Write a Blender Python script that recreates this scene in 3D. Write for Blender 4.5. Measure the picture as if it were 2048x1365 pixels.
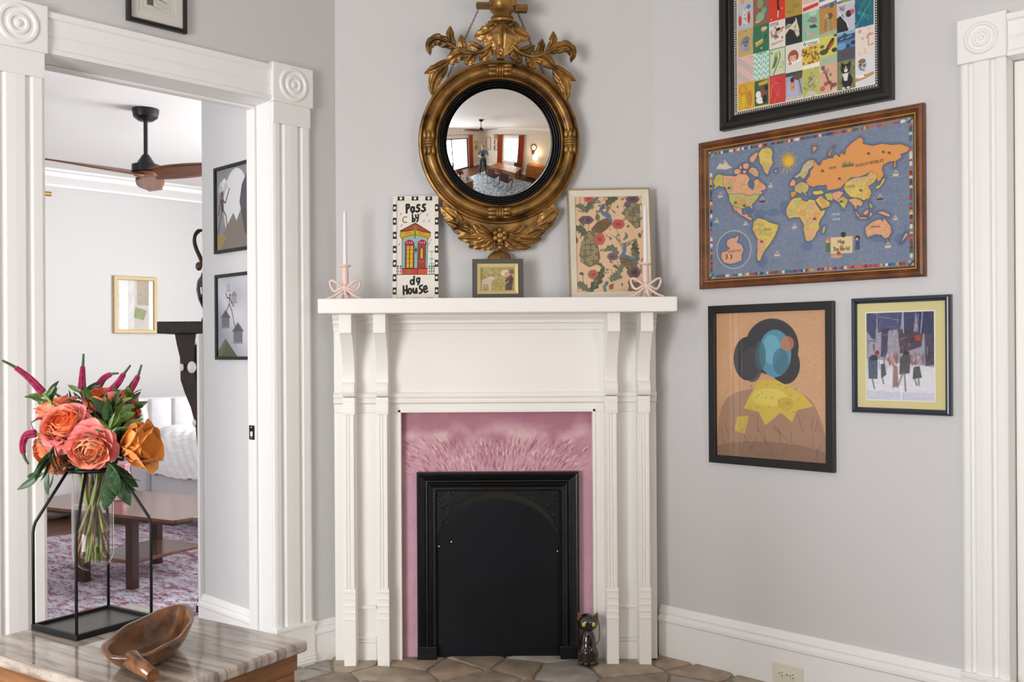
import bpy, bmesh, math, random
import numpy as np
from mathutils import Vector, Matrix
for o in list(bpy.data.objects): bpy.data.objects.remove(o)
scene = bpy.context.scene
COL = scene.collection
random.seed(7); RNG = np.random.default_rng(7)
PI = math.pi
# ---------------------------------------------------------------- camera
F, PX, PY, HC, ROLL = 1936.0, 976.0, 705.0, 1.24, -0.006
cam_d = bpy.data.cameras.new('camera'); cam = bpy.data.objects.new('camera', cam_d); COL.objects.link(cam)
cam_d.sensor_fit = 'HORIZONTAL'; cam_d.sensor_width = 36.0; cam_d.lens = 36.0 * F / 2048
cam_d.shift_x = (1024 - PX) / 2048; cam_d.shift_y = -(682.5 - PY) / 2048
cam_d.clip_start = 0.05; cam_d.clip_end = 100
cam.matrix_world = Matrix.Translation((0, 0, HC)) @ Matrix.Rotation(PI / 2, 4, 'X') @ Matrix.Rotation(ROLL, 4, 'Z')
scene.camera = cam
# ---------------------------------------------------------------- the rooms (metres; fireplace wall faces -Y)
YW = 3.95
LX, RX = (673.5 - PX) / F * YW, (1312 - PX) / F * YW
HW = (RX - LX) / 2
AX, AY = (LX + RX) / 2, YW + HW               # where the two long walls would meet
CEIL = 2.78; U, V = 5.3, 5.2
S2 = math.sqrt(0.5)
def UV(u, v, z=0.0): return Vector((AX - u * S2 + v * S2, AY - u * S2 - v * S2, z))
# ---------------------------------------------------------------- world and daylight
w = bpy.data.worlds.new('world'); scene.world = w; w.use_nodes = True
w.node_tree.nodes['Background'].inputs[0].default_value = (0.86, 0.93, 1.0, 1)
w.node_tree.nodes['Background'].inputs[1].default_value = 1.6
def area_light(name, loc, target, sx, sy, power, col=(1, 1, 1)):
    d = bpy.data.lights.new(name, 'AREA'); d.shape = 'RECTANGLE'; d.size = sx; d.size_y = sy; d.energy = power; d.color = col
    o = bpy.data.objects.new(name, d); COL.objects.link(o); o.location = loc
    o.rotation_euler = (Vector(target) - Vector(loc)).to_track_quat('-Z', 'Y').to_euler(); return o
area_light('daylight_glass_door', UV(U + 0.28, 2.15, 1.15), UV(0, 2.15, 1.15), 1.5, 1.7, 118, (1.0, 0.99, 0.98))
area_light('daylight_window', UV(2.72, V + 0.28, 1.40), UV(2.72, 0, 1.40), 1.0, 1.4, 22, (0.95, 0.98, 1.0))
area_light('daylight_living_room', UV(-2.55 - .3, -1.6, 1.40), UV(0, -1.6, 1.40), 2.0, 1.7, 190, (0.98, 0.985, 1.0))
area_light('daylight_living_left', UV(U + .3, -1.5, 1.40), UV(0, -1.5, 1.40), 1.6, 1.7, 45, (0.98, 0.985, 1.0))
scene.view_settings.view_transform = 'Standard'; scene.view_settings.look = 'None'
scene.view_settings.gamma = 1; scene.view_settings.use_curve_mapping = False
scene.view_settings.exposure = 0.30
# ---------------------------------------------------------------- helpers: pixels of the photograph to points
cr, sr = math.cos(ROLL), math.sin(ROLL)
def ray(px, py):
    dx, dy = px - PX, py - PY
    x, y = cr * dx + sr * dy, -sr * dx + cr * dy
    return Vector((x / F, 1.0, -y / F))
def at(px, py, Y):
    r = ray(px, py) * Y; r.z += HC; return r
class Fr:                                     # a wall frame: local x to the right along the wall, local -y into the room
    def __init__(s, o, deg): s.o = Vector(o); s.a = math.radians(deg); s.x = Vector((math.cos(s.a), math.sin(s.a), 0)); s.y = Vector((-math.sin(s.a), math.cos(s.a), 0))
    def w(s, x, y, z): return s.o + s.x * x + s.y * y + Vector((0, 0, z))
    def px(s, px, py, y=0.0):                 # pixel -> (x, z) on the plane at local y
        r = ray(px, py); c = Vector((0, 0, HC)); o = s.o + s.y * y
        t = (o - c).dot(s.y) / r.dot(s.y); p = c + r * t
        return (p - s.o).dot(s.x), p.z
WF = Fr((0, YW, 0), 0); WL = Fr((LX, YW, 0), 45); WR = Fr((RX, YW, 0), -45)
# ---------------------------------------------------------------- helpers: materials
def lin(c):
    if isinstance(c, str): c = tuple(int(c[i:i + 2], 16) / 255 for i in (1, 3, 5))
    return tuple(x / 12.92 if x <= 0.04045 else ((x + 0.055) / 1.055) ** 2.4 for x in c[:3])
MATS = {}
def mat(name, col, rough=0.5, metal=0.0, var=0.0, scale=8.0, bump=0.0, bscale=60.0, stretch=None, col2=None, coat=0.0, spec=0.5, sheen=0.0, lo=0.35, hi=0.65):
    if name in MATS: return MATS[name]
    m = bpy.data.materials.new(name); m.use_nodes = True; nt = m.node_tree; b = nt.nodes['Principled BSDF']
    c = lin(col); b.inputs['Base Color'].default_value = (*c, 1); b.inputs['Roughness'].default_value = rough; b.inputs['Metallic'].default_value = metal
    b.inputs['Coat Weight'].default_value = coat; b.inputs['Specular IOR Level'].default_value = spec; b.inputs['Sheen Weight'].default_value = sheen
    tc = None
    def coords(sc):
        nonlocal tc
        if tc is None: tc = nt.nodes.new('ShaderNodeTexCoord')
        mp = nt.nodes.new('ShaderNodeMapping'); nt.links.new(tc.outputs['Object'], mp.inputs[0])
        mp.inputs['Scale'].default_value = stretch if stretch else (1, 1, 1)
        n = nt.nodes.new('ShaderNodeTexNoise'); nt.links.new(mp.outputs[0], n.inputs['Vector']); n.inputs['Scale'].default_value = sc; n.inputs['Detail'].default_value = 6
        return n
    if var > 0 or col2:
        n = coords(scale); rp = nt.nodes.new('ShaderNodeValToRGB'); nt.links.new(n.outputs['Fac'], rp.inputs[0])
        d = lin(col2) if col2 else tuple(min(1, x * (1 - var)) for x in c)
        rp.color_ramp.elements[0].position = lo; rp.color_ramp.elements[1].position = hi
        rp.color_ramp.elements[0].color = (*d, 1); rp.color_ramp.elements[1].color = (*c, 1)
        nt.links.new(rp.outputs[0], b.inputs['Base Color'])
    if bump > 0:
        n = coords(bscale); bp = nt.nodes.new('ShaderNodeBump'); bp.inputs['Strength'].default_value = bump; bp.inputs['Distance'].default_value = 0.004
        nt.links.new(n.outputs['Fac'], bp.inputs['Height']); nt.links.new(bp.outputs[0], b.inputs['Normal'])
    MATS[name] = m; return m
def mat_emit(name, col, s):
    m = bpy.data.materials.new(name); m.use_nodes = True; b = m.node_tree.nodes['Principled BSDF']
    b.inputs['Base Color'].default_value = (*lin(col), 1); b.inputs['Emission Color'].default_value = (*lin(col), 1); b.inputs['Emission Strength'].default_value = s
    return m
def mat_pane(name, rough=0.0, f=1.0, edge=0.0):          # thin picture or window glass: clear, with the reflection glass has
    if name in MATS: return MATS[name]
    m = bpy.data.materials.new(name); m.use_nodes = True; nt = m.node_tree; nt.nodes.clear()
    out = nt.nodes.new('ShaderNodeOutputMaterial'); mx = nt.nodes.new('ShaderNodeMixShader'); tr = nt.nodes.new('ShaderNodeBsdfTransparent'); gl = nt.nodes.new('ShaderNodeBsdfGlossy')
    fr = nt.nodes.new('ShaderNodeFresnel'); fr.inputs[0].default_value = 1.5; gl.inputs['Roughness'].default_value = rough
    ml = nt.nodes.new('ShaderNodeMath'); ml.operation = 'MULTIPLY'; ml.inputs[1].default_value = f; nt.links.new(fr.outputs[0], ml.inputs[0])
    if edge > 0:
        lw = nt.nodes.new('ShaderNodeLayerWeight'); lw.inputs[0].default_value = .5; pw = nt.nodes.new('ShaderNodeMath'); pw.operation = 'POWER'; pw.inputs[1].default_value = 4; nt.links.new(lw.outputs['Facing'], pw.inputs[0])
        ad = nt.nodes.new('ShaderNodeMath'); ad.operation = 'MULTIPLY_ADD'; ad.inputs[1].default_value = edge; ad.use_clamp = True; nt.links.new(pw.outputs[0], ad.inputs[0]); nt.links.new(ml.outputs[0], ad.inputs[2]); ml = ad
    ge = nt.nodes.new('ShaderNodeNewGeometry'); sb = nt.nodes.new('ShaderNodeMath'); sb.operation = 'SUBTRACT'; sb.inputs[0].default_value = 1.0; nt.links.new(ge.outputs['Backfacing'], sb.inputs[1])
    m2 = nt.nodes.new('ShaderNodeMath'); m2.operation = 'MULTIPLY'; nt.links.new(ml.outputs[0], m2.inputs[0]); nt.links.new(sb.outputs[0], m2.inputs[1]); ml = m2
    nt.links.new(ml.outputs[0], mx.inputs[0]); nt.links.new(tr.outputs[0], mx.inputs[1]); nt.links.new(gl.outputs[0], mx.inputs[2]); nt.links.new(mx.outputs[0], out.inputs[0])
    MATS[name] = m; return m
def mat_print():
    if 'print' in MATS: return MATS['print']
    m = bpy.data.materials.new('printed_paper'); m.use_nodes = True; nt = m.node_tree; b = nt.nodes['Principled BSDF']
    a = nt.nodes.new('ShaderNodeVertexColor'); a.layer_name = 'ink'; nt.links.new(a.outputs[0], b.inputs['Base Color']); b.inputs['Roughness'].default_value = 0.6
    b.inputs['Specular IOR Level'].default_value = 0.25
    MATS['print'] = m; return m
# ---------------------------------------------------------------- helpers: meshes
class MB:
    def __init__(s): s.v = []; s.f = []; s.c = None
    def add(s, vs, fs):
        n = len(s.v); s.v += [tuple(p) for p in vs]; s.f += [tuple(i + n for i in f) for f in fs]; return s
    def box(s, x0, x1, y0, y1, z0, z1):
        return s.add([(x0, y0, z0), (x1, y0, z0), (x1, y1, z0), (x0, y1, z0), (x0, y0, z1), (x1, y0, z1), (x1, y1, z1), (x0, y1, z1)],
                     [(0, 3, 2, 1), (4, 5, 6, 7), (0, 1, 5, 4), (1, 2, 6, 5), (2, 3, 7, 6), (3, 0, 4, 7)])
    def prism(s, poly, a, b, axis='y'):       # poly in the two other axes, extruded from a to b
        n = len(poly); mk = {'y': lambda p, t: (p[0], t, p[1]), 'x': lambda p, t: (t, p[0], p[1]), 'z': lambda p, t: (p[0], p[1], t)}[axis]
        s.add([mk(p, a) for p in poly] + [mk(p, b) for p in poly], [tuple(range(n))[::-1], tuple(range(n, 2 * n))] + [(i, (i + 1) % n, n + (i + 1) % n, n + i) for i in range(n)])
        return s
    def grid(s, fn, nu, nv, wrapu=False, wrapv=False):
        vs = [fn(i, j) for j in range(nv) for i in range(nu)]; fs = []
        for j in range(nv if wrapv else nv - 1):
            for i in range(nu if wrapu else nu - 1):
                i2, j2 = (i + 1) % nu, (j + 1) % nv
                fs.append((j * nu + i, j * nu + i2, j2 * nu + i2, j2 * nu + i))
        return s.add(vs, fs)
    def lathe(s, prof, n=32, c=(0, 0, 0), axis='z', cap=True):
        def fn(i, j):
            a = 2 * PI * i / n; r, h = prof[j]; p, q = r * math.cos(a), r * math.sin(a)
            return {'z': (c[0] + p, c[1] + q, c[2] + h), 'y': (c[0] + p, c[1] - h, c[2] + q), 'x': (c[0] + h, c[1] + p, c[2] + q)}[axis]
        k = len(s.v); s.grid(fn, n, len(prof), wrapu=True)
        if cap:
            if prof[0][0] > 1e-6: s.f.append(tuple(k + i for i in range(n))[::-1])
            if prof[-1][0] > 1e-6: s.f.append(tuple(k + (len(prof) - 1) * n + i for i in range(n)))
        return s
    def tube(s, pts, r, n=8, closed=False, cap=True):
        pts = [Vector(p) for p in pts]; m = len(pts); rs = r if hasattr(r, '__len__') else [r] * m
        k = len(s.v); up = None; vs = []
        for i, p in enumerate(pts):
            a = pts[i - 1] if (i > 0 or closed) else p; b = pts[(i + 1) % m] if (i < m - 1 or closed) else p
            t = (b - a).normalized()
            if up is None: up = t.orthogonal().normalized()
            up = (up - t * up.dot(t));
            up = up.normalized() if up.length > 1e-6 else t.orthogonal().normalized()
            sd = t.cross(up)
            vs += [p + (up * math.cos(2 * PI * q / n) + sd * math.sin(2 * PI * q / n)) * rs[i] for q in range(n)]
        fs = []
        for i in range(m if closed else m - 1):
            i2 = (i + 1) % m
            for q in range(n): fs.append((i * n + q, i * n + (q + 1) % n, i2 * n + (q + 1) % n, i2 * n + q))
        s.add(vs, fs)
        if cap and not closed: s.f.append(tuple(k + q for q in range(n))[::-1]); s.f.append(tuple(k + (m - 1) * n + q for q in range(n)))
        return s
    def ball(s, c, rx, ry=None, rz=None, n=16, m=10):
        ry = ry or rx; rz = rz or rx
        k = len(s.v); s.v.append((c[0], c[1], c[2] - rz))
        for j in range(1, m):
            b = -PI / 2 + PI * j / m
            for i in range(n): a = 2 * PI * i / n; s.v.append((c[0] + rx * math.cos(b) * math.cos(a), c[1] + ry * math.cos(b) * math.sin(a), c[2] + rz * math.sin(b)))
        s.v.append((c[0], c[1], c[2] + rz)); t = len(s.v) - 1
        for i in range(n): s.f.append((k, k + 1 + (i + 1) % n, k + 1 + i)); s.f.append((t, t - n + i, t - n + (i + 1) % n))
        for j in range(m - 2):
            for i in range(n):
                a = k + 1 + j * n; s.f.append((a + i, a + (i + 1) % n, a + n + (i + 1) % n, a + n + i))
        return s
    def frame(s, w, h, prof):                 # mitred rectangular frame about (0,0) in xz; prof = [(inset, depth to the front)], closed
        n = len(prof); cs = [(-1, -1), (1, -1), (1, 1), (-1, 1)]
        def fn(i, j): a, b = cs[j]; ins, d = prof[i]; return (a * (w / 2 - ins), -d, b * (h / 2 - ins))
        return s.grid(fn, n, 4, wrapu=True, wrapv=True)
    def sweep(s, prof, path, closed=False):   # prof [(out, up)] swept along xy path points with mitres; out = left normal
        m = len(path); n = len(prof); P = [Vector((p[0], p[1])) for p in path]; nr = []
        for i in range(m):
            ns = []
            if i > 0 or closed: d = (P[i] - P[i - 1]).normalized(); ns.append(Vector((-d.y, d.x)))
            if i < m - 1 or closed: d = (P[(i + 1) % m] - P[i]).normalized(); ns.append(Vector((-d.y, d.x)))
            q = sum(ns, Vector((0, 0))).normalized(); nr.append(q / max(0.2, q.dot(ns[0])))
        def fn(i, j): q = P[j] + nr[j] * prof[i][0]; return (q.x, q.y, prof[i][1])
        k = len(s.v); s.grid(fn, n, m, wrapu=True, wrapv=closed)
        if not closed: s.f.append(tuple(k + i for i in range(n))); s.f.append(tuple(k + (m - 1) * n + i for i in range(n))[::-1])
        return s
    def build(s, name, material, parent=None, smooth=False, bevel=0.0, label=None, loc=None, rot=None, segs=2, subsurf=0, angle=35):
        me = bpy.data.meshes.new(name); me.from_pydata(s.v, [], s.f); me.validate()
        bm = bmesh.new(); bm.from_mesh(me); bmesh.ops.recalc_face_normals(bm, faces=bm.faces); bm.to_mesh(me); bm.free()
        if smooth:
            me.polygons.foreach_set('use_smooth', [True] * len(me.polygons))
            if smooth == 'auto': me.set_sharp_from_angle(angle=math.radians(angle))
        me.materials.append(material)
        o = bpy.data.objects.new(name, me); COL.objects.link(o)
        if parent: o.parent = parent
        if loc is not None: o.location = loc
        if rot is not None: o.rotation_euler = rot
        if bevel > 0:
            b = o.modifiers.new('bevel', 'BEVEL'); b.width = bevel; b.segments = segs; b.limit_method = 'ANGLE'; b.angle_limit = math.radians(40)
        if subsurf: u = o.modifiers.new('sub', 'SUBSURF'); u.levels = u.render_levels = subsurf
        if label: o['label'] = label
        return o
def tag(o, label=None, cat=None, group=None, kind=None):
    for k, v in (('label', label), ('category', cat), ('group', group), ('kind', kind)):
        if v: o[k] = v
    return o
def thing(name, label, cat, loc=(0, 0, 0), rotz=0.0, group=None, rot=None):
    o = bpy.data.objects.new(name, None); COL.objects.link(o); o.location = loc
    o.rotation_euler = rot if rot else (0, 0, rotz); o.empty_display_size = 0.05
    return tag(o, label, cat, group)
def struct(name, label, loc=(0, 0, 0), rotz=0.0):
    o = bpy.data.objects.new(name, None); COL.objects.link(o); o.location = loc; o.rotation_euler = (0, 0, rotz)
    return tag(o, label, None, None, 'structure')
def copy_tree(o, parent=None):
    c = o.copy(); COL.objects.link(c)
    if parent: c.parent = parent
    for ch in list(o.children): copy_tree(ch, c)
    return c
def bez(p, n=12):                              # Catmull-Rom through points
    P = [Vector(q) for q in p]; P = [P[0] * 2 - P[1]] + P + [P[-1] * 2 - P[-2]]; out = []
    for i in range(1, len(P) - 2):
        for k in range(n):
            t = k / n; a, b, c, d = P[i - 1], P[i], P[i + 1], P[i + 2]
            out.append(0.5 * ((2 * b) + (c - a) * t + (2 * a - 5 * b + 4 * c - d) * t * t + (3 * b - a - 3 * c + d) * t ** 3))
    out.append(P[-2]); return out
# ---------------------------------------------------------------- shared materials
M_WALL = mat('grey_wall_paint', '#d1d0d0', 0.62, bump=0.05, bscale=180)
M_WALL2 = mat('pale_wall_paint', '#d9d7d6', 0.62, bump=0.05, bscale=180)
M_TRIM = mat('white_gloss_paint', '#f2f1ef', 0.38, bump=0.03, bscale=35, stretch=(1, 1, 1))
M_CEIL = mat('ceiling_paint', '#ecebe9', 0.75)
M_BLACK = mat('black_frame', '#131314', 0.35)
M_PANE = mat_pane('picture_glass')
M_GOLD = mat('antique_gilt', '#a67d43', 0.38, 0.72, col2='#4d371c', scale=14, bump=0.15, bscale=90, lo=0.30, hi=0.62)
# ================================================================ the setting
def wall_with_hole(name, label, fr, x0, x1, z1, th, holes, m=M_WALL, y0=0.0):
    mb = MB(); xs = x0
    for (a, b, c, d) in sorted(holes):
        mb.box(xs, a, y0, y0 + th, 0, z1)
        if c > 0.01: mb.box(a, b, y0, y0 + th, 0, c)
        mb.box(a, b, y0, y0 + th, d, z1); xs = b
    mb.box(xs, x1, y0, y0 + th, 0, z1)
    return tag(mb.build(name, m, None, loc=fr.o, rot=(0, 0, fr.a)), label, None, None, 'structure')
TH = 0.155
# --- doorway in the left wall, measured from the photograph
dx1, _ = WL.px(543, 700); dx0, _ = WL.px(88, 700); dz, _z = WL.px(535, 201)[::-1][0], 0
cw = WL.px(617, 700)[0] - dx1                                     # casing width
# --- door in the right wall
rx0, _ = WR.px(1928, 700); rw = 0.135
EX = 0.0
wall_with_hole('wall_left', 'pale grey wall with the wide cased doorway', WL, -(U - HW * 2 * S2), EX, CEIL, TH, [(dx0 - .02, dx1 + .02, 0, dz + .02)])
tag(MB().box(LX - 0.0, RX, 0, 0.12, 0, CEIL).build('wall_fireplace', M_WALL, loc=(0, YW, 0)), 'narrow pale grey wall across the corner behind the mantelpiece', None, None, 'structure')
RDX = rx0 + rw; RDZ = WR.px(1990, 108)[1] - 0.02
wall_with_hole('wall_right', 'pale grey wall hung with framed pictures', WR, 0, V - HW * 2 * S2, CEIL, TH, [(RDX - .02, RDX + 0.84, 0, RDZ + .02)])
GD0, GD1, WN0, WN1 = 1.38, 3.90, 2.05, 3.12
FB = Fr(UV(U, V), 135); FC = Fr(UV(0, V), 225)                  # rear walls seen in the round mirror; local -y into the room
M_CREAM = mat('warm_cream_wall_paint', '#e6d9c6', 0.62)
wall_with_hole('wall_rear_left', 'cream wall with the glass door behind the camera', FB, 0, V, CEIL, TH, [(GD0, GD1, 0, 2.12)], M_CREAM)
wall_with_hole('wall_rear_right', 'cream wall with the window between orange curtains', FC, 0, U, CEIL, TH, [(U - WN1, U - WN0, 0.62, 2.16)], M_CREAM)
M_FLOOR = mat('dark_oak_floor', '#6d4630', 0.35, col2='#4a2d1d', scale=3, stretch=(1, 14, 1))
def poly_slab(name, pts, z0, z1, m, label):
    return tag(MB().prism([(p[0], p[1]) for p in pts], z0, z1, 'z').build(name, m), label, None, None, 'structure')
poly_slab('floor', [UV(U + .15, -6.2), UV(U + .15, V + .15), UV(-.15, V + .15), UV(-.15, 0), UV(-2.6, 0), UV(-2.6, -6.2)], -0.1, 0.0, M_FLOOR, 'dark oak boards running through both rooms')
poly_slab('ceiling', [UV(U + .15, -6.2), UV(U + .15, V + .15), UV(-.15, V + .15), UV(-.15, 0), UV(-2.6, 0), UV(-2.6, -6.2)], CEIL, CEIL + 0.1, M_CEIL, 'plain white ceiling over both rooms')
# --- living room beyond the doorway
DFAR = 5.06
WFAR = Fr(UV(0, -DFAR), 45)                                       # far wall, parallel to the doorway wall
tag(MB().box(-U, 2.6, 0, 0.12, 0, CEIL).build('wall_far', M_WALL2, loc=WFAR.o, rot=(0, 0, WFAR.a)), 'pale wall at the far end of the living room', None, None, 'structure')
PT = WL.px(543, 700)[0] + 0.085                                   # partition plane, right of the jamb
WPT = Fr(WL.w(PT, TH, 0), -45)                                    # partition wall: seen face looks back towards the doorway
pend = -WPT.px(405, 560)[0]
tag(MB().box(-pend, 0, 0, 0.13, 0, CEIL).build('wall_partition', M_WALL, loc=WPT.o, rot=(0, 0, WPT.a)), 'short grey partition wall just beyond the doorway', None, None, 'structure')
tag(MB().box(0, .7, -.12, 0, 0, CEIL).box(2.3, DFAR, -.12, 0, 0, CEIL).box(.7, 2.3, -.12, 0, 0, .5).box(.7, 2.3, -.12, 0, 2.3, CEIL).build('wall_living_left', M_WALL2, loc=UV(U, 0), rot=(0, 0, math.radians(135))), 'living room wall out of sight to the left', None, None, 'structure')
tag(MB().box(0, .6, 0, .12, 0, CEIL).box(2.6, DFAR, 0, .12, 0, CEIL).box(.6, 2.6, 0, .12, 0, .5).box(.6, 2.6, 0, .12, 2.3, CEIL).build('wall_living_right', M_WALL2, loc=UV(-2.55, 0), rot=(0, 0, math.radians(135))), 'living room window wall hidden behind the partition', None, None, 'structure')
tag(MB().box(0, 2.6, 0, .12, 0, CEIL).build('wall_living_near', M_WALL2, loc=UV(-.0, -.16), rot=(0, 0, math.radians(45))), 'living room side of the corner wall', None, None, 'structure')
# --- mouldings
def corner_block(parent, w, h, cx, cz, y=0.0, d=0.034):
    b = MB().box(cx - w / 2, cx + w / 2, y - d, y, cz - h / 2, cz + h / 2).build('corner_block', M_TRIM, parent, bevel=0.003)
    r = w * 0.33
    MB().lathe([(r * 1.08, -0.002), (r * 1.08, 0.001), (r * 0.98, 0.006), (r * 0.86, 0.006), (r * 0.78, 0.0005), (r * 0.60, 0.0005), (r * 0.52, 0.006), (r * 0.40, 0.006), (r * 0.32, 0.0008), (r * 0.2, 0.0012), (r * 0.14, 0.007), (0.0001, 0.009)],
                40, (cx, y - d, cz), 'y', cap=False).build('rosette', M_TRIM, b, smooth='auto')
def casing_prof(w, d=0.022):                    # across the casing: raised edges, two shallow flutes
    q = [(0, 0), (0, .016), (.06, .020), (.17, .020), (.19, .012), (.23, .0105), (.27, .012), (.30, .021), (.47, .023), (.64, .023), (.67, .012), (.71, .0105), (.75, .012), (.78, .021), (.94, .022), (1, .018), (1, 0)]
    return [(a * w, -b) for a, b in q]
def casing(parent, x0, w, z0, z1, name='fluted_casing'):
    return MB().prism([(x0 + a, b) for a, b in casing_prof(w)], z0, z1, 'z').build(name, M_TRIM, parent, bevel=0.0015)
BZ = WL.px(600, 1247)[1]                       # top of the casing plinth
dcas = struct('trim_1', 'white fluted door casing with round corner rosettes around the wide doorway', WL.o, WL.a)
blk = (WL.px(582, 133)[1] - WL.px(582, 205)[1]) ; bw = cw * 1.08
ztop = dz + blk
for x0 in (dx1, dx0 - cw):
    casing(dcas, x0, cw, BZ, dz - .085)
    MB().box(x0, x0 + cw, -.023, 0, dz - .085, dz + .002).build('casing_head', M_TRIM, dcas, bevel=.002)
    MB().box(x0 - 0.004, x0 + cw + 0.004, -0.03, 0, 0, BZ).build('plinth_block', M_TRIM, dcas, bevel=0.003)
    MB().box(x0 - 0.006, x0 + cw + 0.008, -0.034, 0, BZ - 0.012, BZ + 0.004).build('plinth_cap', M_TRIM, dcas, bevel=0.003)
    for k in range(3): MB().box(x0 - 0.006, x0 + cw + 0.006, -0.033 - .002 * k, 0, 0.045 - k * .012, 0.052 - k * .012).build('plinth_ring', M_TRIM, dcas, bevel=0.002)
    corner_block(dcas, bw, blk + 0.01, x0 + cw / 2, dz + blk / 2)
hp = [(0, 0), (0, -.020), (.10, -.024), (.14, -.018), (.40, -.016), (.44, -.020), (.47, -.016), (.80, -.018), (.84, -.026), (.97, -.026), (1, -.02), (1, 0)]
MB().prism([(b, dz + a * (blk * .97)) for a, b in hp], dx0 - 0.006, dx1 + 0.006, 'x').build('header_casing', M_TRIM, dcas, bevel=0.0015)
# jamb lining and stops
for xx, sg in ((dx1, 1), (dx0, -1)):
    MB().box(min(xx, xx + sg * .02), max(xx, xx + sg * .02), 0.0, TH, 0, dz).build('jamb', M_TRIM, dcas)
    MB().box(min(xx, xx - sg * .012), max(xx, xx - sg * .012), 0.10, 0.155, 0, dz - .01).build('door_stop', M_TRIM, dcas, bevel=0.004)
MB().box(dx0 - .02, dx1 + .02, 0.0, TH, dz, dz + .02).build('jamb_head', M_TRIM, dcas)
MB().box(dx0, dx1, 0.105, 0.143, dz - .012, dz).build('head_stop', M_TRIM, dcas, bevel=0.004)
# the casing on the living room side
for x0 in (dx1, dx0 - cw): MB().box(x0, x0 + cw, TH, TH + .02, 0, dz + .0).build('rear_casing', M_TRIM, dcas, bevel=0.003)
zz = WL.px(503, 865, TH * .9)[1]
sp = MB().box(dx1 - .0145, dx1 - .011, 0.105, 0.143, zz - .028, zz + .028).build('strike_plate', mat('black_iron_hardware', '#1a1a1c', 0.4, 0.6), dcas, bevel=0.001, label='black iron strike plate')
MB().box(dx1 - .0155, dx1 - .0144, 0.116, 0.132, zz - .014, zz + .004).build('latch_hole', M_TRIM, sp)
for k in (-.02, .02): MB().ball((dx1 - .0146, .124, zz + k), .004, .004, .004, 8, 6).build('screw', mat('steel', '#b9b9bb', .3, 1), sp)
# right-hand door casing
rcas = struct('trim_2', 'white fluted casing with rosette of the door at the right edge', WR.o, WR.a)
rz0 = RDZ; rblk = WR.px(1975, 33)[1] - WR.px(1975, 122)[1]
RBZ = WR.px(1935, 1343)[1]
for x0 in (rx0, RDX + .82):
    casing(rcas, x0, rw, RBZ, rz0 + .002)
    MB().box(x0 - .004, x0 + rw + .004, -.03, 0, 0, RBZ).build('plinth_block', M_TRIM, rcas, bevel=.003)
    MB().box(x0 - .006, x0 + rw + .008, -.034, 0, RBZ - .012, RBZ + .004).build('plinth_cap', M_TRIM, rcas, bevel=.003)
    corner_block(rcas, rw * 1.07, rblk, x0 + rw / 2, rz0 + rblk / 2)
MB().prism([(b, rz0 + a * (rblk * .95)) for a, b in hp], RDX - .006, RDX + .826, 'x').build('header_casing', M_TRIM, rcas, bevel=.0015)
for xx, sg in ((RDX, -1), (RDX + .82, 1)): MB().box(min(xx, xx + sg * .02), max(xx, xx + sg * .02), 0, TH, 0, rz0).build('jamb', M_TRIM, rcas)
MB().box(RDX - .02, RDX + .84, 0, TH, rz0, rz0 + .02).build('jamb_head', M_TRIM, rcas)
dr = struct('door_1', 'white panelled door closed in the right-hand casing', WR.w(RDX, 0.05, 0), WR.a)
MB().box(.003, .817, 0, .04, .005, rz0 - .004).build('door_leaf', M_TRIM, dr)
for (a, b, c, d) in ((.09, .37, .2, .8), (.45, .73, .2, .8), (.09, .37, .95, rz0 - .15), (.45, .73, .95, rz0 - .15)):
    MB().box(a, b, -.008, .002, c, d).build('door_panel', M_TRIM, dr, bevel=.006)
MB().lathe([(.012, 0), (.012, .03), (.028, .04), (.028, .055), (.0001, .065)], 20, (.76, 0, .92), 'y').build('door_knob', mat('brass', '#b08d4a', .3, 1), dr, smooth='auto')
# skirting boards
def base_prof(h): return [(0, 0), (.022, 0), (.022, h * .70), (.028, h * .72), (.028, h * .78), (.016, h * .84), (.020, h * .88), (.012, h * .95), (.006, h), (0, h)]
def baseboard(name, label, fr, x0, x1, h):
    o = struct(name, label, fr.o, fr.a)
    MB().prism([(-a, b) for a, b in base_prof(h)], x0, x1, 'x').build('skirting', M_TRIM, o, bevel=.0015); return o
HB = WR.px(1324, 1209)[1]
baseboard('baseboard_right', 'tall white skirting board along the picture wall', WR, 0.02, rx0 - .004, HB)
baseboard('baseboard_left', 'white skirting board between the doorway and the mantelpiece', WL, dx1 + cw + .004, -.02, WL.px(650, 1238)[1])
baseboard('baseboard_partition', 'white skirting board at the foot of the partition', WPT, -pend - .015, -.02, WPT.px(460, 1205)[1])
MB().box(-pend - .02, -pend, -.02, .15, 0, WPT.px(405, 668)[1]).build('trim_3', M_TRIM, None, bevel=.003, loc=WPT.o, rot=(0, 0, WPT.a))
tag(bpy.data.objects['trim_3'], 'white half-height corner board on the end of the partition', None, None, 'structure')
baseboard('baseboard_far', 'white skirting board along the far living room wall', WFAR, -U, 2.55, .17)
crown_prof = [(0, 0), (.02, 0), (.025, .02), (.05, .045), (.09, .075), (.10, .11), (.13, .115), (.13, .135), (0, .135)]
for nm, lb, fr, a, b in (('trim_4', 'white crown moulding along the far living room wall', WFAR, -U, 2.55), ('trim_5', 'white crown moulding above the orange curtains', FC, 0, U), ('trim_6', 'white crown moulding above the glass door', FB, 0, V)):
    o = struct(nm, lb, fr.o, fr.a); MB().prism([(-p, CEIL - .135 + q) for p, q in crown_prof], a, b, 'x').build('crown', M_TRIM, o, bevel=.002)
for nm, lb, fr, a, b in (('baseboard_rear_right', 'white skirting board under the curtained window', FC, 0, U), ('baseboard_rear_left', 'white skirting board beside the glass door', FB, 0, GD0 - .1)):
    baseboard(nm, lb, fr, a, b, .17)
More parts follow.
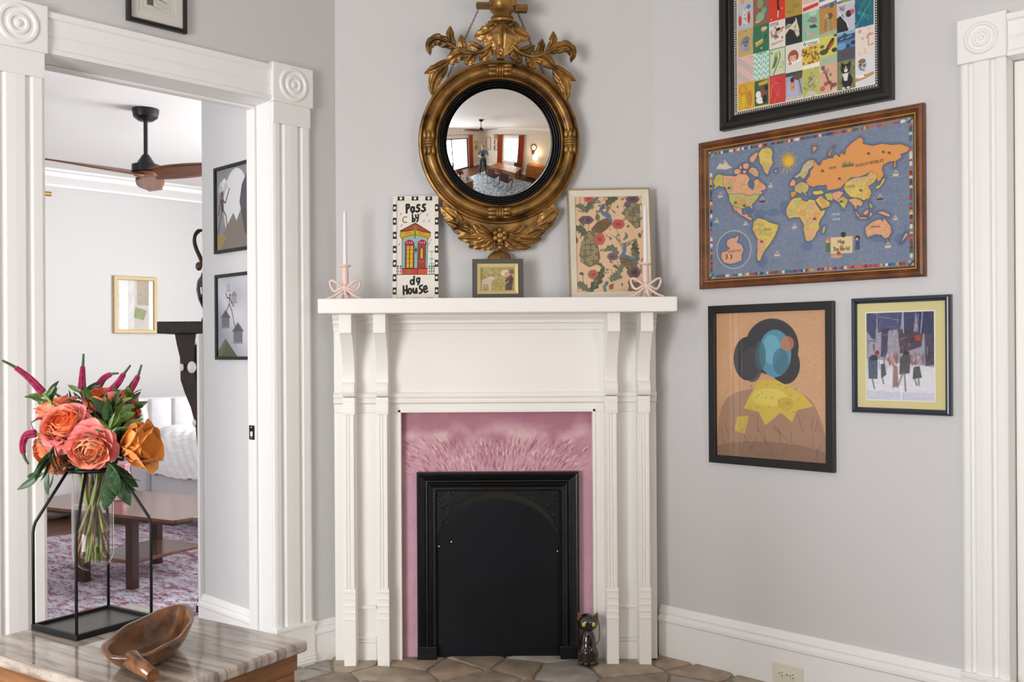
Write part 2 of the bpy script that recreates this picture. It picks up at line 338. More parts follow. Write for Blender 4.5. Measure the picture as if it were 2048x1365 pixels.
# ================================================================ mantelpiece
YS, YT, YP, YBD, YPK = 3.645, 3.71, 3.795, 3.865, 3.905   # shelf front, bracket front, pilaster front, board front, pink plaster
mant = thing('mantelpiece', 'white painted wooden mantelpiece with twin pilasters and scroll brackets', 'mantelpiece', (0, YW, 0))
M_MAN = mat('mantel_paint', '#f4f1ec', 0.36, bump=0.04, bscale=9, stretch=(1, 1, 14))
def X(px, Y, py=700): return at(px, py, Y).x
def Z(py, Y, px=990): return at(px, py, Y).z
def yl(Y): return Y - YW
zs1, zs0 = Z(595.5, YS), Z(625.5, YS)
sx0, sx1 = X(635, YS, 610), X(1355, YS, 610)
MB().box(sx0, sx1, yl(YS), -0.004, zs0, zs1).build('shelf', M_MAN, mant, bevel=.004)
bx0, bx1 = X(668, YBD, 800), X(1312, YBD, 800)
ox0, ox1 = X(803, YBD, 1000), X(1186, YBD, 1000); oz = Z(825, YBD)
MB().box(bx0, ox0, yl(YBD), -.004, 0.012, oz).build('side_board', M_MAN, mant, bevel=.002)
MB().box(ox1, bx1, yl(YBD), -.004, 0.012, oz).build('side_board', M_MAN, mant, bevel=.002)
MB().box(bx0, bx1, yl(YBD), -.004, oz, zs0).build('frieze_board', M_MAN, mant, bevel=.002)
fx0, fx1 = X(665, YBD, 640), X(1311, YBD, 640)
def band(name, pts):                          # horizontal moulding: (py, projection)
    MB().prism([(yl(YBD) - d, Z(p, YBD)) for p, d in pts], bx0 - .001, bx1 + .001, 'x').build(name, M_MAN, mant, bevel=.001)
band('cornice_moulding', [(626, 0), (626, .030), (634, .030), (641, .018), (642.5, .020), (646, .020), (648, .010), (655, .0065), (659, .006), (661, .003), (661, 0)])
band('frieze_moulding', [(784, 0), (784.5, .006), (787, .011), (792, .013), (795, .011), (797, .006), (799, .006), (801, .010), (804.5, .010), (807, .003), (808, 0)])
for xs in (ox0, ox1):
    sg = -1 if xs == ox0 else 1
    MB().box(min(xs, xs + sg * .012), max(xs, xs + sg * .012), yl(YBD) - .004, yl(YBD), .012, oz + .012).build('opening_bead', M_MAN, mant, bevel=.002)
MB().box(ox0 - .012, ox1 + .012, yl(YBD) - .004, yl(YBD), oz, oz + .012).build('opening_bead', M_MAN, mant, bevel=.002)
# pilasters with brackets
pw = (X(709, YP, 800) - X(685, YP, 800))
zb = [Z(p, YP) for p in (626, 666, 764, 793, 794, 821, 829, 1177, 1245, 1342)]
for pxc in (697.5, 764.5, 1223.5, 1288.5):
    cx = X(pxc, YP, 850)
    pl = bpy.data.objects.new('pilaster', None); COL.objects.link(pl); pl.parent = mant; pl.location = (cx, 0, 0)
    h = pw / 2
    # shaft: chamfered edges, shallow flutes
    d, e = yl(YP), yl(YBD)
    sh = [(-h, e), (-h, d + .012), (-h * .86, d + .010), (-h * .80, d), (-h * .42, d), (-h * .36, d + .004), (-h * .1, d + .004), (-h * .04, d), (h * .04, d), (h * .1, d + .004), (h * .36, d + .004), (h * .42, d), (h * .80, d), (h * .86, d + .010), (h, d + .012), (h, e)]
    MB().prism(sh, zb[7], zb[6], 'z').build('shaft', M_MAN, pl, bevel=.0008)
    MB().box(-h, h, d, e, zb[9] + .0, zb[7] + .0).build('pedestal', M_MAN, pl, bevel=.002)
    for k in range(5):
        z = zb[8] + (zb[7] - zb[8]) * (k + .35) / 5
        MB().box(-h - .001, h + .001, d - .0035, e, z, z + .0075).build('base_ring', M_MAN, pl, bevel=.002)
    MB().box(-h, h, d, e, zb[6], zb[4]).build('capital', M_MAN, pl, bevel=.0015)
    for z in (zb[5], zb[5] - .008, zb[4] - .012): MB().box(-h - .0008, h + .0008, d - .002, e, z - .004, z).build('capital_ring', M_MAN, pl, bevel=.001)
    # bracket side profile (y, z): block, concave sweep, scroll
    t = yl(YT); prof = [(e, zs0), (t, zs0), (t, zb[1])]
    for k in range(13):
        s = k / 12; prof.append((t + .012 + (d + .006 - t - .012) * (1 - (1 - s) ** 2.2), zb[1] + (zb[2] - zb[1]) * s))
    for k in range(11):
        a = k / 10 * PI; prof.append((d + .004 - .017 * math.sin(a), zb[2] + (zb[3] - zb[2]) * (1 - math.cos(a)) / 2))
    prof += [(e, zb[3])]
    MB().prism([p for p in prof], -h * 1.02, h * 1.02, 'x').build('scroll_bracket', M_MAN, pl, bevel=.0015)
# bands between the twin pilasters at the foot
for a, b in ((709, 753), (1234, 1277)):
    xa, xb = X(a, YBD, 1200), X(b, YBD, 1200)
    for p0, p1, dd in ((1209, 1216, .012), (1272, 1276, .006), (1280, 1284, .006), (1285, 1342, .004)):
        MB().box(xa, xb, yl(YBD) - dd, yl(YBD), max(.012, Z(p1, YBD)), Z(p0, YBD)).build('foot_band', M_MAN, mant, bevel=.002)
# ---- pink painted plaster surround
def pink_material():
    m = bpy.data.materials.new('brushed_pink_paint'); m.use_nodes = True; nt = m.node_tree; b = nt.nodes['Principled BSDF']; b.inputs['Roughness'].default_value = .55
    N = lambda t: nt.nodes.new(t); L = nt.links.new
    a = N('ShaderNodeVertexColor'); a.layer_name = 'ink'; L(a.outputs[0], b.inputs['Base Color'])
    tc = N('ShaderNodeTexCoord'); n = N('ShaderNodeTexNoise'); n.inputs['Scale'].default_value = 60; L(tc.outputs['Object'], n.inputs['Vector'])
    bp = N('ShaderNodeBump'); bp.inputs['Strength'].default_value = .12; bp.inputs['Distance'].default_value = .004; L(n.outputs['Fac'], bp.inputs['Height']); L(bp.outputs[0], b.inputs['Normal'])
    return m
# ---- cast-iron fireplace cover
ifx0, ifx1, ifz1, ifz0 = X(834, 3.87, 1100), X(1158.5, 3.87, 1100), Z(945, 3.87), 0.012
cover = thing('fireplace_cover', 'black cast iron summer cover with arched panel closing the fireplace', 'fireplace cover', (0, YPK, 0))
M_IRON = mat('black_cast_iron', '#0e0f12', 0.30, 0.1, col2='#070708', scale=9, bump=.25, bscale=70)
M_IRON2 = mat('black_enamel_panel', '#0b0c11', 0.30, 0.0, col2='#12141b', scale=4, spec=.35)
iw, ih = ifx1 - ifx0, ifz1 - ifz0; icx, icz = (ifx0 + ifx1) / 2, (ifz0 + ifz1) / 2
def iron_frame(name, ins, prof):              # three-sided frame, open at the floor
    mb = MB(); pts = [(-iw / 2, -ih / 2), (-iw / 2, ih / 2), (iw / 2, ih / 2), (iw / 2, -ih / 2)]
    n = len(prof)
    def fn(i, j):
        a, d = prof[i]; a += ins
        x = (-iw / 2 + a) if j < 2 else (iw / 2 - a); z = (-ih / 2) if j in (0, 3) else (ih / 2 - a); return (icx + x, -d, icz + z)
    k = len(mb.v); mb.grid(fn, n, 4, wrapu=True); mb.f.append(tuple(k + i for i in range(n))); mb.f.append(tuple(k + 3 * n + i for i in range(n)))
    return mb.build(name, M_IRON, cover, bevel=.0012)
iron_frame('outer_moulding', 0, [(0, 0), (0, .034), (.006, .038), (.012, .036), (.030, .022), (.036, .018), (.040, .020), (.044, .018), (.044, 0)])
iron_frame('inner_moulding', .044, [(0, 0), (0, .024), (.004, .028), (.009, .024), (.018, .016), (.026, .016), (.030, .020), (.034, .014), (.034, 0)])
ain = .078
ax0, ax1 = ifx0 + ain, ifx1 - ain; az1 = ifz1 - ain
zsp = Z(1093, 3.89); aw = (ax1 - ax0) / 2; ac = (ax0 + ax1) / 2
def arch(a, b, n=24): return [(ac + a * math.cos(PI - PI * k / n), zsp + b * math.sin(PI - PI * k / n)) for k in range(n + 1)]
outer = arch(aw, az1 - zsp - .004); inner = arch(aw - .004, Z(1000, 3.89) - zsp)
# spandrels: two corner plates
for sg in (-1, 1):
    half = [p for p in outer if (p[0] - ac) * sg >= -1e-6]
    if sg < 0: poly = [(ax0, az1)] + [(ac, az1)] + half[::-1]
    else: poly = [(ac, az1), (ax1, az1)] + half[::-1]
    MB().prism(poly, -.010, -.002, 'y').build('spandrel', M_IRON, cover)
    # raised scrolls in the corner
    sx = ac + sg * aw
    for q in range(7):
        t = q / 6.0; x = sx - sg * (.012 + .155 * t); z0 = az1 - .016 - .012 * math.sin(q * 2.1) - (.05 if q in (1, 3) else 0) * (1 - t)
        r = .012 - .004 * t
        MB().tube([(x + r * (1 - k / 22) * math.cos(k * .55 + q) , -.011, z0 + r * (1 - k / 22) * math.sin(k * .55 + q)) for k in range(18)], [.0032 * (1 - k / 26) for k in range(18)], 6).build('scroll_relief', M_IRON, cover, smooth=True)
    for q in range(5):
        z = az1 - .035 - q * .022; x = sx - sg * .010
        MB().tube([(x - sg * (.004 + .010 * math.sin(k * .5)), -.011, z - .003 * k + .009) for k in range(7)], [.001, .003, .0036, .0036, .003, .002, .001], 6).build('scroll_relief', M_IRON, cover, smooth=True)
# arch band (recessed, sloping inwards) and the flat panel
mb = MB(); n = len(outer)
mb.grid(lambda i, j: (outer[i][0], -.010, outer[i][1]) if j == 0 else (inner[i][0], -.003, inner[i][1]), n, 2); mb.build('arch_band', mat('worn_iron_edge', '#2a2823', 0.45, .2), cover, smooth=True)
MB().box(ifx0 + .01, ifx1 - .01, -.0012, .0, ifz0, ifz1 - .01).build("back_plate", M_IRON, cover)
MB().prism(inner + [(ax1 - .004, ifz0), (ax0 + .004, ifz0)], -.0045, -.001, 'y').build('arched_panel', M_IRON2, cover, bevel=.001)
for sx in (ax0, ax1):
    sg = 1 if sx == ax0 else -1
    MB().box(min(ifx0 if sg > 0 else ifx1, sx), max(ifx0 if sg > 0 else ifx1, sx), -.044, 0, ifz0, Z(1293, 3.87)).build('foot_block', M_IRON, cover, bevel=.003)
for (px_, py_) in ((878, 1093), (903, 1084), (1115, 1104)):
    MB().ball((X(px_, 3.9, py_), -.005, Z(py_, 3.9)), .0035, .002, .0035, 8, 6).build('rivet', mat('steel', '#b9b9bb', .3, 1), cover)
# ================================================================ flagstone hearth
hearth = struct('hearth', 'irregular brown flagstone hearth in front of the mantelpiece')
poly_h = [(-.80, 3.22), (-.35, 2.75), (.95, 2.75), (1.22, 3.02), (1.25, 3.45), (RX + .02, YW - .02), (LX + .0, YW - .02), (LX - .15, 3.78)]
MB().prism(poly_h, 0.0, .004, 'z').build('mortar', mat('grey_mortar', '#a0978a', .9, var=.3, scale=30), hearth)
def clip(poly, p, n):
    out = []
    for i in range(len(poly)):
        a, b = poly[i], poly[(i + 1) % len(poly)]; da = (a[0] - p[0]) * n[0] + (a[1] - p[1]) * n[1]; db = (b[0] - p[0]) * n[0] + (b[1] - p[1]) * n[1]
        if da <= 0: out.append(a)
        if (da < 0) != (db < 0) and abs(da - db) > 1e-9: t = da / (da - db); out.append((a[0] + (b[0] - a[0]) * t, a[1] + (b[1] - a[1]) * t))
    return out
rs = random.Random(5); seeds = []
for j in range(8):
    for i in range(9): seeds.append((-.95 + i * .26 + rs.uniform(-.11, .11) + (.13 if j % 2 else 0), 2.80 + j * .155 + rs.uniform(-.06, .06)))
STONE = [mat('flagstone_' + k, c, .62, col2=c2, scale=14, bump=.5, bscale=40, lo=.3, hi=.7) for k, c, c2 in (('tan', '#b9ab98', '#948674'), ('grey', '#b5aea6', '#928b83'), ('brown', '#a89886', '#857666'), ('rust', '#b5a08c', '#94806d'))]
for k, p in enumerate(seeds):
    cell = list(poly_h)
    for q in seeds:
        if q is p: continue
        mx, my = (p[0] + q[0]) / 2, (p[1] + q[1]) / 2; nx, ny = q[0] - p[0], q[1] - p[1]; l = math.hypot(nx, ny)
        if l > .6: continue
        cell = clip(cell, (mx - nx / l * .004, my - ny / l * .004), (nx, ny))
        if len(cell) < 3: break
    if len(cell) < 3: continue
    area = abs(sum(cell[i][0] * cell[(i + 1) % len(cell)][1] - cell[(i + 1) % len(cell)][0] * cell[i][1] for i in range(len(cell)))) / 2
    if area < .0015: continue
    rag = []
    for i in range(len(cell)):
        (x0_, y0_), (x1_, y1_) = cell[i], cell[(i + 1) % len(cell)]; ll = math.hypot(x1_ - x0_, y1_ - y0_); nq = max(1, int(ll / .035))
        for q_ in range(nq):
            f_ = q_ / nq; x_, y_ = x0_ + (x1_ - x0_) * f_, y0_ + (y1_ - y0_) * f_; g_ = rs.uniform(.93, 1.0) if nq > 1 else .97; rag.append((p[0] + (x_ - p[0]) * g_, p[1] + (y_ - p[1]) * g_))
    cell = rag
    h = .011 + rs.uniform(0, .004)
    tx, ty = rs.uniform(-.02, .02), rs.uniform(-.02, .02); nn = len(cell); mb = MB()
    mb.add([(x, y, .001) for x, y in cell] + [(x, y, h - .004 + (x - p[0]) * tx + (y - p[1]) * ty) for x, y in cell] + [(p[0] + (x - p[0]) * .88, p[1] + (y - p[1]) * .88, h + (x - p[0]) * tx + (y - p[1]) * ty) for x, y in cell],
           [tuple(range(nn))[::-1], tuple(range(2 * nn, 3 * nn))] + [(i, (i + 1) % nn, nn + (i + 1) % nn, nn + i) for i in range(nn)] + [(nn + i, nn + (i + 1) % nn, 2 * nn + (i + 1) % nn, 2 * nn + i) for i in range(nn)])
    mb.build('stone', STONE[k * 7 % 4], hearth, smooth='auto', angle=30)
# ================================================================ printed pictures: a small painter for ink on paper
def noise2(h, w, cell, seed=0):
    r = np.random.default_rng(seed); gh, gw = int(h / cell) + 3, int(w / cell) + 3; g = r.random((gh, gw))
    y, x = np.mgrid[0:h, 0:w] / cell; yi, xi = y.astype(int), x.astype(int); fy, fx = y - yi, x - xi; fy = fy * fy * (3 - 2 * fy); fx = fx * fx * (3 - 2 * fx)
    return (g[yi, xi] * (1 - fx) + g[yi, xi + 1] * fx) * (1 - fy) + (g[yi + 1, xi] * (1 - fx) + g[yi + 1, xi + 1] * fx) * fy
def homog(src, dst):
    A = []; B = []
    for (x, y), (u, v) in zip(src, dst):
        A += [[x, y, 1, 0, 0, 0, -u * x, -u * y], [0, 0, 0, x, y, 1, -v * x, -v * y]]; B += [u, v]
    h = np.linalg.solve(np.array(A, float), np.array(B, float)); return np.append(h, 1).reshape(3, 3)
class Cv:                                      # canvas: y down, colours sRGB; src = four corners (TL, TR, BR, BL) of the tracing frame
    def __init__(s, w, h, col, src=None):
        s.w, s.h = w, h; s.a = np.zeros((h, w, 3)); s.a[:] = s.hx(col)
        s.H = homog(src, [(0, 0), (w, 0), (w, h), (0, h)]) if src else None
    @staticmethod
    def hx(c):
        if isinstance(c, str) and len(c) == 4: c = '#' + c[1] * 2 + c[2] * 2 + c[3] * 2
        return np.array([int(c[i:i + 2], 16) / 255 for i in (1, 3, 5)]) if isinstance(c, str) else np.array(c)
    def tp(s, pts):
        p = np.array(pts, float)
        if s.H is None: return p
        q = np.c_[p, np.ones(len(p))] @ s.H.T; return q[:, :2] / q[:, 2:]
    def _blend(s, x0, y0, m, col, al):
        h, w = m.shape; m = (m * al)[..., None]; R = s.a[y0:y0 + h, x0:x0 + w]; R[:] = R * (1 - m) + (col if isinstance(col, np.ndarray) and col.ndim == 3 else s.hx(col)) * m
    def poly(s, pts, col, al=1.0, ss=3, raw=False):
        p = np.array(pts, float) if raw else s.tp(pts)
        x0, y0 = max(0, int(p[:, 0].min()) - 1), max(0, int(p[:, 1].min()) - 1); x1, y1 = min(s.w, int(p[:, 0].max()) + 2), min(s.h, int(p[:, 1].max()) + 2)
        if x1 <= x0 or y1 <= y0: return s
        ys = y0 + (np.arange((y1 - y0) * ss) + .5) / ss; xs = x0 + (np.arange((x1 - x0) * ss) + .5) / ss
        ins = np.zeros((len(ys), len(xs)), bool); n = len(p)
        for i in range(n):
            ax, ay = p[i]; bx, by = p[(i + 1) % n]
            if ay == by: continue
            r = (ys > min(ay, by)) & (ys <= max(ay, by))
            if not r.any(): continue
            xc = ax + (ys[r] - ay) * (bx - ax) / (by - ay); ins[r] ^= xs[None, :] < xc[:, None]
        m = ins.reshape(y1 - y0, ss, x1 - x0, ss).mean((1, 3)); s._blend(x0, y0, m, col, al); return s
    def line(s, pts, wd, col, al=1.0, closed=False, raw=False, taper=False):
        p = np.array(pts, float) if raw else s.tp(pts)
        if closed: p = np.vstack([p, p[:1]])
        r = wd / 2 + 1; x0, y0 = max(0, int(p[:, 0].min() - r)), max(0, int(p[:, 1].min() - r)); x1, y1 = min(s.w, int(p[:, 0].max() + r) + 2), min(s.h, int(p[:, 1].max() + r) + 2)
        if x1 <= x0 or y1 <= y0: return s
        m = np.zeros((y1 - y0, x1 - x0)); n = len(p) - 1
        for i in range(n):
            a, b = p[i], p[i + 1]; d = b - a; l = max(1e-9, d @ d); ww = wd * (1 - .75 * i / n if taper else 1)
            sx0, sy0 = max(x0, int(min(a[0], b[0]) - r)), max(y0, int(min(a[1], b[1]) - r)); sx1, sy1 = min(x1, int(max(a[0], b[0]) + r) + 2), min(y1, int(max(a[1], b[1]) + r) + 2)
            if sx1 <= sx0 or sy1 <= sy0: continue
            Y, Xx = np.mgrid[sy0:sy1, sx0:sx1] + .5
            t = np.clip(((Xx - a[0]) * d[0] + (Y - a[1]) * d[1]) / l, 0, 1); q = np.hypot(Xx - a[0] - t * d[0], Y - a[1] - t * d[1])
            v = m[sy0 - y0:sy1 - y0, sx0 - x0:sx1 - x0]; np.maximum(v, np.clip(ww / 2 + .5 - q, 0, 1), out=v)
        s._blend(x0, y0, m, col, al); return s
    def ell(s, c, rx, ry, col, al=1.0, rot=0.0, raw=False, n=28):
        return s.poly([(c[0] + rx * math.cos(t) * math.cos(rot) - ry * math.sin(t) * math.sin(rot), c[1] + rx * math.cos(t) * math.sin(rot) + ry * math.sin(t) * math.cos(rot)) for t in np.linspace(0, 2 * PI, n, False)], col, al, raw=raw)
    def rect(s, x0, y0, x1, y1, col, al=1.0, raw=False): return s.poly([(x0, y0), (x1, y0), (x1, y1), (x0, y1)], col, al, raw=raw)
    def blur(s, n=1):
        for _ in range(n):
            p = np.pad(s.a, ((1, 1), (1, 1), (0, 0)), 'edge'); s.a = (p[1:-1, 1:-1] * 2 + p[:-2, 1:-1] + p[2:, 1:-1] + p[1:-1, :-2] + p[1:-1, 2:]) / 6
        return s
    def mottle(s, cell, amp, seed=0): s.a = np.clip(s.a + (noise2(s.h, s.w, cell, seed)[..., None] - .5) * amp, 0, 1); return s
    def text(s, txt, x, y, h, col, wd, adv=.72, slope=0.0, raw=False):   # stroke lettering, y = baseline
        for ch in txt:
            for st in GLYPH.get(ch, []): s.line([(x + a * h, y - b * h + slope * a * h) for a, b in st], wd, col, raw=raw)
            x += adv * h * (0.55 if ch in ' ilI.' else 1.25 if ch in 'mwMW' else 1); y += slope * adv * h
        return s
def arc(cx, cy, rx, ry, a0, a1, n=10): return [(cx + rx * math.cos(math.radians(a0 + (a1 - a0) * k / n)), cy + ry * math.sin(math.radians(a0 + (a1 - a0) * k / n))) for k in range(n + 1)]
GLYPH = {
 'A': [[(0, 0), (.28, 1), (.56, 0)], [(.1, .35), (.46, .35)]], 'B': [[(0, 0), (0, 1), (.35, .95), (.4, .72), (.3, .52), (0, .5)], [(.3, .52), (.48, .35), (.4, .05), (0, 0)]],
 'C': [arc(.3, .5, .3, .5, 50, 310)], 'D': [[(0, 0), (0, 1), (.3, .95), (.5, .5), (.3, .05), (0, 0)]], 'E': [[(.45, 1), (0, 1), (0, 0), (.45, 0)], [(0, .5), (.35, .5)]],
 'H': [[(0, 0), (0, 1)], [(.5, 0), (.5, 1)], [(0, .5), (.5, .5)]], 'I': [[(.1, 0), (.1, 1)]], 'L': [[(0, 1), (0, 0), (.42, 0)]], 'M': [[(0, 0), (.08, 1), (.38, .3), (.68, 1), (.76, 0)]],
 'N': [[(0, 0), (0, 1), (.5, 0), (.5, 1)]], 'O': [arc(.3, .5, .3, .5, 0, 360, 16)], 'P': [[(0, 0), (0, 1), (.35, .97), (.45, .75), (.35, .52), (0, .48)]], 'R': [[(0, 0), (0, 1), (.35, .97), (.45, .75), (.35, .52), (0, .48)], [(.2, .48), (.5, 0)]],
 'S': [[(.48, .85), (.3, 1), (.08, .92), (.05, .7), (.25, .52), (.45, .35), (.45, .12), (.25, 0), (.02, .12)]], 'T': [[(0, 1), (.56, 1)], [(.28, 1), (.28, 0)]], 'U': [[(0, 1), (0, .25), (.15, 0), (.38, 0), (.52, .25), (.52, 1)]],
 'W': [[(0, 1), (.18, 0), (.38, .8), (.58, 0), (.78, 1)]], 'K': [[(0, 0), (0, 1)], [(.48, 1), (.02, .45), (.5, 0)]], 'G': [arc(.3, .5, .3, .5, 50, 330), [(.32, .45), (.58, .45), (.56, .2)]], 'Y': [[(0, 1), (.27, .5), (.54, 1)], [(.27, .5), (.27, 0)]], 'F': [[(.45, 1), (0, 1), (0, 0)], [(0, .5), (.35, .5)]], 'Z': [[(0, 1), (.5, 1), (0, 0), (.5, 0)]],
 'a': [arc(.24, .3, .24, .3, 40, 400, 14), [(.48, .6), (.48, 0)]], 'b': [[(0, 1), (0, 0)], arc(.24, .3, .24, .3, 0, 360, 14)], 'd': [[(.48, 1), (.48, 0)], arc(.24, .3, .24, .3, 0, 360, 14)], 'e': [[(.04, .32), (.46, .36)] + arc(.25, .3, .23, .3, 10, 310, 12)],
 'f': [[(.4, .92), (.25, 1), (.16, .8), (.16, 0)], [(0, .55), (.34, .55)]], 'h': [[(0, 1), (0, 0)], [(0, .45), (.2, .6), (.42, .5), (.42, 0)]], 'i': [[(.1, .58), (.1, 0)], [(.1, .8), (.1, .84)]], 'l': [[(.1, 1), (.1, 0)]], 'n': [[(0, .6), (0, 0)], [(0, .45), (.2, .6), (.42, .5), (.42, 0)]],
 'o': [arc(.25, .3, .25, .3, 0, 360, 14)], 'p': [[(0, .6), (0, -.35)], arc(.24, .3, .24, .3, 0, 360, 14)], 'r': [[(0, .6), (0, 0)], [(0, .4), (.15, .58), (.34, .56)]], 's': [[(.4, .5), (.25, .6), (.08, .55), (.08, .4), (.36, .24), (.38, .06), (.2, 0), (.02, .08)]],
 't': [[(.16, .9), (.16, .1), (.3, 0)], [(0, .6), (.34, .6)]], 'u': [[(0, .6), (0, .15), (.15, 0), (.36, .08), (.44, .25)], [(.44, .6), (.44, 0)]], 'y': [[(0, .6), (.05, .3), (.24, .2), (.42, .35)], [(.44, .6), (.42, 0), (.3, -.32), (.05, -.28)]], 'z': [[(0, .6), (.42, .6), (0, 0), (.42, 0)]], 'm': [[(0, .6), (0, 0)], [(0, .45), (.18, .6), (.34, .5), (.34, 0)], [(.34, .45), (.52, .6), (.68, .5), (.68, 0)]],
}
def print_mesh(cv, w, h, name, parent, x=0, y=0, z=0, material=None, label=None):   # ink laid on a fine paper sheet, centred at x, z
    H, W = cv.h, cv.w; xs = np.linspace(-w / 2, w / 2, W) + x; zs = np.linspace(h / 2, -h / 2, H) + z
    co = np.empty((H, W, 3), np.float32); co[..., 0] = xs[None]; co[..., 1] = y; co[..., 2] = zs[:, None]
    i = np.arange(H * W).reshape(H, W); q = np.stack([i[1:, :-1], i[1:, 1:], i[:-1, 1:], i[:-1, :-1]], -1).reshape(-1, 4); nf = len(q)
    me = bpy.data.meshes.new(name); me.vertices.add(H * W); me.vertices.foreach_set('co', co.ravel())
    me.loops.add(nf * 4); me.loops.foreach_set('vertex_index', q.ravel().astype(np.int32)); me.polygons.add(nf); me.polygons.foreach_set('loop_start', np.arange(nf, dtype=np.int32) * 4)
    me.update(calc_edges=True)
    at_ = me.color_attributes.new('ink', 'FLOAT_COLOR', 'POINT'); c = np.clip(cv.a, 0, 1); c = np.where(c <= .04045, c / 12.92, ((c + .055) / 1.055) ** 2.4)
    at_.data.foreach_set('color', np.concatenate([c, np.ones((H, W, 1))], -1).astype(np.float32).ravel())
    me.materials.append(material or mat_print()); o = bpy.data.objects.new(name, me); COL.objects.link(o); o.parent = parent
    if label: o['label'] = label
    return o
# ---- the brushed pink surround around the iron cover
def pink_surround():
    x0, x1, z1 = ox0 + .0005, ox1 - .0005, oz - .0005; w, h = x1 - x0, z1 - .012; W = 360; Hh = int(W * h / w)
    cv = Cv(W, Hh, '#c08b9c'); k = W / 398.0; top = int(135 * k)
    n1 = noise2(Hh, W, 26, 1); n2 = noise2(Hh, W, 9, 2); n3 = noise2(Hh, W, 4, 3); yy = (np.arange(Hh) / top)[:, None]
    A, B, C = Cv.hx('#ab7284'), Cv.hx('#cd9ba8'), Cv.hx('#e0c0c0')
    t = np.clip(yy * 1.6 - .2 + (n1 - .5) * .9, 0, 1)[..., None]; cv.a = A * (1 - t) + B * t
    cl = (np.clip(1 - abs(yy - .36) * 5, 0, 1) * np.clip(n1 * 1.6 - .3 + (n2 - .5) * .6, 0, 1))[..., None] * .75; cv.a = cv.a * (1 - cl) + C * cl
    low = (yy > 1.0); side = np.broadcast_to(Cv.hx('#cda0b0'), cv.a.shape) + (n1[..., None] - .5) * .05; f = np.clip((yy - .95) * 8, 0, 1)[..., None] * np.ones((1, W, 1)); cv.a = cv.a * (1 - f) + side * f
    r = random.Random(3)
    for q in range(620):
        u = r.uniform(.03, .97); yb = r.uniform(.45, 1.0); ang = (u - .5) * 1.9 + r.uniform(-.12, .12); l = r.uniform(5, 15) * k
        x, y = u * W, yb * top
        c = r.choice(['#a8667c', '#9c5872', '#dcb0b8', '#ecd2ce', '#c588a0', '#8a4f64', '#e6c8c6', '#b47890']); wd = r.uniform(1.2, 2.8) * k
        if r.random() < .16 and .55 < yb < .9: c = r.choice(['#6b3646', '#5a3340', '#7a4152']); wd = 1.3 * k
        cv.line([(x, y), (x + math.sin(ang) * l * .5, y - math.cos(ang) * l * .5), (x + math.sin(ang * 1.15) * l, y - math.cos(ang * 1.1) * l)], wd, c, .72, raw=True, taper=True)
    cv.mottle(2, .03, 5)
    t = thing('fireplace_surround', 'pink brush-painted plaster panel around the iron fireplace cover', 'fireplace surround', (0, YPK, 0))
    print_mesh(cv, w, h, 'painted_face', t, (x0 + x1) / 2, 0, (z1 + .012) / 2, pink_material())
    MB().box(x0, x1, .001, .030, .012, z1).build('plaster_slab', mat('pink_plaster', '#c08b9c', .6), t)
pink_surround()
# ================================================================ framed pictures
def rect_px(fr, tl, tr, br, bl, y):
    P = [fr.px(p[0], p[1], y) for p in (tl, tr, br, bl)]
    return (P[0][0] + P[3][0]) / 2, (P[1][0] + P[2][0]) / 2, (P[2][1] + P[3][1]) / 2, (P[0][1] + P[1][1]) / 2   # x0, x1, z0, z1
def framed(name, label, cat, fr, r, prof, fmat, cv, mat_w=0.0, mat_m=None, inner=None, back=.004, pane=True, pane_f=1.0, prints='print', group=None):
    x0, x1, z0, z1 = r; w, h = x1 - x0, z1 - z0; cx, cz = (x0 + x1) / 2, (z0 + z1) / 2
    t = thing(name, label, cat, fr.w(cx, 0, cz), fr.a, group)
    MB().frame(w, h, prof).build('frame', fmat, t, bevel=.0008)
    fw = prof[-2][0] if inner is None else inner
    MB().box(-w / 2 + .004, w / 2 - .004, -.004, -.0005, -h / 2 + .004, h / 2 - .004).build('backing', mat('backing_board', '#8a7a66', .8), t)
    iw, ih = w - 2 * fw, h - 2 * fw; yp = -.008
    if mat_m:
        MB().frame(iw + .006, ih + .006, [(0, .0085), (0, .0105), (mat_w + .003, .0105), (mat_w + .003, .0085)]).build('mount', mat_m, t)
        iw, ih = iw - 2 * mat_w, ih - 2 * mat_w
    if cv is not None: print_mesh(cv, iw + .004, ih + .004, prints, t, 0, yp, 0)
    if pane: MB().box(-(w / 2 - fw), w / 2 - fw, -.0125, -.0115, -(h / 2 - fw), h / 2 - fw).build('pane', M_PANE if pane_f == 1 else mat_pane('picture_glass_%g' % pane_f, 0.0, pane_f), t)
    return t
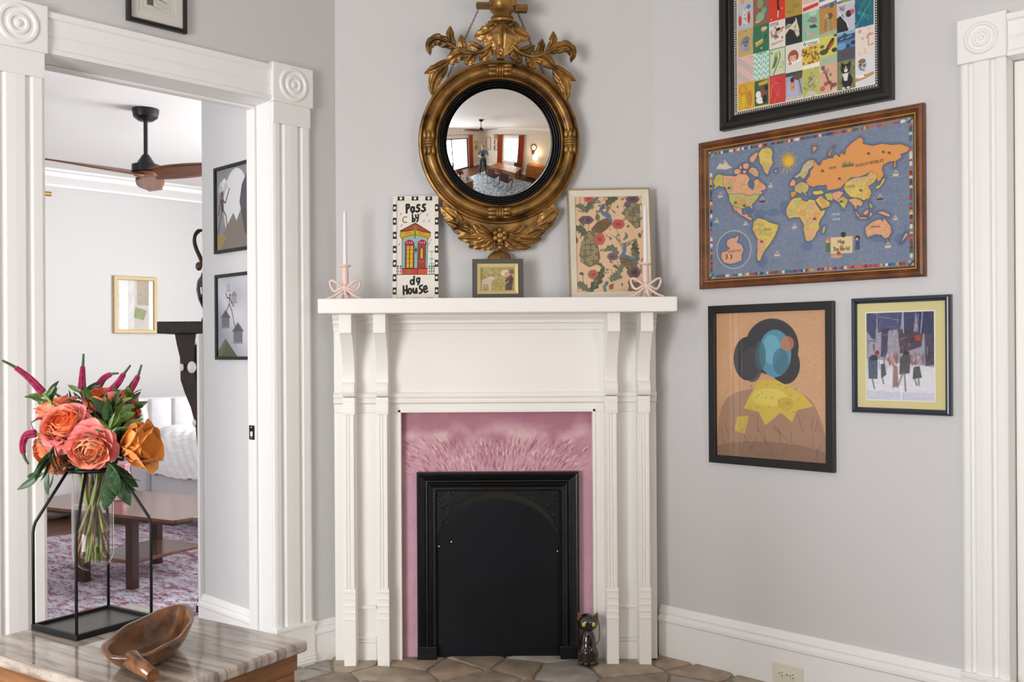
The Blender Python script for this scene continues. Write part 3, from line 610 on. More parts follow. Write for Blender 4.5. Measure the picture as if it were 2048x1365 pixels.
# ---- postcards poster in its black frame
def postcards():
    YF = -.03
    x0 = (WR.px(1437, 130, YF)[0] + WR.px(1440, 256, YF)[0]) / 2; x1 = (WR.px(1782, 20, YF)[0] + WR.px(1783, 200, YF)[0]) / 2
    z0 = (WR.px(1440, 257, YF)[1] + WR.px(1783, 202, YF)[1]) / 2
    c0, c1 = WR.px(1476, 210, -.012)[0], WR.px(1736, 160, -.012)[0]; zc = (WR.px(1476, 215, -.012)[1] + WR.px(1736, 166, -.012)[1]) / 2
    cwd = (c1 - c0) / 8; ch = abs(WR.px(1476, 161, -.012)[1] - WR.px(1476, 108, -.012)[1]); b = .017
    rows = 5; pw_, ph_ = c1 - c0 + 2 * b, rows * ch + 2 * b; fw = c0 - b - x0; z1 = z0 + ph_ + 2 * fw
    res = 620 / pw_; cv = Cv(int(pw_ * res), int(ph_ * res), '#e9e3d6'); W, H = cv.w, cv.h; r = random.Random(11)
    def sq(a, c, d, e, col): cv.rect(a, c, d, e, col, raw=True)
    step = .0088 * res                         # dotted black and white border
    for (a, c, d, e) in ((5, 5, W - 5, 15), (5, H - 15, W - 5, H - 5), (5, 5, 15, H - 5), (W - 15, 5, W - 5, H - 5)): sq(a, c, d, e, '#1c1b1a')
    for k in range(int(W / step) + 1):
        for y in (10, H - 10): cv.ell((k * step + 5, y), 3.0, 3.0, '#efe9dc', raw=True, n=8)
    for k in range(int(H / step) + 1):
        for x in (10, W - 10): cv.ell((x, k * step + 5), 3.0, 3.0, '#efe9dc', raw=True, n=8)
    cwp, chp = cwd * res, ch * res
    BG = [['#dba92c', '#3a4a34', '#cf3a36', '#a9a7bd', '#bdbf5e', '#dcae93', '#7d7f55', '#dfe0e3'],
          ['#e6cfc6', '#bfe0cf', '#cfd8b4', '#e2ded6', '#e0bf4a', '#d3cf62', '#4d7fb4', '#e9dccf'],
          ['#c9a867', '#2f6b4d', '#e4e0d8', '#25262a', '#8fc4a1', '#c08a45', '#c9c3d2', '#1f6f86'],
          ['#c4bfc0', '#94604a', '#d63a20', '#b4913f', '#e9d5cd', '#7b7aa0', '#8a9a55', '#2b6f72'],
          ['#d8c08a', '#5f8f9a', '#c9573a', '#e5dccb', '#4b6b45', '#d9a94a', '#b06a78', '#dfd9cc']]
    for j in range(rows):
        for i in range(8):
            ox, oy = b * res + i * cwp, H - b * res - (j + 1) * chp
            q = lambda pts: [(ox + x * cwp, oy + y * chp) for x, y in pts]
            P = lambda pts, col, al=1.0: cv.poly(q(pts), col, al, raw=True)
            E = lambda c, rx, ry, col, al=1.0, rot=0.0: cv.ell(q([c])[0], rx * cwp, ry * chp, col, al, rot, raw=True, n=16)
            Ln = lambda pts, wd, col, al=1.0: cv.line(q(pts), wd, col, al, raw=True)
            P([(0, 0), (1, 0), (1, 1), (0, 1)], BG[j][i]); k = (j, i)
            if k == (0, 0):
                E((.3, .25), .28, .17, '#e4a523'); E((.72, .6), .2, .3, '#c7772a', .6); E((.35, .7), .22, .28, '#e2c12f')
                for n in range(16): a = n * .4; Ln([(.32 + .17 * math.cos(a), .25 + .12 * math.sin(a)), (.32 + .29 * math.cos(a), .25 + .2 * math.sin(a))], 1.4, '#5b3c12', .8)
                Ln([(.25, .4), (.2, .7), (.3, .95)], 1.3, '#5b3c12'); Ln([(.5, .4), (.5, .7), (.45, .95), (.8, .95)], 1.3, '#5b3c12'); Ln([(.7, .4), (.85, .6), (.8, .9)], 1.2, '#6b3d12')
            elif k == (0, 1):
                P([(0, 0), (1, 0), (1, 1), (0, 1)], '#d7c24d'); P([(.06, .04), (.94, .04), (.94, .96), (.06, .96)], '#3f5a44')
                E((.45, .75), .3, .15, '#efece6'); E((.6, .5), .2, .2, '#8a4f35'); E((.3, .55), .17, .13, '#efece6'); E((.7, .75), .15, .16, '#1d1d1d'); P([(.3, .12), (.9, .06), (.9, .2), (.35, .24)], '#c9ad4b'); E((.8, .35), .14, .1, '#1f2b22')
            elif k == (0, 2):
                for n in range(9): Ln(bez([(r.random(), r.random()), (r.random(), r.random()), (r.random(), r.random())], 6), r.uniform(2, 6), r.choice(['#e86a4a', '#e0568c', '#f08a6a', '#b92a3c']), .55)
            elif k == (0, 3):
                P([(0, 0), (1, 0), (1, .14), (0, .14)], '#3d4a44'); E((.7, .2), .3, .12, '#6c4a44'); P([(.06, .9), (.15, .35), (.4, .16), (.68, .35), (.78, .9)], '#b8b7d2'); E((.42, .48), .17, .2, '#d09a80'); E((.4, .28), .13, .1, '#3b3350'); E((.44, .55), .05, .02, '#b6424a'); P([(.0, .9), (1, .9), (1, 1), (0, 1)], '#d9d6cf')
                for n in range(9): Ln([(.06 + n * .1, .97), (.1 + n * .1, .92)], 1.6, '#33302e')
                Ln([(.8, .3), (.95, .8)], 4, '#4f6a55')
            elif k == (0, 4):
                for n in range(60): E((.5 + r.gauss(0, .16), .5 + r.gauss(0, .22)), .06, .04, r.choice(['#8f8a6a', '#b8b38c', '#d9d4b8', '#6f6f5a', '#a79a86']), .7)
                P([(.1, 1), (.35, .8), (.65, .82), (.95, 1)], '#cfc8b4')
            elif k == (0, 5):
                for n in range(13): E((r.uniform(.08, .92), r.uniform(.06, .94)), r.uniform(.08, .17), r.uniform(.05, .1), r.choice(['#b5634c', '#8f5648', '#e6cdb8', '#6f7f7a', '#c98468', '#7b4a3c']), .85, r.uniform(0, 3))
                Ln([(.35, .3), (.55, .68)], 7, '#7a4a38')
            elif k == (0, 6):
                for n in range(40): E((r.random(), r.random()), .07, .05, r.choice(['#6f7a48', '#9a9866', '#58653c', '#8a8a5c']), .6)
                E((.55, .72), .3, .26, '#17181a'); E((.47, .3), .27, .17, '#17181a'); P([(.22, .2), (.22, .04), (.4, .16)], '#17181a'); P([(.56, .15), (.74, .03), (.74, .24)], '#17181a'); P([(.3, .45), (.62, .45), (.55, .72), (.38, .7)], '#e8e6e2'); E((.48, .36), .1, .06, '#e8e6e2'); Ln([(.47, .2), (.48, .36)], 3, '#e8e6e2'); E((.38, .28), .04, .02, '#a9b56a'); E((.57, .28), .04, .02, '#a9b56a'); E((.35, .95), .09, .03, '#e8e6e2'); E((.6, .95), .09, .03, '#e8e6e2')
            elif k == (0, 7):
                E((.38, .3), .24, .18, '#b8b4b2'); E((.36, .16), .2, .08, '#8f6a4c'); Ln([(.2, .25), (.3, .45), (.5, .5)], 3, '#47423f'); E((.3, .28), .05, .04, '#3a3634'); E((.48, .32), .05, .04, '#3a3634'); P([(.0, .72), (.4, .66), (1, .58), (1, .68), (.5, .78), (0, .84)], '#c9974e'); P([(.0, .62), (.3, .6), (.6, .7), (.2, .74)], '#f4f2ee'); E((.5, .66), .03, .03, '#222')
            elif k == (1, 0):
                for n in range(-6, 14):
                    c = '#3e4d63' if (n // 3) % 2 == 0 else '#d9695f'
                    for m in range(22): x = m / 21; y = n * .09 + x * .55 + .0; (0 < y < 1) and cv.line(q([(x, y), (x + .012, min(1, y + .04))]), 1.5, c, .85, raw=True)
            elif k == (1, 1):
                for y in range(10):
                    for x in range(7):
                        E((.08 + x * .14, .06 + y * .1), .045, .03, '#7fc0a2' if (x + y) % 2 else '#e8f4ec'); (y % 2 == 1) and E((.08 + x * .14, .1 + y * .1), .025, .018, '#2f4a6a')
            elif k == (1, 2):
                P([(0, 0), (1, 0), (1, 1), (0, 1)], '#4f5a46'); P([(.04, .03), (.96, .03), (.96, .97), (.04, .97)], '#cfd9b6'); Ln(bez([(.62, .15), (.66, .35), (.5, .6), (.25, .95)], 6), 3.5, '#4a4a35'); P([(.36, .2), (.5, .16), (.52, .42), (.35, .68), (.16, .72), (.3, .42)], '#5f7d3a'); E((.44, .24), .09, .08, '#9fae4c')
                for n in range(14): E((.65 + r.random() * .25, .5 + r.random() * .35), .03, .025, r.choice(['#b5ad4c', '#8b9a4a']))
                E((.15, .15), .07, .05, '#9a9a4c')
            elif k == (1, 3):
                E((.46, .45), .32, .24, '#a5532f'); E((.44, .5), .2, .17, '#e8b99a'); P([(.3, .32), (.6, .28), (.62, .4), (.32, .42)], '#a5532f'); E((.36, .5), .03, .02, '#3a2a22'); E((.54, .48), .03, .02, '#3a2a22'); P([(.2, .62), (.5, .64), (.95, .52), (.9, .66), (.4, .72)], '#f2efe9'); E((.28, .68), .1, .04, '#c2633f')
            elif k == (1, 4):
                P([(0, 0), (1, 0), (1, .2), (0, .24)], '#f0ece2'); P([(0, .88), (1, .84), (1, 1), (0, 1)], '#f0ece2'); cv.text('Arizona', ox + .06 * cwp, oy + .19 * chp, .15 * chp, '#23201e', 1.7, .52, 0, raw=True)
                for n in range(46): E((r.random(), .28 + r.random() * .54), r.uniform(.03, .1), r.uniform(.02, .06), r.choice(['#8a5a24', '#c98f2a', '#5f4022', '#e7cf62', '#6a4a5a', '#a8731f']), .8)
                Ln([(.4, .55), (.55, .4), (.6, .68), (.8, .5)], 2, '#2e2118')
            elif k == (1, 5):
                P([(0, .75), (1, .7), (1, 1), (0, 1)], '#aebfa0'); E((.25, .55), .25, .1, '#4a5430'); E((.85, .55), .16, .08, '#414c2c'); E((.15, .35), .13, .06, '#5d6838'); P([(.3, .5), (.55, .25), (.72, .12), (.84, .17), (.8, .34), (.6, .48), (.36, .58)], '#5a4233'); P([(.5, .42), (.76, .24), (.8, .34), (.6, .48)], '#b9573a'); E((.77, .17), .08, .05, '#3b3230'); E((.92, .05), .12, .05, '#4a5430')
            elif k == (1, 6):
                P([(0, 0), (1, 0), (1, .12), (0, .12)], '#8fb2cf'); P([(0, .2), (.25, .14), (.42, .04), (.6, .15), (1, .12), (1, .3), (0, .34)], '#2f4f6d'); P([(0, .62), (.5, .55), (1, .6), (1, 1), (0, 1)], '#4c5560'); E((.25, .5), .25, .12, '#6fa2cc'); E((.6, .52), .1, .06, '#22344a'); E((.9, .45), .14, .07, '#22303f'); E((.45, .82), .22, .09, '#5f4a48'); Ln([(.2, .26), (.35, .22)], 2.2, '#e6e6e6'); Ln([(.5, .24), (.8, .19)], 2.2, '#e6e6e6')
            elif k == (1, 7):
                for n in range(11): P([(x := r.uniform(.02, .8), y := r.uniform(.02, .88)), (x + .15, y), (x + .15, y + .09), (x, y + .09)], r.choice(['#d9a79b', '#c98a80', '#e3c2b2']), .8)
                P([(.68, .3), (1, .28), (1, .66), (.68, .68)], '#c98a80'); P([(.73, .34), (1, .32), (1, .62), (.73, .64)], '#ecd9cc')
            elif k == (2, 0):
                E((.45, .55), .3, .24, '#8f9094'); E((.55, .42), .22, .14, '#7b7d84'); E((.3, .68), .2, .12, '#a4a5a8'); E((.4, .5), .05, .03, '#333'); E((.6, .5), .05, .03, '#333'); E((.5, .62), .07, .04, '#4a4b50'); E((.6, .75), .2, .1, '#999aa0')
            elif k == (2, 1):
                E((.5, .5), .6, .6, '#37805c', .4); P([(.12, .62), (.6, .52), (.64, .66), (.18, .8)], '#c2a04a'); P([(.12, .62), (.6, .52), (.6, .58), (.14, .68)], '#dfc77a'); E((.65, .18), .16, .09, '#e5b98f'); E((.6, .22), .05, .03, '#c9762f'); E((.8, .16), .07, .05, '#e8d8c0'); Ln([(.62, .26), (.6, .55)], 2, '#7fa06a'); E((.52, .86), .05, .03, '#d8e0d2'); E((.75, .45), .12, .07, '#2a5a3e')
            elif k == (2, 2):
                for n in range(7): Ln([(.08 + n * .075, .17), (.08 + n * .075, .07), (.12 + n * .075, .07)], 1.7, '#22201f')
                for n in range(36): E((.5 + r.gauss(0, .2), .52 + r.gauss(0, .13)), .07, .04, r.choice(['#b87a52', '#d9b092', '#9a8a80', '#8a5a3c', '#e0c9b4']), .75)
                E((.55, .33), .15, .06, '#26282c'); P([(.12, .8), (.85, .74), (.85, .8), (.14, .87)], '#cf9a6a', .8); E((.4, .55), .12, .06, '#6f6f74')
            elif k == (2, 3):
                P([(0, .3), (.2, .24), (.42, .28), (.55, .2), (.7, .22), (.82, .5), (.84, .74), (.7, .78), (.6, .66), (.5, .52), (.25, .42), (0, .6)], '#e0d6bb'); P([(.58, .22), (.62, .06), (.72, .22)], '#e0d6bb'); P([(0, .3), (.45, .26), (.3, .34), (0, .42)], '#8f8678'); E((.58, .4), .04, .025, '#1c1b1a'); E((.76, .72), .03, .02, '#5a5148'); Ln([(.5, .5), (.82, .6)], 1.6, '#6a4a30'); Ln([(.62, .3), (.56, .55), (.6, .68)], 1.6, '#6a4a30')
            elif k == (2, 4):
                E((.58, .32), .2, .1, '#c6ccc8'); P([(.25, .32), (.5, .2), (.85, .24), (.88, .44), (.6, .42)], '#8b908f'); P([(.4, .5), (.75, .48), (.9, .62), (.5, .6)], '#4a4f50'); E((.2, .62), .12, .07, '#d6a3a6'); E((.35, .76), .12, .07, '#dba9a4'); E((.6, .83), .16, .06, '#cfa09a'); E((.65, .08), .25, .1, '#b3dcbd', .8); Ln([(.2, .65), (.22, .95)], 2, '#5d9a68')
            elif k == (2, 5):
                E((.5, .55), .28, .32, '#b99a6a'); E((.6, .34), .17, .12, '#6d5036'); E((.42, .36), .13, .12, '#c9a878'); E((.36, .62), .1, .25, '#9a7d50'); E((.65, .66), .1, .22, '#a8895a'); E((.48, .38), .04, .02, '#2e241c'); P([(0, .9), (1, .84), (1, 1), (0, 1)], '#a9b8a0')
            elif k == (2, 6):
                P([(0, .5), (.3, .4), (.65, .9), (.6, 1), (0, 1)], '#222327'); E((.66, .42), .17, .12, '#2a2a2e'); Ln([(.1, .3), (.3, .5), (.55, .72), (.62, .9)], 4, '#e9e7ec'); E((.85, .38), .12, .09, '#cf5a4e'); E((.3, .2), .16, .08, '#9a9aa6'); Ln([(.15, .12), (.4, .3)], 2, '#33333a'); P([(0, 0), (1, 0), (1, .06), (0, .06)], '#d9d6dc'); Ln([(.12, .14), (.5, .1)], 2, '#8f944a')
            elif i == 7:
                for n in range(12): Ln(bez([(r.random(), r.random()), (r.random(), r.random()), (r.random(), r.random())], 6), r.uniform(3, 8), r.choice(['#2f9a6a', '#1d4f9a', '#3fb08a', '#17507a', '#2a7f4a']), .6)
            elif k == (3, 0):
                E((.5, .55), .2, .36, '#d9d6d8'); E((.16, .65), .1, .2, '#c0402f'); E((.72, .6), .1, .22, '#c0402f'); E((.7, .2), .15, .08, '#3f8fc4'); P([(0, .85), (1, .85), (1, 1), (0, 1)], '#b9bcc8')
                for n in range(12): E((.5 + r.gauss(0, .08), .5 + r.gauss(0, .2)), .03, .02, '#3b3f4a')
            elif k == (3, 1):
                E((.45, .7), .27, .17, '#8fb08a'); E((.7, .5), .16, .12, '#5fae9a'); E((.45, .2), .2, .2, '#86a06a'); E((.3, .85), .18, .06, '#9fbf9a')
            elif k == (3, 2):
                P([(.45, 0), (.65, 0), (.6, .4), (.65, .65), (.52, .68), (.5, .35)], '#241a1a'); Ln([(.56, .65), (.55, .88)], 4, '#e9e2da'); Ln([(.5, .2), (.75, .1)], 3, '#241a1a'); E((.15, .92), .04, .03, '#f0c07a'); E((.8, .6), .04, .03, '#f0c07a')
            elif k == (3, 3):
                E((.5, .3), .18, .12, '#d98a9a'); Ln([(.5, .4), (.45, .9)], 2, '#6a7f3a'); E((.65, .65), .2, .07, '#7f8f45'); E((.25, .8), .14, .05, '#7f8f45')
            elif k == (3, 4):
                for y in range(9): Ln([(.05, .1 + y * .07), (.95, .08 + y * .07)], 2.2, '#c94a44', .75)
                P([(.05, .82), (.95, .74), (.95, .86), (.05, .95)], '#cf3a2f')
            else:
                for n in range(14): E((r.random(), r.random()), .13, .09, r.choice(['#6f6aa0', '#8a9a55', '#4f5f7a', '#b98a9a', '#3f4a30', '#d9c9a0']), .6)
                if j == 3: P([(0, .78), (1, .7), (1, .84), (0, .92)], '#eee9e2')
    prof = [(0, 0), (0, .030), (.010, .036), (.022, .036), (.030, .030), (fw * .62, .018), (fw * .80, .015), (fw * .86, .018), (fw - .004, .018), (fw, .014), (fw, 0)]
    framed('framed_poster', 'large black wood frame of small vintage postcards hanging highest on the wall', 'picture', WR, (x0, x1, z0, z1), prof, mat('black_carved_wood', '#141311', .42, bump=.1, bscale=60), cv, inner=fw)
postcards()
# ---- world map in the reddish wood frame
def world_map():
    T = [(112, 350), (1510, 120), (1520, 1145), (135, 1222)]
    r = rect_px(WR, (1395, 285), (1846, 208), (1851, 554), (1401, 578), -.02); rp = rect_px(WR, *[(1380 + x * .29308, 200 + y * .29304) for x, y in T], -.008)
    fw = ((rp[0] - r[0]) + (r[1] - rp[1]) + (rp[2] - r[2]) + (r[3] - rp[3])) / 4
    W = 620; H = int(W * (rp[3] - rp[2]) / (rp[1] - rp[0])); cv = Cv(W, H, '#73829b', T)
    n = noise2(H, W, 60, 1)[..., None]; cv.a = cv.a * (1 - n * .35) + Cv.hx('#8b8f9c') * n * .35; cv.mottle(3, .07, 2).mottle(1.3, .07, 3)
    rr = random.Random(4)
    L = {}
    def land(pts, col, halo=True): L.setdefault('h', []).append(pts); L.setdefault('l', []).append((pts, col))
    alaska = [(150, 560), (165, 520), (185, 503), (217, 515), (219, 570), (240, 600), (190, 585), (170, 600), (155, 615), (165, 585)]
    land(alaska, '#c7b762'); PK, YE, GR, OR = '#dfa583', '#dcc35f', '#b9b86b', '#df9a55'
    land([(217, 515), (300, 522), (330, 505), (375, 510), (400, 540), (385, 570), (400, 600), (420, 620), (430, 590), (425, 555), (450, 540), (480, 565), (510, 595), (505, 615), (470, 625), (490, 640), (465, 650), (440, 640), (400, 655), (360, 640), (255, 645), (235, 600), (219, 570)], PK)
    for p in ([(290, 480), (320, 470), (340, 490), (320, 510), (295, 505)], [(350, 440), (380, 430), (395, 450), (380, 475), (355, 470)], [(395, 400), (430, 365), (455, 360), (440, 400), (420, 430), (400, 425)], [(385, 490), (410, 460), (440, 470), (460, 500), (450, 530), (425, 520), (400, 500)], [(325, 455), (342, 448), (345, 468), (330, 478)], [(350, 485), (370, 480), (375, 500), (355, 505)]): land(p, PK)
    land([(258, 645), (360, 642), (400, 657), (440, 643), (468, 652), (450, 680), (430, 705), (415, 715), (425, 745), (412, 745), (400, 725), (365, 735), (350, 745), (325, 735), (300, 735), (280, 715), (265, 690)], GR)
    land([(285, 720), (325, 737), (348, 745), (350, 778), (368, 785), (385, 775), (390, 795), (412, 805), (420, 822), (405, 822), (370, 800), (335, 780), (310, 755), (300, 760), (295, 745)], PK)
    land([(455, 370), (475, 340), (515, 325), (540, 335), (550, 360), (545, 400), (553, 440), (535, 465), (520, 515), (500, 500), (485, 460), (465, 435), (460, 400)], YE)
    land([(430, 830), (460, 808), (510, 820), (530, 835), (560, 845), (600, 855), (590, 890), (575, 930), (555, 960), (540, 985), (520, 1010), (500, 1040), (490, 1060), (478, 1095), (462, 1095), (455, 1060), (462, 1000), (460, 950), (440, 920), (422, 880), (428, 850)], YE)
    land([(680, 690), (700, 675), (745, 670), (755, 690), (790, 700), (800, 685), (840, 690), (850, 720), (870, 745), (880, 765), (912, 755), (905, 785), (880, 820), (868, 850), (875, 880), (855, 905), (845, 935), (825, 960), (795, 970), (780, 955), (775, 920), (765, 885), (770, 855), (755, 830), (740, 805), (700, 805), (670, 815), (650, 785), (648, 750), (660, 725)], '#d7bd67')
    land([(895, 880), (912, 862), (915, 880), (905, 915), (893, 915)], GR); land([(678, 632), (712, 628), (715, 650), (695, 670), (680, 665)], OR)
    land([(700, 600), (720, 580), (745, 565), (790, 575), (800, 600), (795, 625), (775, 640), (790, 655), (780, 660), (760, 635), (740, 645), (720, 635), (705, 625)], GR); land([(668, 580), (690, 545), (710, 560), (705, 590), (680, 595)], PK)
    land([(700, 530), (740, 500), (760, 450), (790, 420), (830, 415), (855, 440), (850, 465), (830, 455), (800, 480), (790, 510), (770, 540), (755, 545), (740, 525), (715, 540)], '#c2b78a')
    land([(830, 420), (855, 450), (875, 455), (890, 420), (940, 405), (960, 405), (975, 375), (1005, 400), (1015, 370), (1040, 385), (1050, 340), (1090, 300), (1140, 265), (1165, 280), (1160, 310), (1230, 325), (1290, 310), (1350, 320), (1420, 315), (1480, 340), (1465, 365), (1415, 385), (1425, 405), (1385, 430), (1385, 475), (1370, 470), (1380, 430), (1340, 435), (1300, 455), (1290, 485), (1305, 520), (1280, 560), (1262, 570), (1258, 530), (1215, 500), (1180, 520), (1140, 535), (1080, 540), (1040, 580), (1010, 610), (960, 620), (930, 625), (900, 590), (860, 590), (830, 600), (800, 590), (780, 560), (800, 530), (810, 490), (830, 465)], OR)
    land([(1050, 570), (1110, 545), (1190, 530), (1215, 498), (1250, 515), (1258, 540), (1240, 575), (1215, 590), (1200, 600), (1222, 640), (1210, 680), (1170, 695), (1140, 680), (1080, 670), (1050, 640), (1035, 610)], YE)
    land([(845, 690), (880, 660), (905, 680), (945, 710), (935, 735), (890, 750), (870, 725)], YE); land([(825, 630), (890, 625), (900, 645), (850, 655), (830, 650)], YE); land([(905, 650), (950, 640), (965, 670), (960, 695), (925, 690)], GR)
    land([(955, 645), (1000, 630), (1035, 640), (1010, 675), (985, 700), (965, 680)], PK); land([(985, 695), (1030, 665), (1065, 690), (1055, 720), (1038, 755), (1020, 735), (1005, 710)], GR); land([(1065, 690), (1110, 680), (1145, 690), (1165, 710), (1155, 735), (1125, 730), (1120, 760), (1105, 730), (1085, 710)], PK)
    for p, c in (([(1110, 760), (1135, 790), (1145, 805), (1130, 805)], PK), ([(1165, 785), (1195, 755), (1205, 775), (1185, 795)], PK), ([(1135, 808), (1195, 812), (1190, 822), (1140, 818)], PK), ([(1215, 770), (1230, 790), (1210, 815)], PK), ([(1260, 778), (1300, 770), (1350, 795), (1340, 808), (1290, 790)], PK), ([(1250, 605), (1280, 590), (1300, 550), (1315, 545), (1300, 580), (1275, 612), (1255, 620)], YE), ([(1205, 705), (1220, 720), (1235, 745), (1215, 745)], GR), ([(1325, 960), (1335, 960), (1330, 978)], PK), ([(1455, 915), (1470, 930), (1440, 965), (1420, 985), (1435, 955)], PK), ([(925, 385), (945, 345), (970, 325), (950, 350), (940, 390)], OR), ([(820, 330), (845, 320), (850, 340), (825, 365)], OR), ([(565, 485), (580, 480), (582, 495), (568, 498)], PK)): land(p, c)
    land([(1182, 880), (1215, 850), (1255, 830), (1285, 822), (1300, 840), (1310, 815), (1330, 845), (1352, 870), (1358, 910), (1340, 945), (1315, 955), (1290, 930), (1250, 925), (1200, 945), (1185, 920)], PK)
    for p in L['h']: cv.line(p, 17, '#51678d', .35, True)
    for p in L['h']: cv.line(p, 6, '#3d4a66', .55, True)
    for c in ((470, 780, 40, 30), (640, 740, 35, 50), (490, 1100, 38, 40), (790, 1000, 40, 30), (1280, 950, 70, 30), (560, 770, 50, 25), (1420, 960, 40, 40)): cv.ell((c[0], c[1]), c[2], c[3], '#48628c', .45)
    for p, c in L['l']: cv.line(p, 2, '#5b3a2c', .8, True); cv.poly(p, c)
    for blot, c in (([(440, 830), (500, 830), (500, 860), (450, 870)], PK), ([(455, 960), (520, 950), (500, 1035), (475, 1090), (460, 1060)], PK), ([(700, 690), (740, 680), (745, 730), (710, 750)], GR), ([(790, 710), (840, 700), (860, 745), (800, 770)], PK), ([(655, 750), (700, 745), (720, 790), (670, 800)], GR), ([(760, 790), (850, 780), (860, 840), (780, 850)], PK), ([(780, 880), (850, 880), (830, 950), (795, 960)], PK), ([(720, 760), (780, 750), (790, 790), (730, 795)], OR), ([(1065, 558), (1120, 538), (1190, 542), (1180, 566), (1100, 580)], '#c9aa9c'), ([(470, 900), (510, 880), (520, 920), (480, 935)], GR), ([(880, 780), (860, 830), (830, 800), (850, 760)], OR)): cv.poly(blot, c, .8)
    def inside(p, poly):
        c_ = False
        for i in range(len(poly)):
            (ax, ay), (bx, by) = poly[i], poly[i - 1]
            if (ay > p[1]) != (by > p[1]) and p[0] < (bx - ax) * (p[1] - ay) / (by - ay) + ax: c_ = not c_
        return c_
    for pts, col in L['l']:                     # patchwork of countries inside the larger lands
        xs_, ys_ = [p[0] for p in pts], [p[1] for p in pts]; big = (max(xs_) - min(xs_)) * (max(ys_) - min(ys_))
        if big < 3500 or col == OR: continue
        for _ in range(int(min(26, big / 1500))):
            cx_, cy_ = rr.uniform(min(xs_), max(xs_)), rr.uniform(min(ys_), max(ys_))
            if not inside((cx_, cy_), pts): continue
            pg = []
            for q_ in range(7):
                an = q_ * 2 * PI / 7; rad = rr.uniform(14, 30); pp = (cx_ + rad * math.cos(an), cy_ + rad * math.sin(an))
                while not inside(pp, pts) and rad > 3: rad *= .7; pp = (cx_ + rad * math.cos(an), cy_ + rad * math.sin(an))
                pg.append(pp)
            cv.poly(pg, rr.choice([PK, YE, GR, OR, '#d9b08a', '#cdbb72']), .55); cv.line(pg, .9, '#8a6a44', .5, True)
    for _ in range(90): x, y = rr.choice([(760, 800), (480, 900), (750, 600), (330, 590), (350, 690), (960, 660)]); x += rr.uniform(-75, 75); y += rr.uniform(-70, 70); cv.line([(x, y), (x + rr.uniform(-18, 18), y + rr.uniform(-12, 12))], 1.1, '#7a5a3a', .45)
    for c, a, b_ in (((405, 575), 18, 30), ((845, 610), 22, 9), ((910, 610), 12, 25), ((800, 505), 8, 28), ((400, 760), 30, 22), ((820, 668), 30, 10)): cv.ell(c, a, b_, '#54698d')
    # sun, pole inset, ships, lettering
    for k in range(16): a = k * PI / 8 + .1; l = 62 if k % 2 else 52; l += 25 * (k in (4, 5)); cv.line([(658 + 30 * math.cos(a), 420 + 34 * math.sin(a)), (658 + l * math.cos(a), 420 + l * 1.1 * math.sin(a))], 2.2, '#dba93a')
    cv.ell((658, 420), 38, 42, '#d9a12a'); cv.ell((662, 425), 26, 28, '#e5b83c')
    cv.ell((300, 1018), 112, 126, '#647593', .6); cv.line([(300 + 114 * math.cos(t), 1018 + 127 * math.sin(t)) for t in np.linspace(0, 2 * PI, 50)], 2.2, '#dccfae')
    ant = [(250, 990), (255, 955), (285, 940), (310, 940), (325, 920), (330, 945), (315, 970), (350, 985), (365, 1020), (350, 1060), (355, 1090), (320, 1105), (280, 1115), (235, 1105), (215, 1070), (220, 1035), (250, 1030), (275, 1010)]
    cv.line(ant, 9, '#46608c', .6, True); cv.poly(ant, PK); cv.text('ANTARCTICA', 258, 1040, 13, '#7b5a48', 1, .75, -.1)
    for x in (250, 280): cv.line([(x, 1052), (x + 6, 1065), (x, 1080)], 3, '#2a2422')
    for x, y, s in ((225, 445, 1.3), (200, 655, .8), (180, 825, .7), (375, 845, .7), (485, 690, 1), (705, 870, .8), (590, 1055, .9), (1385, 520, 1), (1280, 682, 1), (1335, 1005, 1), (1385, 820, .7), (540, 590, .7)):
        c = '#5e3328' if (x, y) in ((485, 690), (1280, 682)) else '#d8c9ae'
        cv.poly([(x - 25 * s, y), (x + 25 * s, y - 3 * s), (x + 15 * s, y + 12 * s), (x - 15 * s, y + 14 * s)], c); cv.line([(x - 12 * s, y), (x, y - 28 * s), (x + 14 * s, y - 2 * s)], 1.8, '#d8c9ae'); cv.line([(x - 45 * s, y + 20 * s), (x + 40 * s, y + 14 * s)], 1, '#b9bcc0', .6)
    cv.poly([(170, 470), (195, 430), (215, 445), (235, 415), (250, 445), (280, 460), (240, 475)], '#d9cbb2')
    for k in range(8): cv.poly([(1020 + k * 10, 470 - k), (1026 + k * 10, 435 - (k % 3) * 8), (1032 + k * 10, 468 - k)], '#55683f')
    cv.text('SOCIALIST REPUBLICS', 1112, 468, 17, '#7a4526', 1.3, .66, -.17); cv.text('UNION', 935, 482, 14, '#7a4526', 1.1, .75, -.15); cv.text('CHINA', 1045, 612, 16, '#6a5a2c', 1.2, 1.0, -.1); cv.text('INDIAN', 958, 795, 13, '#c9ced6', 1, .8, -.06); cv.text('OCEAN', 962, 828, 13, '#c9ced6', 1, .8, -.06); cv.text('BRAZIL', 505, 890, 11, '#7a5a2c', 1, .9, -.05); cv.text('AUSTRALIA', 1222, 880, 10, '#7a4a38', 1, .7, -.06)
    for x, y in ((260, 600), (305, 700), (1200, 375), (1300, 365), (1340, 372), (890, 490), (1150, 625), (485, 965), (365, 720), (840, 815), (1020, 700), (1005, 545)): cv.ell((x, y), 10, 7, '#7a4a2c' if x % 4 else '#4a5a3a'); cv.line([(x - 10, y + 6), (x + 12, y + 8)], 1.3, '#5a3a2a')
    cv.poly([(950, 945), (1098, 935), (1098, 1048), (952, 1055)], '#e0c796'); cv.text('Map', 1000, 985, 24, '#3a2a20', 1.4, .62, -.06); cv.text('of', 1016, 1008, 13, '#3a2a20', 1.1); cv.text('The World', 968, 1036, 25, '#3a2a20', 1.4, .52, -.06)
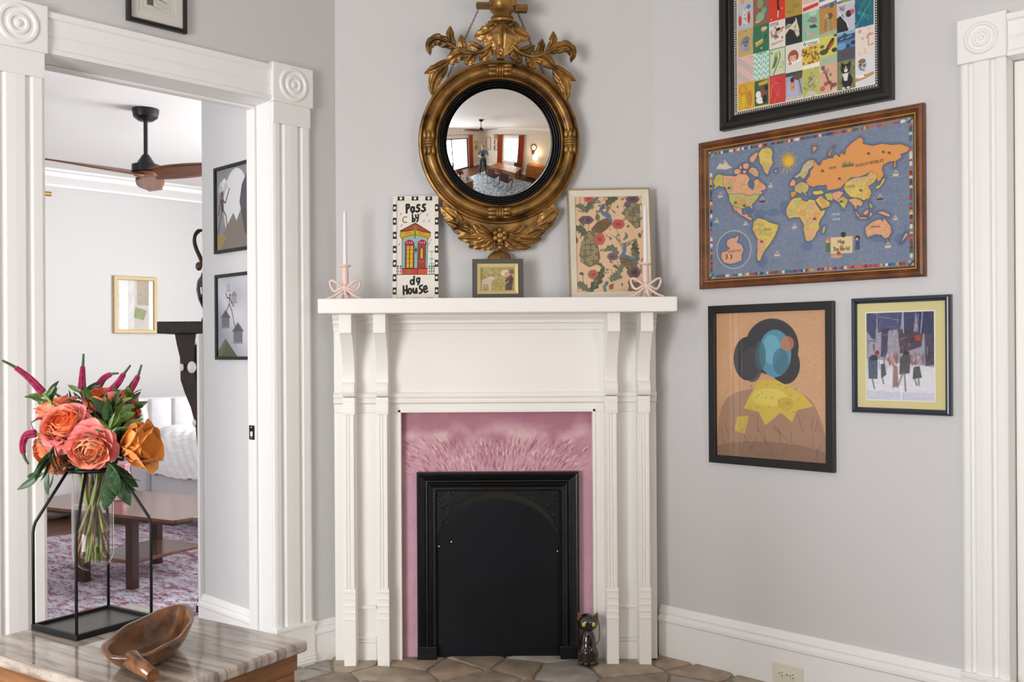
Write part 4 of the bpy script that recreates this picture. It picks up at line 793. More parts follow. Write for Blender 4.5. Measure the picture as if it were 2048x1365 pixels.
    for x, y, b1, b2 in ((932, 965, '#c98a5a', '#55703f'), (1130, 950, '#2a2522', '#3d4f6a'), (1035, 925, '#2a2522', '#6a4a38')):
        cv.ell((x, y), 17, 19, b1); (x != 1035) and cv.poly([(x - 13, y + 15), (x + 15, y + 15), (x + 18, y + 75), (x - 16, y + 78)], b2); (x != 1035) and cv.ell((x - 3, y + 6), 10, 10, '#d9aa86')
    cv.ell((990, 1070), 40, 13, '#d49a86'); cv.ell((1005, 1050), 14, 14, '#a9502f')
    # little flags around the edge
    FL = ['#a8412f', '#d8cfbd', '#3d6b4f', '#c9a23c', '#2f4a73', '#b5533d', '#e0d8c6', '#7c2f2a', '#4a6a8a', '#c06a3a']
    def flags(a, b_, nn):
        for k in range(nn):
            t0, t1 = (k + .08) / nn, (k + .92) / nn
            if rr.random() < .1: continue
            p, q_ = (a[0] + (b_[0] - a[0]) * t0, a[1] + (b_[1] - a[1]) * t0), (a[0] + (b_[0] - a[0]) * t1, a[1] + (b_[1] - a[1]) * t1); m = ((p[0] + q_[0]) / 2, (p[1] + q_[1]) / 2)
            w_ = 8; cv.line([p, m], w_, rr.choice(FL), raw=True); cv.line([m, q_], w_, rr.choice(FL), raw=True)
    mg = 10; flags((26, mg), (W - 26, mg), 40); flags((26, H - mg), (W - 26, H - mg), 40); flags((mg, 26), (mg, H - 26), 27); flags((W - mg, 26), (W - mg, H - 26), 27)
    for c in ((mg, mg), (W - mg, mg), (mg, H - mg), (W - mg, H - mg)): cv.line([(c[0] - 6, c[1] - 6), (c[0] + 6, c[1] + 6)], 4, '#c8b48a', raw=True); cv.line([(c[0] - 6, c[1] + 6), (c[0] + 6, c[1] - 6)], 4, '#334a3a', raw=True)
    cv.blur(1)
    prof = [(0, 0), (0, .020), (.004, .026), (.012, .028), (fw * .42, .027), (fw * .55, .020), (fw * .72, .016), (fw * .80, .018), (fw * .84, .016), (fw - .003, .013), (fw, .011), (fw, 0)]
    t = framed('framed_map', 'illustrated world map in a reddish brown wooden frame', 'picture', WR, r, prof, mat('mahogany_frame', '#7a4622', .38, col2='#56301a', scale=20, stretch=(1, 1, 1), bump=.1), cv, inner=fw)
    w_, h_ = r[1] - r[0], r[3] - r[2]
    MB().frame(w_ - 2 * fw * .74, h_ - 2 * fw * .74, [(0, .0165), (0, .0195), (.0025, .0195), (.0025, .0165)]).build('gilt_bead', mat('gilt_line', '#c59a4c', .35, .6), t)
world_map()
# ---- plain stand-in for the large painted print: the same palette as loose overlapping shapes
def stand_in():
    T = [(146, 205), (872, 178), (884, 1215), (158, 1165)]; S = 540 / 1843
    r = rect_px(WR, (1417, 613), (1667, 602), (1671, 944), (1421, 927), -.012); fw = .030
    W = 330; H = int(W * (r[3] - r[2] - .06) / (r[1] - r[0] - .06)); cv = Cv(W, H, '#cc9c70')
    n = noise2(H, W, 70, 3)[..., None]; cv.a = cv.a * (1 - n * .5) + Cv.hx('#dab08a') * n * .5
    g = np.random.default_rng(2).random((H, W)); g = (g + np.roll(g, 1, 1) + np.roll(g, 2, 1)) / 3; cv.a += (g[..., None] - .5) * .14
    q = lambda x, y: (x * W, y * H)
    E = lambda x, y, a, b, c, al=1., ro=0.: cv.ell(q(x, y), a * W, b * H, c, al, ro, raw=True)
    P = lambda pts, c, al=1.: cv.poly([q(*p) for p in pts], c, al, raw=True)
    P(bez([(.0, .93), (.03, .72), (.10, .60), (.25, .54), (.5, .52), (.78, .55), (.9, .64), (.98, .82), (1.0, .95), (1.0, 1.0), (0, 1.0)], 6), '#a07c64', .8)
    for x, y, a, b in ((.52, .24, .24, .19), (.30, .32, .13, .15), (.64, .36, .13, .13)): E(x, y, a, b, '#26242b')
    E(.34, .36, .10, .12, '#3a3a44', .8); E(.55, .285, .145, .16, '#4f93ac'); E(.52, .26, .08, .10, '#78b9cc', .7); E(.60, .34, .07, .09, '#2f5f74', .6); E(.42, .30, .05, .10, '#36626f', .7); E(.66, .22, .06, .05, '#c9794a', .8)
    P([(.40, .47), (.56, .46), (.80, .56), (.88, .63), (.74, .66), (.70, .74), (.60, .68), (.46, .77), (.40, .68), (.26, .66), (.33, .56)], '#d4b941'); E(.5, .58, .16, .06, '#e2cf5e', .8); E(.64, .62, .07, .045, '#c9a42e', .8); P([(.2, .72), (.31, .71), (.27, .84), (.17, .82)], '#d4b941', .8)
    rr = random.Random(9)
    for k in range(34): x, y = rr.uniform(.33, .78), rr.uniform(.5, .7); cv.line([q(x, y), q(x + rr.uniform(-.03, .03), y + rr.uniform(-.02, .02))], 1.6, rr.choice(['#5f5a48', '#8a7a36', '#c9cfd0']), .7, raw=True)
    for k in range(26):
        x = rr.uniform(.02, .98); y = rr.uniform(.78, 1.0); cv.line([q(x, y), q(x + rr.uniform(-.08, .08), y - rr.uniform(.02, .12))], 1.6, '#4a3a30', .5, raw=True)
    E(.5, .97, .55, .09, '#6a4c3a', .4)
    prof = [(0, 0), (0, .020), (.0015, .022), (fw - .0015, .022), (fw, .020), (fw, 0)]
    framed('framed_painting_print', 'black framed print in amber, teal and yellow hanging under the map', 'picture', WR, r, prof, M_BLACK, cv, inner=fw, pane_f=1.5)
stand_in()
# ---- street watercolour in the navy frame
def watercolour():
    r = rect_px(WR, (1702, 598), (1902, 589), (1904, 832), (1706, 826), -.012); fw = .019
    T = [(1168, 195), (1628, 178), (1642, 793), (1176, 785)]; W = 230; H = 292; cv = Cv(W, H, '#dcdbe2', T); rr = random.Random(6)
    cv.poly([(1165, 180), (1640, 170), (1640, 560), (1170, 500)], '#8d8796', .75)
    for c, pts in (('#2f3a63', [(1170, 190), (1240, 190), (1235, 380), (1210, 370), (1170, 310)]), ('#3b456f', [(1240, 185), (1410, 180), (1400, 300), (1250, 330)]), ('#303a5e', [(1420, 180), (1500, 180), (1480, 400), (1410, 380)]), ('#2b3355', [(1500, 180), (1630, 175), (1630, 340), (1520, 330)]), ('#3a3350', [(1275, 310), (1320, 300), (1310, 500), (1270, 490)]), ('#4a3a46', [(1380, 300), (1550, 330), (1540, 420), (1400, 470)]), ('#3f3f52', [(1560, 330), (1635, 280), (1635, 540), (1570, 550)])): cv.poly(pts, c, .85)
    for k in range(150):
        x, y = rr.uniform(1170, 1635), rr.uniform(185, 540); c = rr.choice(['#3b4674', '#6a4a52', '#8a4a40', '#5a6690', '#b9b7c6', '#2a2c40', '#a7a2b4', '#7d5a58']); v = rr.random() < .6
        cv.line([(x, y), (x + rr.uniform(-6, 6), y + rr.uniform(15, 60)) if v else (x + rr.uniform(20, 70), y - rr.uniform(0, 18))], rr.uniform(1, 4), c, .55)
    cv.line([(1415, 185), (1420, 330)], 3, '#d6d6e0', .9); cv.line([(1250, 220), (1390, 245)], 3, '#8a80a0', .9); cv.line([(1190, 385), (1235, 388)], 2, '#222a3e'); cv.line([(1390, 390), (1560, 330)], 3, '#8a3f34', .9); cv.rect(1500, 345, 1535, 380, '#b0503a'); cv.line([(1545, 190), (1535, 330)], 4, '#a9b6d6', .8)
    for k in range(40): x = rr.uniform(1290, 1560); cv.ell((x, rr.uniform(480, 540)), 9, 16, rr.choice(['#c9c8d2', '#6a6478', '#8f8894', '#b4553f']), .6)
    cv.poly([(1165, 590), (1640, 590), (1645, 800), (1170, 800)], '#dfdfe7', .75); cv.poly([(1180, 720), (1640, 735), (1645, 800), (1175, 800)], '#c5c9dc', .7)
    for pts, c in (([(1185, 500), (1215, 480), (1250, 500), (1250, 640), (1190, 640)], '#3f4c66'), ([(1400, 500), (1435, 455), (1470, 480), (1465, 600), (1395, 610)], '#4c4a4c'), ([(1270, 540), (1300, 540), (1310, 610), (1275, 640)], '#3d4652'), ([(1490, 560), (1530, 550), (1548, 630), (1485, 640)], '#47504e'), ([(1355, 540), (1385, 560), (1390, 690), (1352, 700)], '#8d7468')): cv.poly(pts, c, .88)
    for p in ([(1420, 600), (1385, 695)], [(1430, 600), (1440, 720)], [(1215, 640), (1230, 705)], [(1500, 640), (1515, 680)], [(1525, 640), (1530, 680)], [(1285, 640), (1290, 670)]): cv.line(p, 5, '#6f6a6c', .8)
    cv.ell((1440, 465), 22, 14, '#3a3a3e'); cv.ell((1245, 465), 16, 16, '#8a3a36'); cv.ell((1225, 498), 26, 20, '#2f3850'); cv.line([(1410, 690), (1412, 780)], 4, '#f3f3f6', .9); cv.blur(2).mottle(5, .05, 4)
    iw = r[1] - r[0] - 2 * fw
    rp = rect_px(WR, *[(1390 + x * .293, 570 + y * .293) for x, y in T], -.009); mw = (rp[0] - r[0] - fw + r[1] - fw - rp[1]) / 2; ih = rp[3] - rp[2]
    # mount taller than the sides: set print height through its own rectangle
    t = thing('framed_watercolour', 'street scene watercolour with cream mount in a thin navy frame', 'picture', WR.w((r[0] + r[1]) / 2, 0, (r[2] + r[3]) / 2), WR.a)
    w_, h_ = r[1] - r[0], r[3] - r[2]
    MB().frame(w_, h_, [(0, 0), (0, .016), (.005, .023), (.010, .024), (.015, .021), (fw, .015), (fw, 0)]).build('frame', mat('navy_lacquer', '#1d2a3c', .3, coat=.4), t, smooth=False, bevel=.001)
    MB().box(-w_ / 2 + .004, w_ / 2 - .004, -.004, -.0005, -h_ / 2 + .004, h_ / 2 - .004).build('backing', mat('backing_board', '#8a7a66', .8), t)
    dz_ = (rp[2] + rp[3]) / 2 - (r[2] + r[3]) / 2; dx_ = (rp[0] + rp[1]) / 2 - (r[0] + r[1]) / 2; pw_, ph_ = rp[1] - rp[0], rp[3] - rp[2]
    mm = MB(); a, b_ = w_ / 2 - fw + .002, h_ / 2 - fw + .002
    for (x0, x1, z0, z1) in ((-a, dx_ - pw_ / 2, -b_, b_), (dx_ + pw_ / 2, a, -b_, b_), (dx_ - pw_ / 2, dx_ + pw_ / 2, -b_, dz_ - ph_ / 2), (dx_ - pw_ / 2, dx_ + pw_ / 2, dz_ + ph_ / 2, b_)): mm.box(x0, x1, -.0105, -.0085, z0, z1)
    mm.build('mount', mat('cream_mount', '#d9ce96', .8), t)
    MB().frame(pw_ + .006, ph_ + .006, [(0, .0106), (0, .0110), (.0035, .0110), (.0035, .0106)]).build('mount_bevel', mat('white_core', '#ece9df', .8), t, loc=(dx_, 0, dz_))
    print_mesh(cv, pw_ + .004, ph_ + .004, 'print', t, dx_, -.008, dz_)
    MB().box(-a, a, -.0125, -.0115, -b_, b_).build('pane', M_PANE, t)
watercolour()
# ---- small etching above the doorway
def etching():
    x0, x1 = WL.px(254, 20, -.012)[0], WL.px(373, 40, -.012)[0]; z0 = (WL.px(257, 40, -.012)[1] + WL.px(372, 68, -.012)[1]) / 2; z1 = z0 + (x1 - x0) * 1.28
    W, H = 150, 190; cv = Cv(W, H, '#d9d6cc'); cv.line([(22, 12), (128, 12), (128, 172), (22, 172)], 1, '#a9a59b', .9, True, raw=True); rr = random.Random(2)
    for k in range(5): cv.line([(35 + 4 * k, 100 + k * 3), (95 + 3 * k, 112 + k * 4)], 1, '#4a4744', .7, raw=True)
    cv.poly([(30, 70), (95, 95), (105, 120), (35, 108)], '#8a867f', .8, raw=True); cv.line([(28, 122), (112, 140)], 2, '#2b2927', raw=True)
    for k in range(10): cv.line([(40 + k * 6, 116 + k), (44 + k * 6, 124 + k)], 1.5, '#3a3735', raw=True)
    cv.rect(36, 138, 62, 160, '#55514d', .9, raw=True)
    for k in range(40): x, y = rr.uniform(28, 120), rr.uniform(130, 165); cv.line([(x, y), (x + 8, y + 1)], .8, '#6a6661', .6, raw=True)
    framed('framed_etching', 'small black framed etching with wide cream mount above the doorway', 'picture', WL, (x0, x1, z0, z1), [(0, 0), (0, .018), (.004, .024), (.010, .024), (.014, .018), (.014, 0)], M_BLACK, cv, mat_w=.028, mat_m=mat('ivory_mount', '#dcd9d0', .8), inner=.014)
etching()
# ---- two fantasy prints on the partition
def partition_prints():
    pr = [(0, 0), (0, .016), (.0015, .018), (.0125, .018), (.014, .016), (.014, 0)]
    xa = WPT.px(430, 600, -.012)[0]; wd = .31
    S = 460 / 1652
    za1, za0 = WPT.px(423, 339, -.012)[1], WPT.px(429, 509, -.012)[1]; zb1, zb0 = WPT.px(429, 551, -.012)[1], WPT.px(435, 720, -.012)[1]
    # upper: walker before a pale moon
    W, H = 230, 250; k = 1.0; cv = Cv(W, H, '#8d8d8f'); n = noise2(H, W, 40, 8)[..., None]; cv.a = cv.a * (1 - .3 * n) + Cv.hx('#6f7073') * .3 * n
    cv.ell((128, 118), 82, 112, '#d5d5d8', raw=True); cv.ell((40, 52), 20, 16, '#c9c9c9', raw=True); cv.ell((52, 44), 15, 14, '#d8d8d8', raw=True); cv.ell((24, 60), 14, 11, '#b5b5b6', raw=True); cv.ell((62, 55), 12, 12, '#bdbdbd', raw=True)
    cv.poly([(0, 205), (40, 200), (110, 140), (130, 165), (170, 120), (230, 200), (230, 250), (0, 250)], '#7c7068', raw=True); cv.poly([(0, 205), (45, 198), (60, 215), (20, 250), (0, 250)], '#9a8452', raw=True); cv.poly([(165, 60), (205, 20), (230, 10), (230, 210), (185, 210), (150, 110)], '#4a4a4e', raw=True)
    for q in ([(38, 85), (38, 120), (28, 150), (8, 195)], [(38, 120), (62, 145), (70, 178)], [(36, 95), (22, 110), (12, 140)], [(40, 95), (58, 105), (85, 65)]): cv.line(q, 5, '#4a332a', raw=True)
    cv.ell((36, 78), 7, 10, '#4a332a', raw=True); cv.poly([(28, 78), (20, 105), (30, 98)], '#4a332a', raw=True); cv.poly([(30, 92), (46, 92), (48, 130), (30, 130)], '#4a332a', raw=True)
    framed('framed_fantasy_print', 'black framed grey print of a long-limbed walker before a moon, upper one on the partition', 'picture', WPT, (xa, xa + wd, za0, za1), pr, M_BLACK, cv, inner=.014)
    cv = Cv(W, H, '#b3b1b9'); n = noise2(H, W, 60, 9)[..., None]; cv.a = cv.a * (1 - .8 * n) + Cv.hx('#d6d5dc') * .8 * n; yy = np.linspace(0, 1, H)[:, None, None]; xx = np.linspace(0, 1, W)[None, :, None]; d = np.clip(1.2 * yy - xx - .2, 0, .5); cv.a = cv.a * (1 - d) + Cv.hx('#6f7280') * d
    def hut(x, y, s, a='#55555a', b_='#6a6a70'):
        cv.poly([(x - 32 * s, y), (x, y - 24 * s), (x + 32 * s, y)], a, raw=True); cv.rect(x - 24 * s, y, x + 24 * s, y + 28 * s, b_, raw=True); cv.line([(x - 26 * s, y + 30 * s), (x + 26 * s, y + 30 * s)], 1.6, '#3f3f44', .8, raw=True)
    hut(52, 128, 1.05); hut(108, 62, .7, '#86868c', '#9a9aa0'); hut(72, 30, .5, '#a5a5aa', '#adadb2'); hut(132, 172, 1.2)
    cv.poly([(0, 232), (50, 192), (130, 250), (0, 250)], '#48543a', raw=True); cv.poly([(0, 232), (50, 192), (60, 200), (20, 250), (0, 250)], '#5d6a45', raw=True)
    for q in ([(80, 62), (78, 85), (60, 105), (50, 120)], [(78, 85), (96, 112), (106, 140), (120, 165)], [(80, 68), (64, 66), (54, 50)], [(82, 68), (92, 82), (106, 94)]): cv.line(q, 3.6, '#2a2826', raw=True)
    cv.ell((82, 58), 4, 5, '#2a2826', raw=True)
    framed('framed_fantasy_print', 'black framed pale print of a figure striding between small huts, lower one on the partition', 'picture', WPT, (xa + .004, xa + wd + .004, zb0, zb1), pr, M_BLACK, cv, inner=.014)
partition_prints()
# ---- gold framed abstract on the far wall
def gold_abstract():
    r = rect_px(WFAR, (226, 550), (314, 557), (314, 668), (228, 667), -.015); cv = Cv(110, 140, '#cfc4bc'); rr = random.Random(8); cv.rect(60, 0, 110, 70, '#a8987c', .8, raw=True); cv.poly([(55, 75), (90, 85), (80, 112), (50, 105)], '#8d9560', raw=True); cv.rect(0, 0, 52, 140, '#dedbda', .8, raw=True); cv.mottle(8, .06, 2)  # pale left half: reflection of white curtains painted into the print
    framed('framed_abstract', 'small gold framed abstract on the far living room wall', 'picture', WFAR, r, [(0, 0), (0, .020), (.004, .028), (.030, .028), (.034, .020), (.034, 0)], mat('gold_leaf_frame', '#cbb282', .5, .1), cv, inner=.034, pane_f=1.6)
gold_abstract()
# ================================================================ gilt convex mirror
def mirror():
    YM = 3.842; c0 = at(998, 282, YM)
    t = thing('convex_mirror', 'round gilt convex mirror with black inner ring and carved acanthus crest', 'mirror', (c0.x, YW - .052, c0.z), rot=(math.radians(5), 0, math.radians(3.5)))
    k = YM / F
    def q(px, py): p = at(px, py, YM); return p.x - c0.x, p.z - c0.z
    # ring mouldings: (radius px, forward)
    prof = [(124, .0), (162, .0), (163, .030), (161, .038), (158, .040), (155.5, .036), (154, .030), (151, .034)]
    for i in range(9): a = PI * i / 8; prof.append((141.5 + 9.0 * math.cos(a), .044 + .026 * math.sin(a)))
    prof += [(131, .040), (130, .043), (128.5, .049), (126.5, .051), (124.5, .048), (124, .042)]
    MB().lathe([(r * k, h) for r, h in prof] + [(124 * k, 0)], 96, (0, 0, 0), 'y', cap=False).build('gilt_ring', M_GOLD, t, smooth='auto')
    pb = [(124.2, .0), (124.2, .042)]
    for j in range(4):
        r0 = 124 - j * 4.5
        for i in range(5): a = PI * i / 4; pb.append((r0 - 2.2 + 2.1 * math.cos(a), .040 - j * .006 + .007 * math.sin(a)))
    pb += [(105.5, .012), (105.5, 0)]
    MB().lathe([(r * k, h) for r, h in pb], 96, (0, 0, 0), 'y', cap=False).build('reeded_ring', mat('ebonised_wood', '#0d0d0e', .28, coat=.3), t, smooth='auto')
    # silvered convex glass, sitting a little askew in its rebate
    a = 106.2 * k; al = math.radians(16.5); R = a / math.sin(al); X0, Z0 = -.028, .030
    def hgt(x, z): return math.sqrt(R * R - (x - X0) ** 2 - (z - Z0) ** 2)
    base = min(hgt(a * math.cos(i * .3), a * math.sin(i * .3)) for i in range(21))
    gm = MB(); nr, na = 26, 80
    gm.grid(lambda i, j: ((p := a * max(j, .001) / nr) * math.cos(2 * PI * i / na), -(.018 + hgt(p * math.cos(2 * PI * i / na), p * math.sin(2 * PI * i / na)) - base), p * math.sin(2 * PI * i / na)), na, nr + 1, wrapu=True)
    gl = bpy.data.materials.new('silvered_glass'); gl.use_nodes = True; b = gl.node_tree.nodes['Principled BSDF']; b.inputs['Base Color'].default_value = (.93, .92, .90, 1); b.inputs['Metallic'].default_value = 1; b.inputs['Roughness'].default_value = .015
    gm.build('convex_glass', gl, t, smooth=True)
    # four clasps on the ring
    for ang in (90, 270, 1, 181):
        r0 = 141.5 * k; cl = bpy.data.objects.new('clasp', None); COL.objects.link(cl); cl.parent = t
        A = math.radians(ang); cl.location = (r0 * math.cos(A), -.056, r0 * math.sin(A)); cl.rotation_euler = (0, -A + PI / 2, 0)   # local x along the ring, z outward
        for x in (-.010, 0, .010):
            MB().tube([(x, .012 - .026 * math.sin(PI * i / 8), -.023 + .046 * i / 8) for i in range(9)], .0050, 8).build('band', M_GOLD, cl, smooth=True)
        for sg in (-1, 1):
            for z in (-.013, 0, .013):
                MB().ball((sg * .031, -.013 + abs(z) * .6, z * 1.15), .020, .010, .0085, 12, 8).build('leaf_tip', M_GOLD, cl, smooth=True)
    # carved leaves
    def leaf(pts, hw, lobes, y0=.030, rise=.022, curl=.0, name='acanthus_leaf', par=t, z=None, asym=0.0):
        P = [Vector((*q(*z(p)), 0)) for p in pts]; S = bez(P, 10); n = len(S); hw = hw * 1.32 * z.s * k; nt = 13
        L = [0.0]
        for i in range(1, n): L.append(L[-1] + (S[i] - S[i - 1]).length)
        tot = L[-1]; mb = MB()
        def fn(i, j):
            s = L[j] / tot; d = (S[min(j + 1, n - 1)] - S[max(j - 1, 0)]).normalized(); nn = Vector((-d.y, d.x, 0))
            env = max(.02, math.sin(PI * min(1, (s * .84 + .16)) ** 1.15) ** .75) * (1 - .15 * s)
            if j == n - 1: env = .03
            front = i < nt; u = (i / (nt - 1) * 2 - 1) if front else (1 - (i - nt) / (nt - 1) * 2)
            ph = (s * lobes - abs(u) * .18) % 1.0; lob = .74 + .26 * (1 - (1 - min(1, (1 - ph) * 1.25)) ** 2) ** .8 if lobes > 0 else 1
            w_ = hw * env * lob * (1 + asym * u); p = S[j] + nn * (u * w_) - d * (abs(u) ** 1.6 * hw * -.35)
            if not front: return (p.x, -(y0 - .004), p.y)
            rel = (1 - u * u) * .45 + .30 * abs(math.sin(u * PI * 2.2 + .3)) * (1 - abs(u) * .3) - .25 * math.exp(-(u * 9) ** 2) + .15 * math.sin(PI * lobes * s * 2) * abs(u)
            h = y0 + rise * (.35 + .65 * rel) * (.5 + .5 * math.sin(PI * min(1, s + .12))) + curl * s * s
            return (p.x, -h, p.y)
        kk = len(mb.v); mb.grid(fn, 2 * nt, n, wrapu=True); mb.f.append(tuple(range(2 * nt))); mb.f.append(tuple((n - 1) * 2 * nt + i for i in range(2 * nt)))
        return mb.build(name, M_GOLD, par, smooth='auto', angle=60)
    class Zm:
        def __init__(s, x, y, sc, rot=None, mir=None): s.x, s.y, s.s, s.rot, s.mir = x, y, sc, rot, mir
        def __call__(s, p):
            a, b_ = p
            if s.mir: a = 2 * s.mir - a
            if s.rot:
                cx, cy, an = s.rot; dx, dy = a - cx, b_ - cy; a, b_ = cx + dx * math.cos(an) - dy * math.sin(an), cy + dx * math.sin(an) + dy * math.cos(an)
            return s.x + a * s.s, s.y + b_ * s.s
    T1 = Zm(840, 0, .15625); T1m = Zm(840, 0, .15625, (1030, 700, .062), 1025)
    top = [([(450, 625), (300, 555), (190, 530), (110, 600), (118, 695)], 62, 5, .035), ([(445, 615), (385, 530), (372, 450), (375, 365)], 48, 2, .030), ([(590, 680), (535, 600), (512, 475)], 46, 2, .034), ([(830, 640), (720, 625), (620, 560)], 52, 3, .034),
           ([(905, 575), (850, 680), (770, 760)], 62, 3, .040), ([(720, 690), (650, 735), (590, 815)], 66, 3, .040), ([(650, 690), (480, 710), (345, 800)], 78, 3, .042), ([(380, 780), (230, 860), (62, 940)], 48, 2, .036), ([(345, 830), (230, 950), (170, 1060), (145, 1185)], 74, 3, .034)]
    for Zt in (T1, T1m):
        for pts, hw, lb, y0 in top: leaf(pts, hw, lb, y0, z=Zt)
        st = bez([Vector((*q(*Zt(p)), 0)) for p in ((905, 570), (800, 660), (680, 698), (560, 690), (440, 630), (330, 575))], 8); m = len(st)
        MB().tube([(p.x, -.058, p.y) for p in st], [.008 - .004 * i / m for i in range(m)], 8).build('vine_stem', M_GOLD, t, smooth=True)
    for Zt in (Zm(840, 0, .15625), Zm(840, 0, .15625, None, 1035)):
        leaf([(985, 370), (850, 440), (715, 480)], 85, 3, .045, z=Zt); leaf([(960, 320), (900, 350), (835, 385)], 56, 2, .048, z=Zt); leaf([(985, 430), (900, 540), (860, 590)], 92, 3, .046, z=Zt)
    leaf([(1040, 300), (1040, 480), (1045, 665)], 150, 3, .052, .030, z=T1)
    for px_ in (945, 1130): x, z = q(*T1((px_, 358))); MB().ball((x, -.085, z), .0085, .007, .006).build('bead', M_GOLD, t, smooth=True)
    x, z = q(*T1((1022, 690))); MB().box(x - .016, x + .016, -.05, -.01, z - .018, z + .02).build('crest_block', M_GOLD, t, bevel=.003); MB().ball((x, -.052, z), .0135).build('bead', M_GOLD, t, smooth=True)
    # cup, platform and the perching eagle (only its feet reach into the photograph)
    x, _ = q(*T1((1032, 200))); zz_ = lambda y: q(*T1((1032, y)))[1]; sc = .15625 * k
    MB().lathe([(r * sc, zz_(y)) for r, y in ((140, 300), (145, 285), (145, 270), (132, 262), (145, 250), (140, 236), (118, 225), (112, 205), (128, 180), (150, 165), (158, 145), (166, 130), (176, 105), (176, 60))], 8 * 4, (x, -.045, 0)).build('pedestal_cup', M_GOLD, t, smooth='auto')
    for x0, x1, y0, y1, d0, d1 in ((705, 870, 60, 128, -.055, -.02), (1190, 1355, 78, 165, -.055, -.02), (860, 1200, 42, 118, -.085, -.005), (880, 1190, 0, 44, -.078, -.01)):
        a, za = q(*T1((x0, y0))); b_, zb_ = q(*T1((x1, y1))); MB().box(a, b_, d0, d1, zb_, za).build('platform_step', M_GOLD, t, bevel=.003)
        MB().box(a - .002, b_ + .002, d0 - .003, d1, (za + zb_) / 2 - .003, (za + zb_) / 2 + .003).build('platform_step', M_GOLD, t, bevel=.0015)
    eg = bpy.data.objects.new('eagle', None); COL.objects.link(eg); eg.parent = t; ex, ez = q(*T1((1030, 0))); eg.location = (ex, -.045, ez)
    MB().lathe([(.004, -.01), (.030, 0), (.042, .04), (.040, .08), (.026, .12), (.020, .14), (.024, .16), (.018, .18), (.002, .19)], 16).build('body', M_GOLD, eg, smooth=True)
    MB().lathe([(.001, .0), (.010, .006), (.008, .02), (.001, .035)], 8, (0, -.02, .165), 'y').build('beak', M_GOLD, eg, smooth=True)
    for sg in (-1, 1):
        for f_ in range(6): MB().ball((sg * (.055 + .018 * f_), .012, .09 + .012 * f_ - .004 * f_ * f_), .012, .006, .055 - .004 * f_, 10, 8).build('wing_feather', M_GOLD, eg, smooth=True)
        MB().ball((sg * .022, -.03, -.004), .012, .02, .010, 10, 8).build('claw', M_GOLD, eg, smooth=True)
    xl, zl = q(*T1((715, 10)))
    for f_ in range(4): MB().ball((xl - ex - .016 + .012 * f_, -.02, zl - ez + .003 * f_), .011, .008, .006, 10, 8).build('tail_feather', M_GOLD, eg, smooth=True)
    # hanging chains
    mch = mat('dark_chain', '#2d2722', .45, .7)
    for (a, b_) in (((735, 128), (345, 975)), ((1235, 160), (1580, 930))):
        A_, B_ = q(*T1(a)), q(*T1(b_)); v = Vector((B_[0] - A_[0], 0, B_[1] - A_[1])); l = v.length; n = int(l / .0085); d = v / l; s_ = Vector((d.z, 0, -d.x)); mb = MB()
        for i in range(n):
            c = Vector((A_[0], -.028, A_[1])) + v * ((i + .5) / n); w_ = s_ if i % 2 else Vector((0, 1, 0)); mb.tube([c + d * .0062 * math.cos(p) + w_ * .0034 * math.sin(p) for p in [2 * PI * j / 8 for j in range(8)]], .0010, 4, closed=True)
        mb.build('chain', mch, t)
    # apron below the ring
    oc = [(884, 412), (890, 436), (908, 462), (938, 480), (968, 484), (998, 490), (1028, 484), (1058, 480), (1088, 462), (1106, 436), (1112, 412)]
    ic = [(998 + 150 * math.cos(math.radians(A_)), 282 + 150 * math.sin(math.radians(A_))) for A_ in range(42, 139, 8)]
    MB().prism([q(*p) for p in oc] + [q(*p) for p in ic], -.030, -.006, 'y').build('apron_plate', M_GOLD, t, bevel=.004)
    B1 = Zm(870, 400, .12695); B1m = Zm(870, 400, .12695, None, 1022)
    ap = [([(900, 560), (650, 585), (385, 580)], 66, 3, .040), ([(920, 580), (750, 640), (560, 705)], 74, 3, .042), ([(950, 600), (870, 660), (785, 735)], 70, 3, .044), ([(620, 540), (430, 450), (305, 425)], 74, 3, .036), ([(450, 430), (310, 350), (190, 320)], 62, 3, .034), ([(420, 370), (260, 230), (115, 115)], 84, 3, .032),
          ([(880, 525), (710, 490), (610, 370)], 40, 0, .036), ([(880, 505), (770, 460), (705, 375)], 36, 0, .036), ([(780, 560), (560, 470), (475, 320)], 46, 0, .034), ([(640, 520), (450, 380), (395, 260)], 44, 0, .032)]
    for Zb in (B1, B1m):
        for pts, hw, lb, y0 in ap: leaf(pts, hw * 1.25, lb, y0, z=Zb)
    fx, fz = q(*B1((1022, 530))); fl = bpy.data.objects.new('rosette_flower', None); COL.objects.link(fl); fl.parent = t; fl.location = (fx, -.060, fz)
    for i in range(6): A_ = PI / 2 + i * PI / 3; MB().ball((.021 * math.cos(A_), 0, .021 * math.sin(A_)), .0115, .007, .0115, 12, 8).build('petal', M_GOLD, fl, smooth=True)
    MB().lathe([(.0125, 0), (.013, .006), (.010, .011), (.006, .0125), (.0001, .0115)], 20, (0, 0, 0), 'y').build('boss', M_GOLD, fl, smooth='auto')
    x, z = q(*B1((1025, 722))); MB().box(x - .014, x + .014, -.04, -.008, z - .022, z + .03).build('drop_block', M_GOLD, t, bevel=.003); MB().ball((x, -.045, z), .0135).build('bead', M_GOLD, t, smooth=True)
    x, z = q(*B1((1017, 955))); r = 198 * .12695 * k
    def shell(i, j):
        th = PI * j / 14; ph = 2 * PI * i / 56; rr = r * (1 + .05 * abs(math.sin(ph * 7))) * math.sin(th); return (x + rr * math.cos(ph), -.034 + .8 * rr * math.sin(ph) * .9, z + r * .95 * math.cos(th))
    MB().grid(shell, 56, 15, wrapu=True).build('gadrooned_drop', M_GOLD, t, smooth=True)
mirror()
# ================================================================ things on the mantelshelf and hearth
ZS = zs1
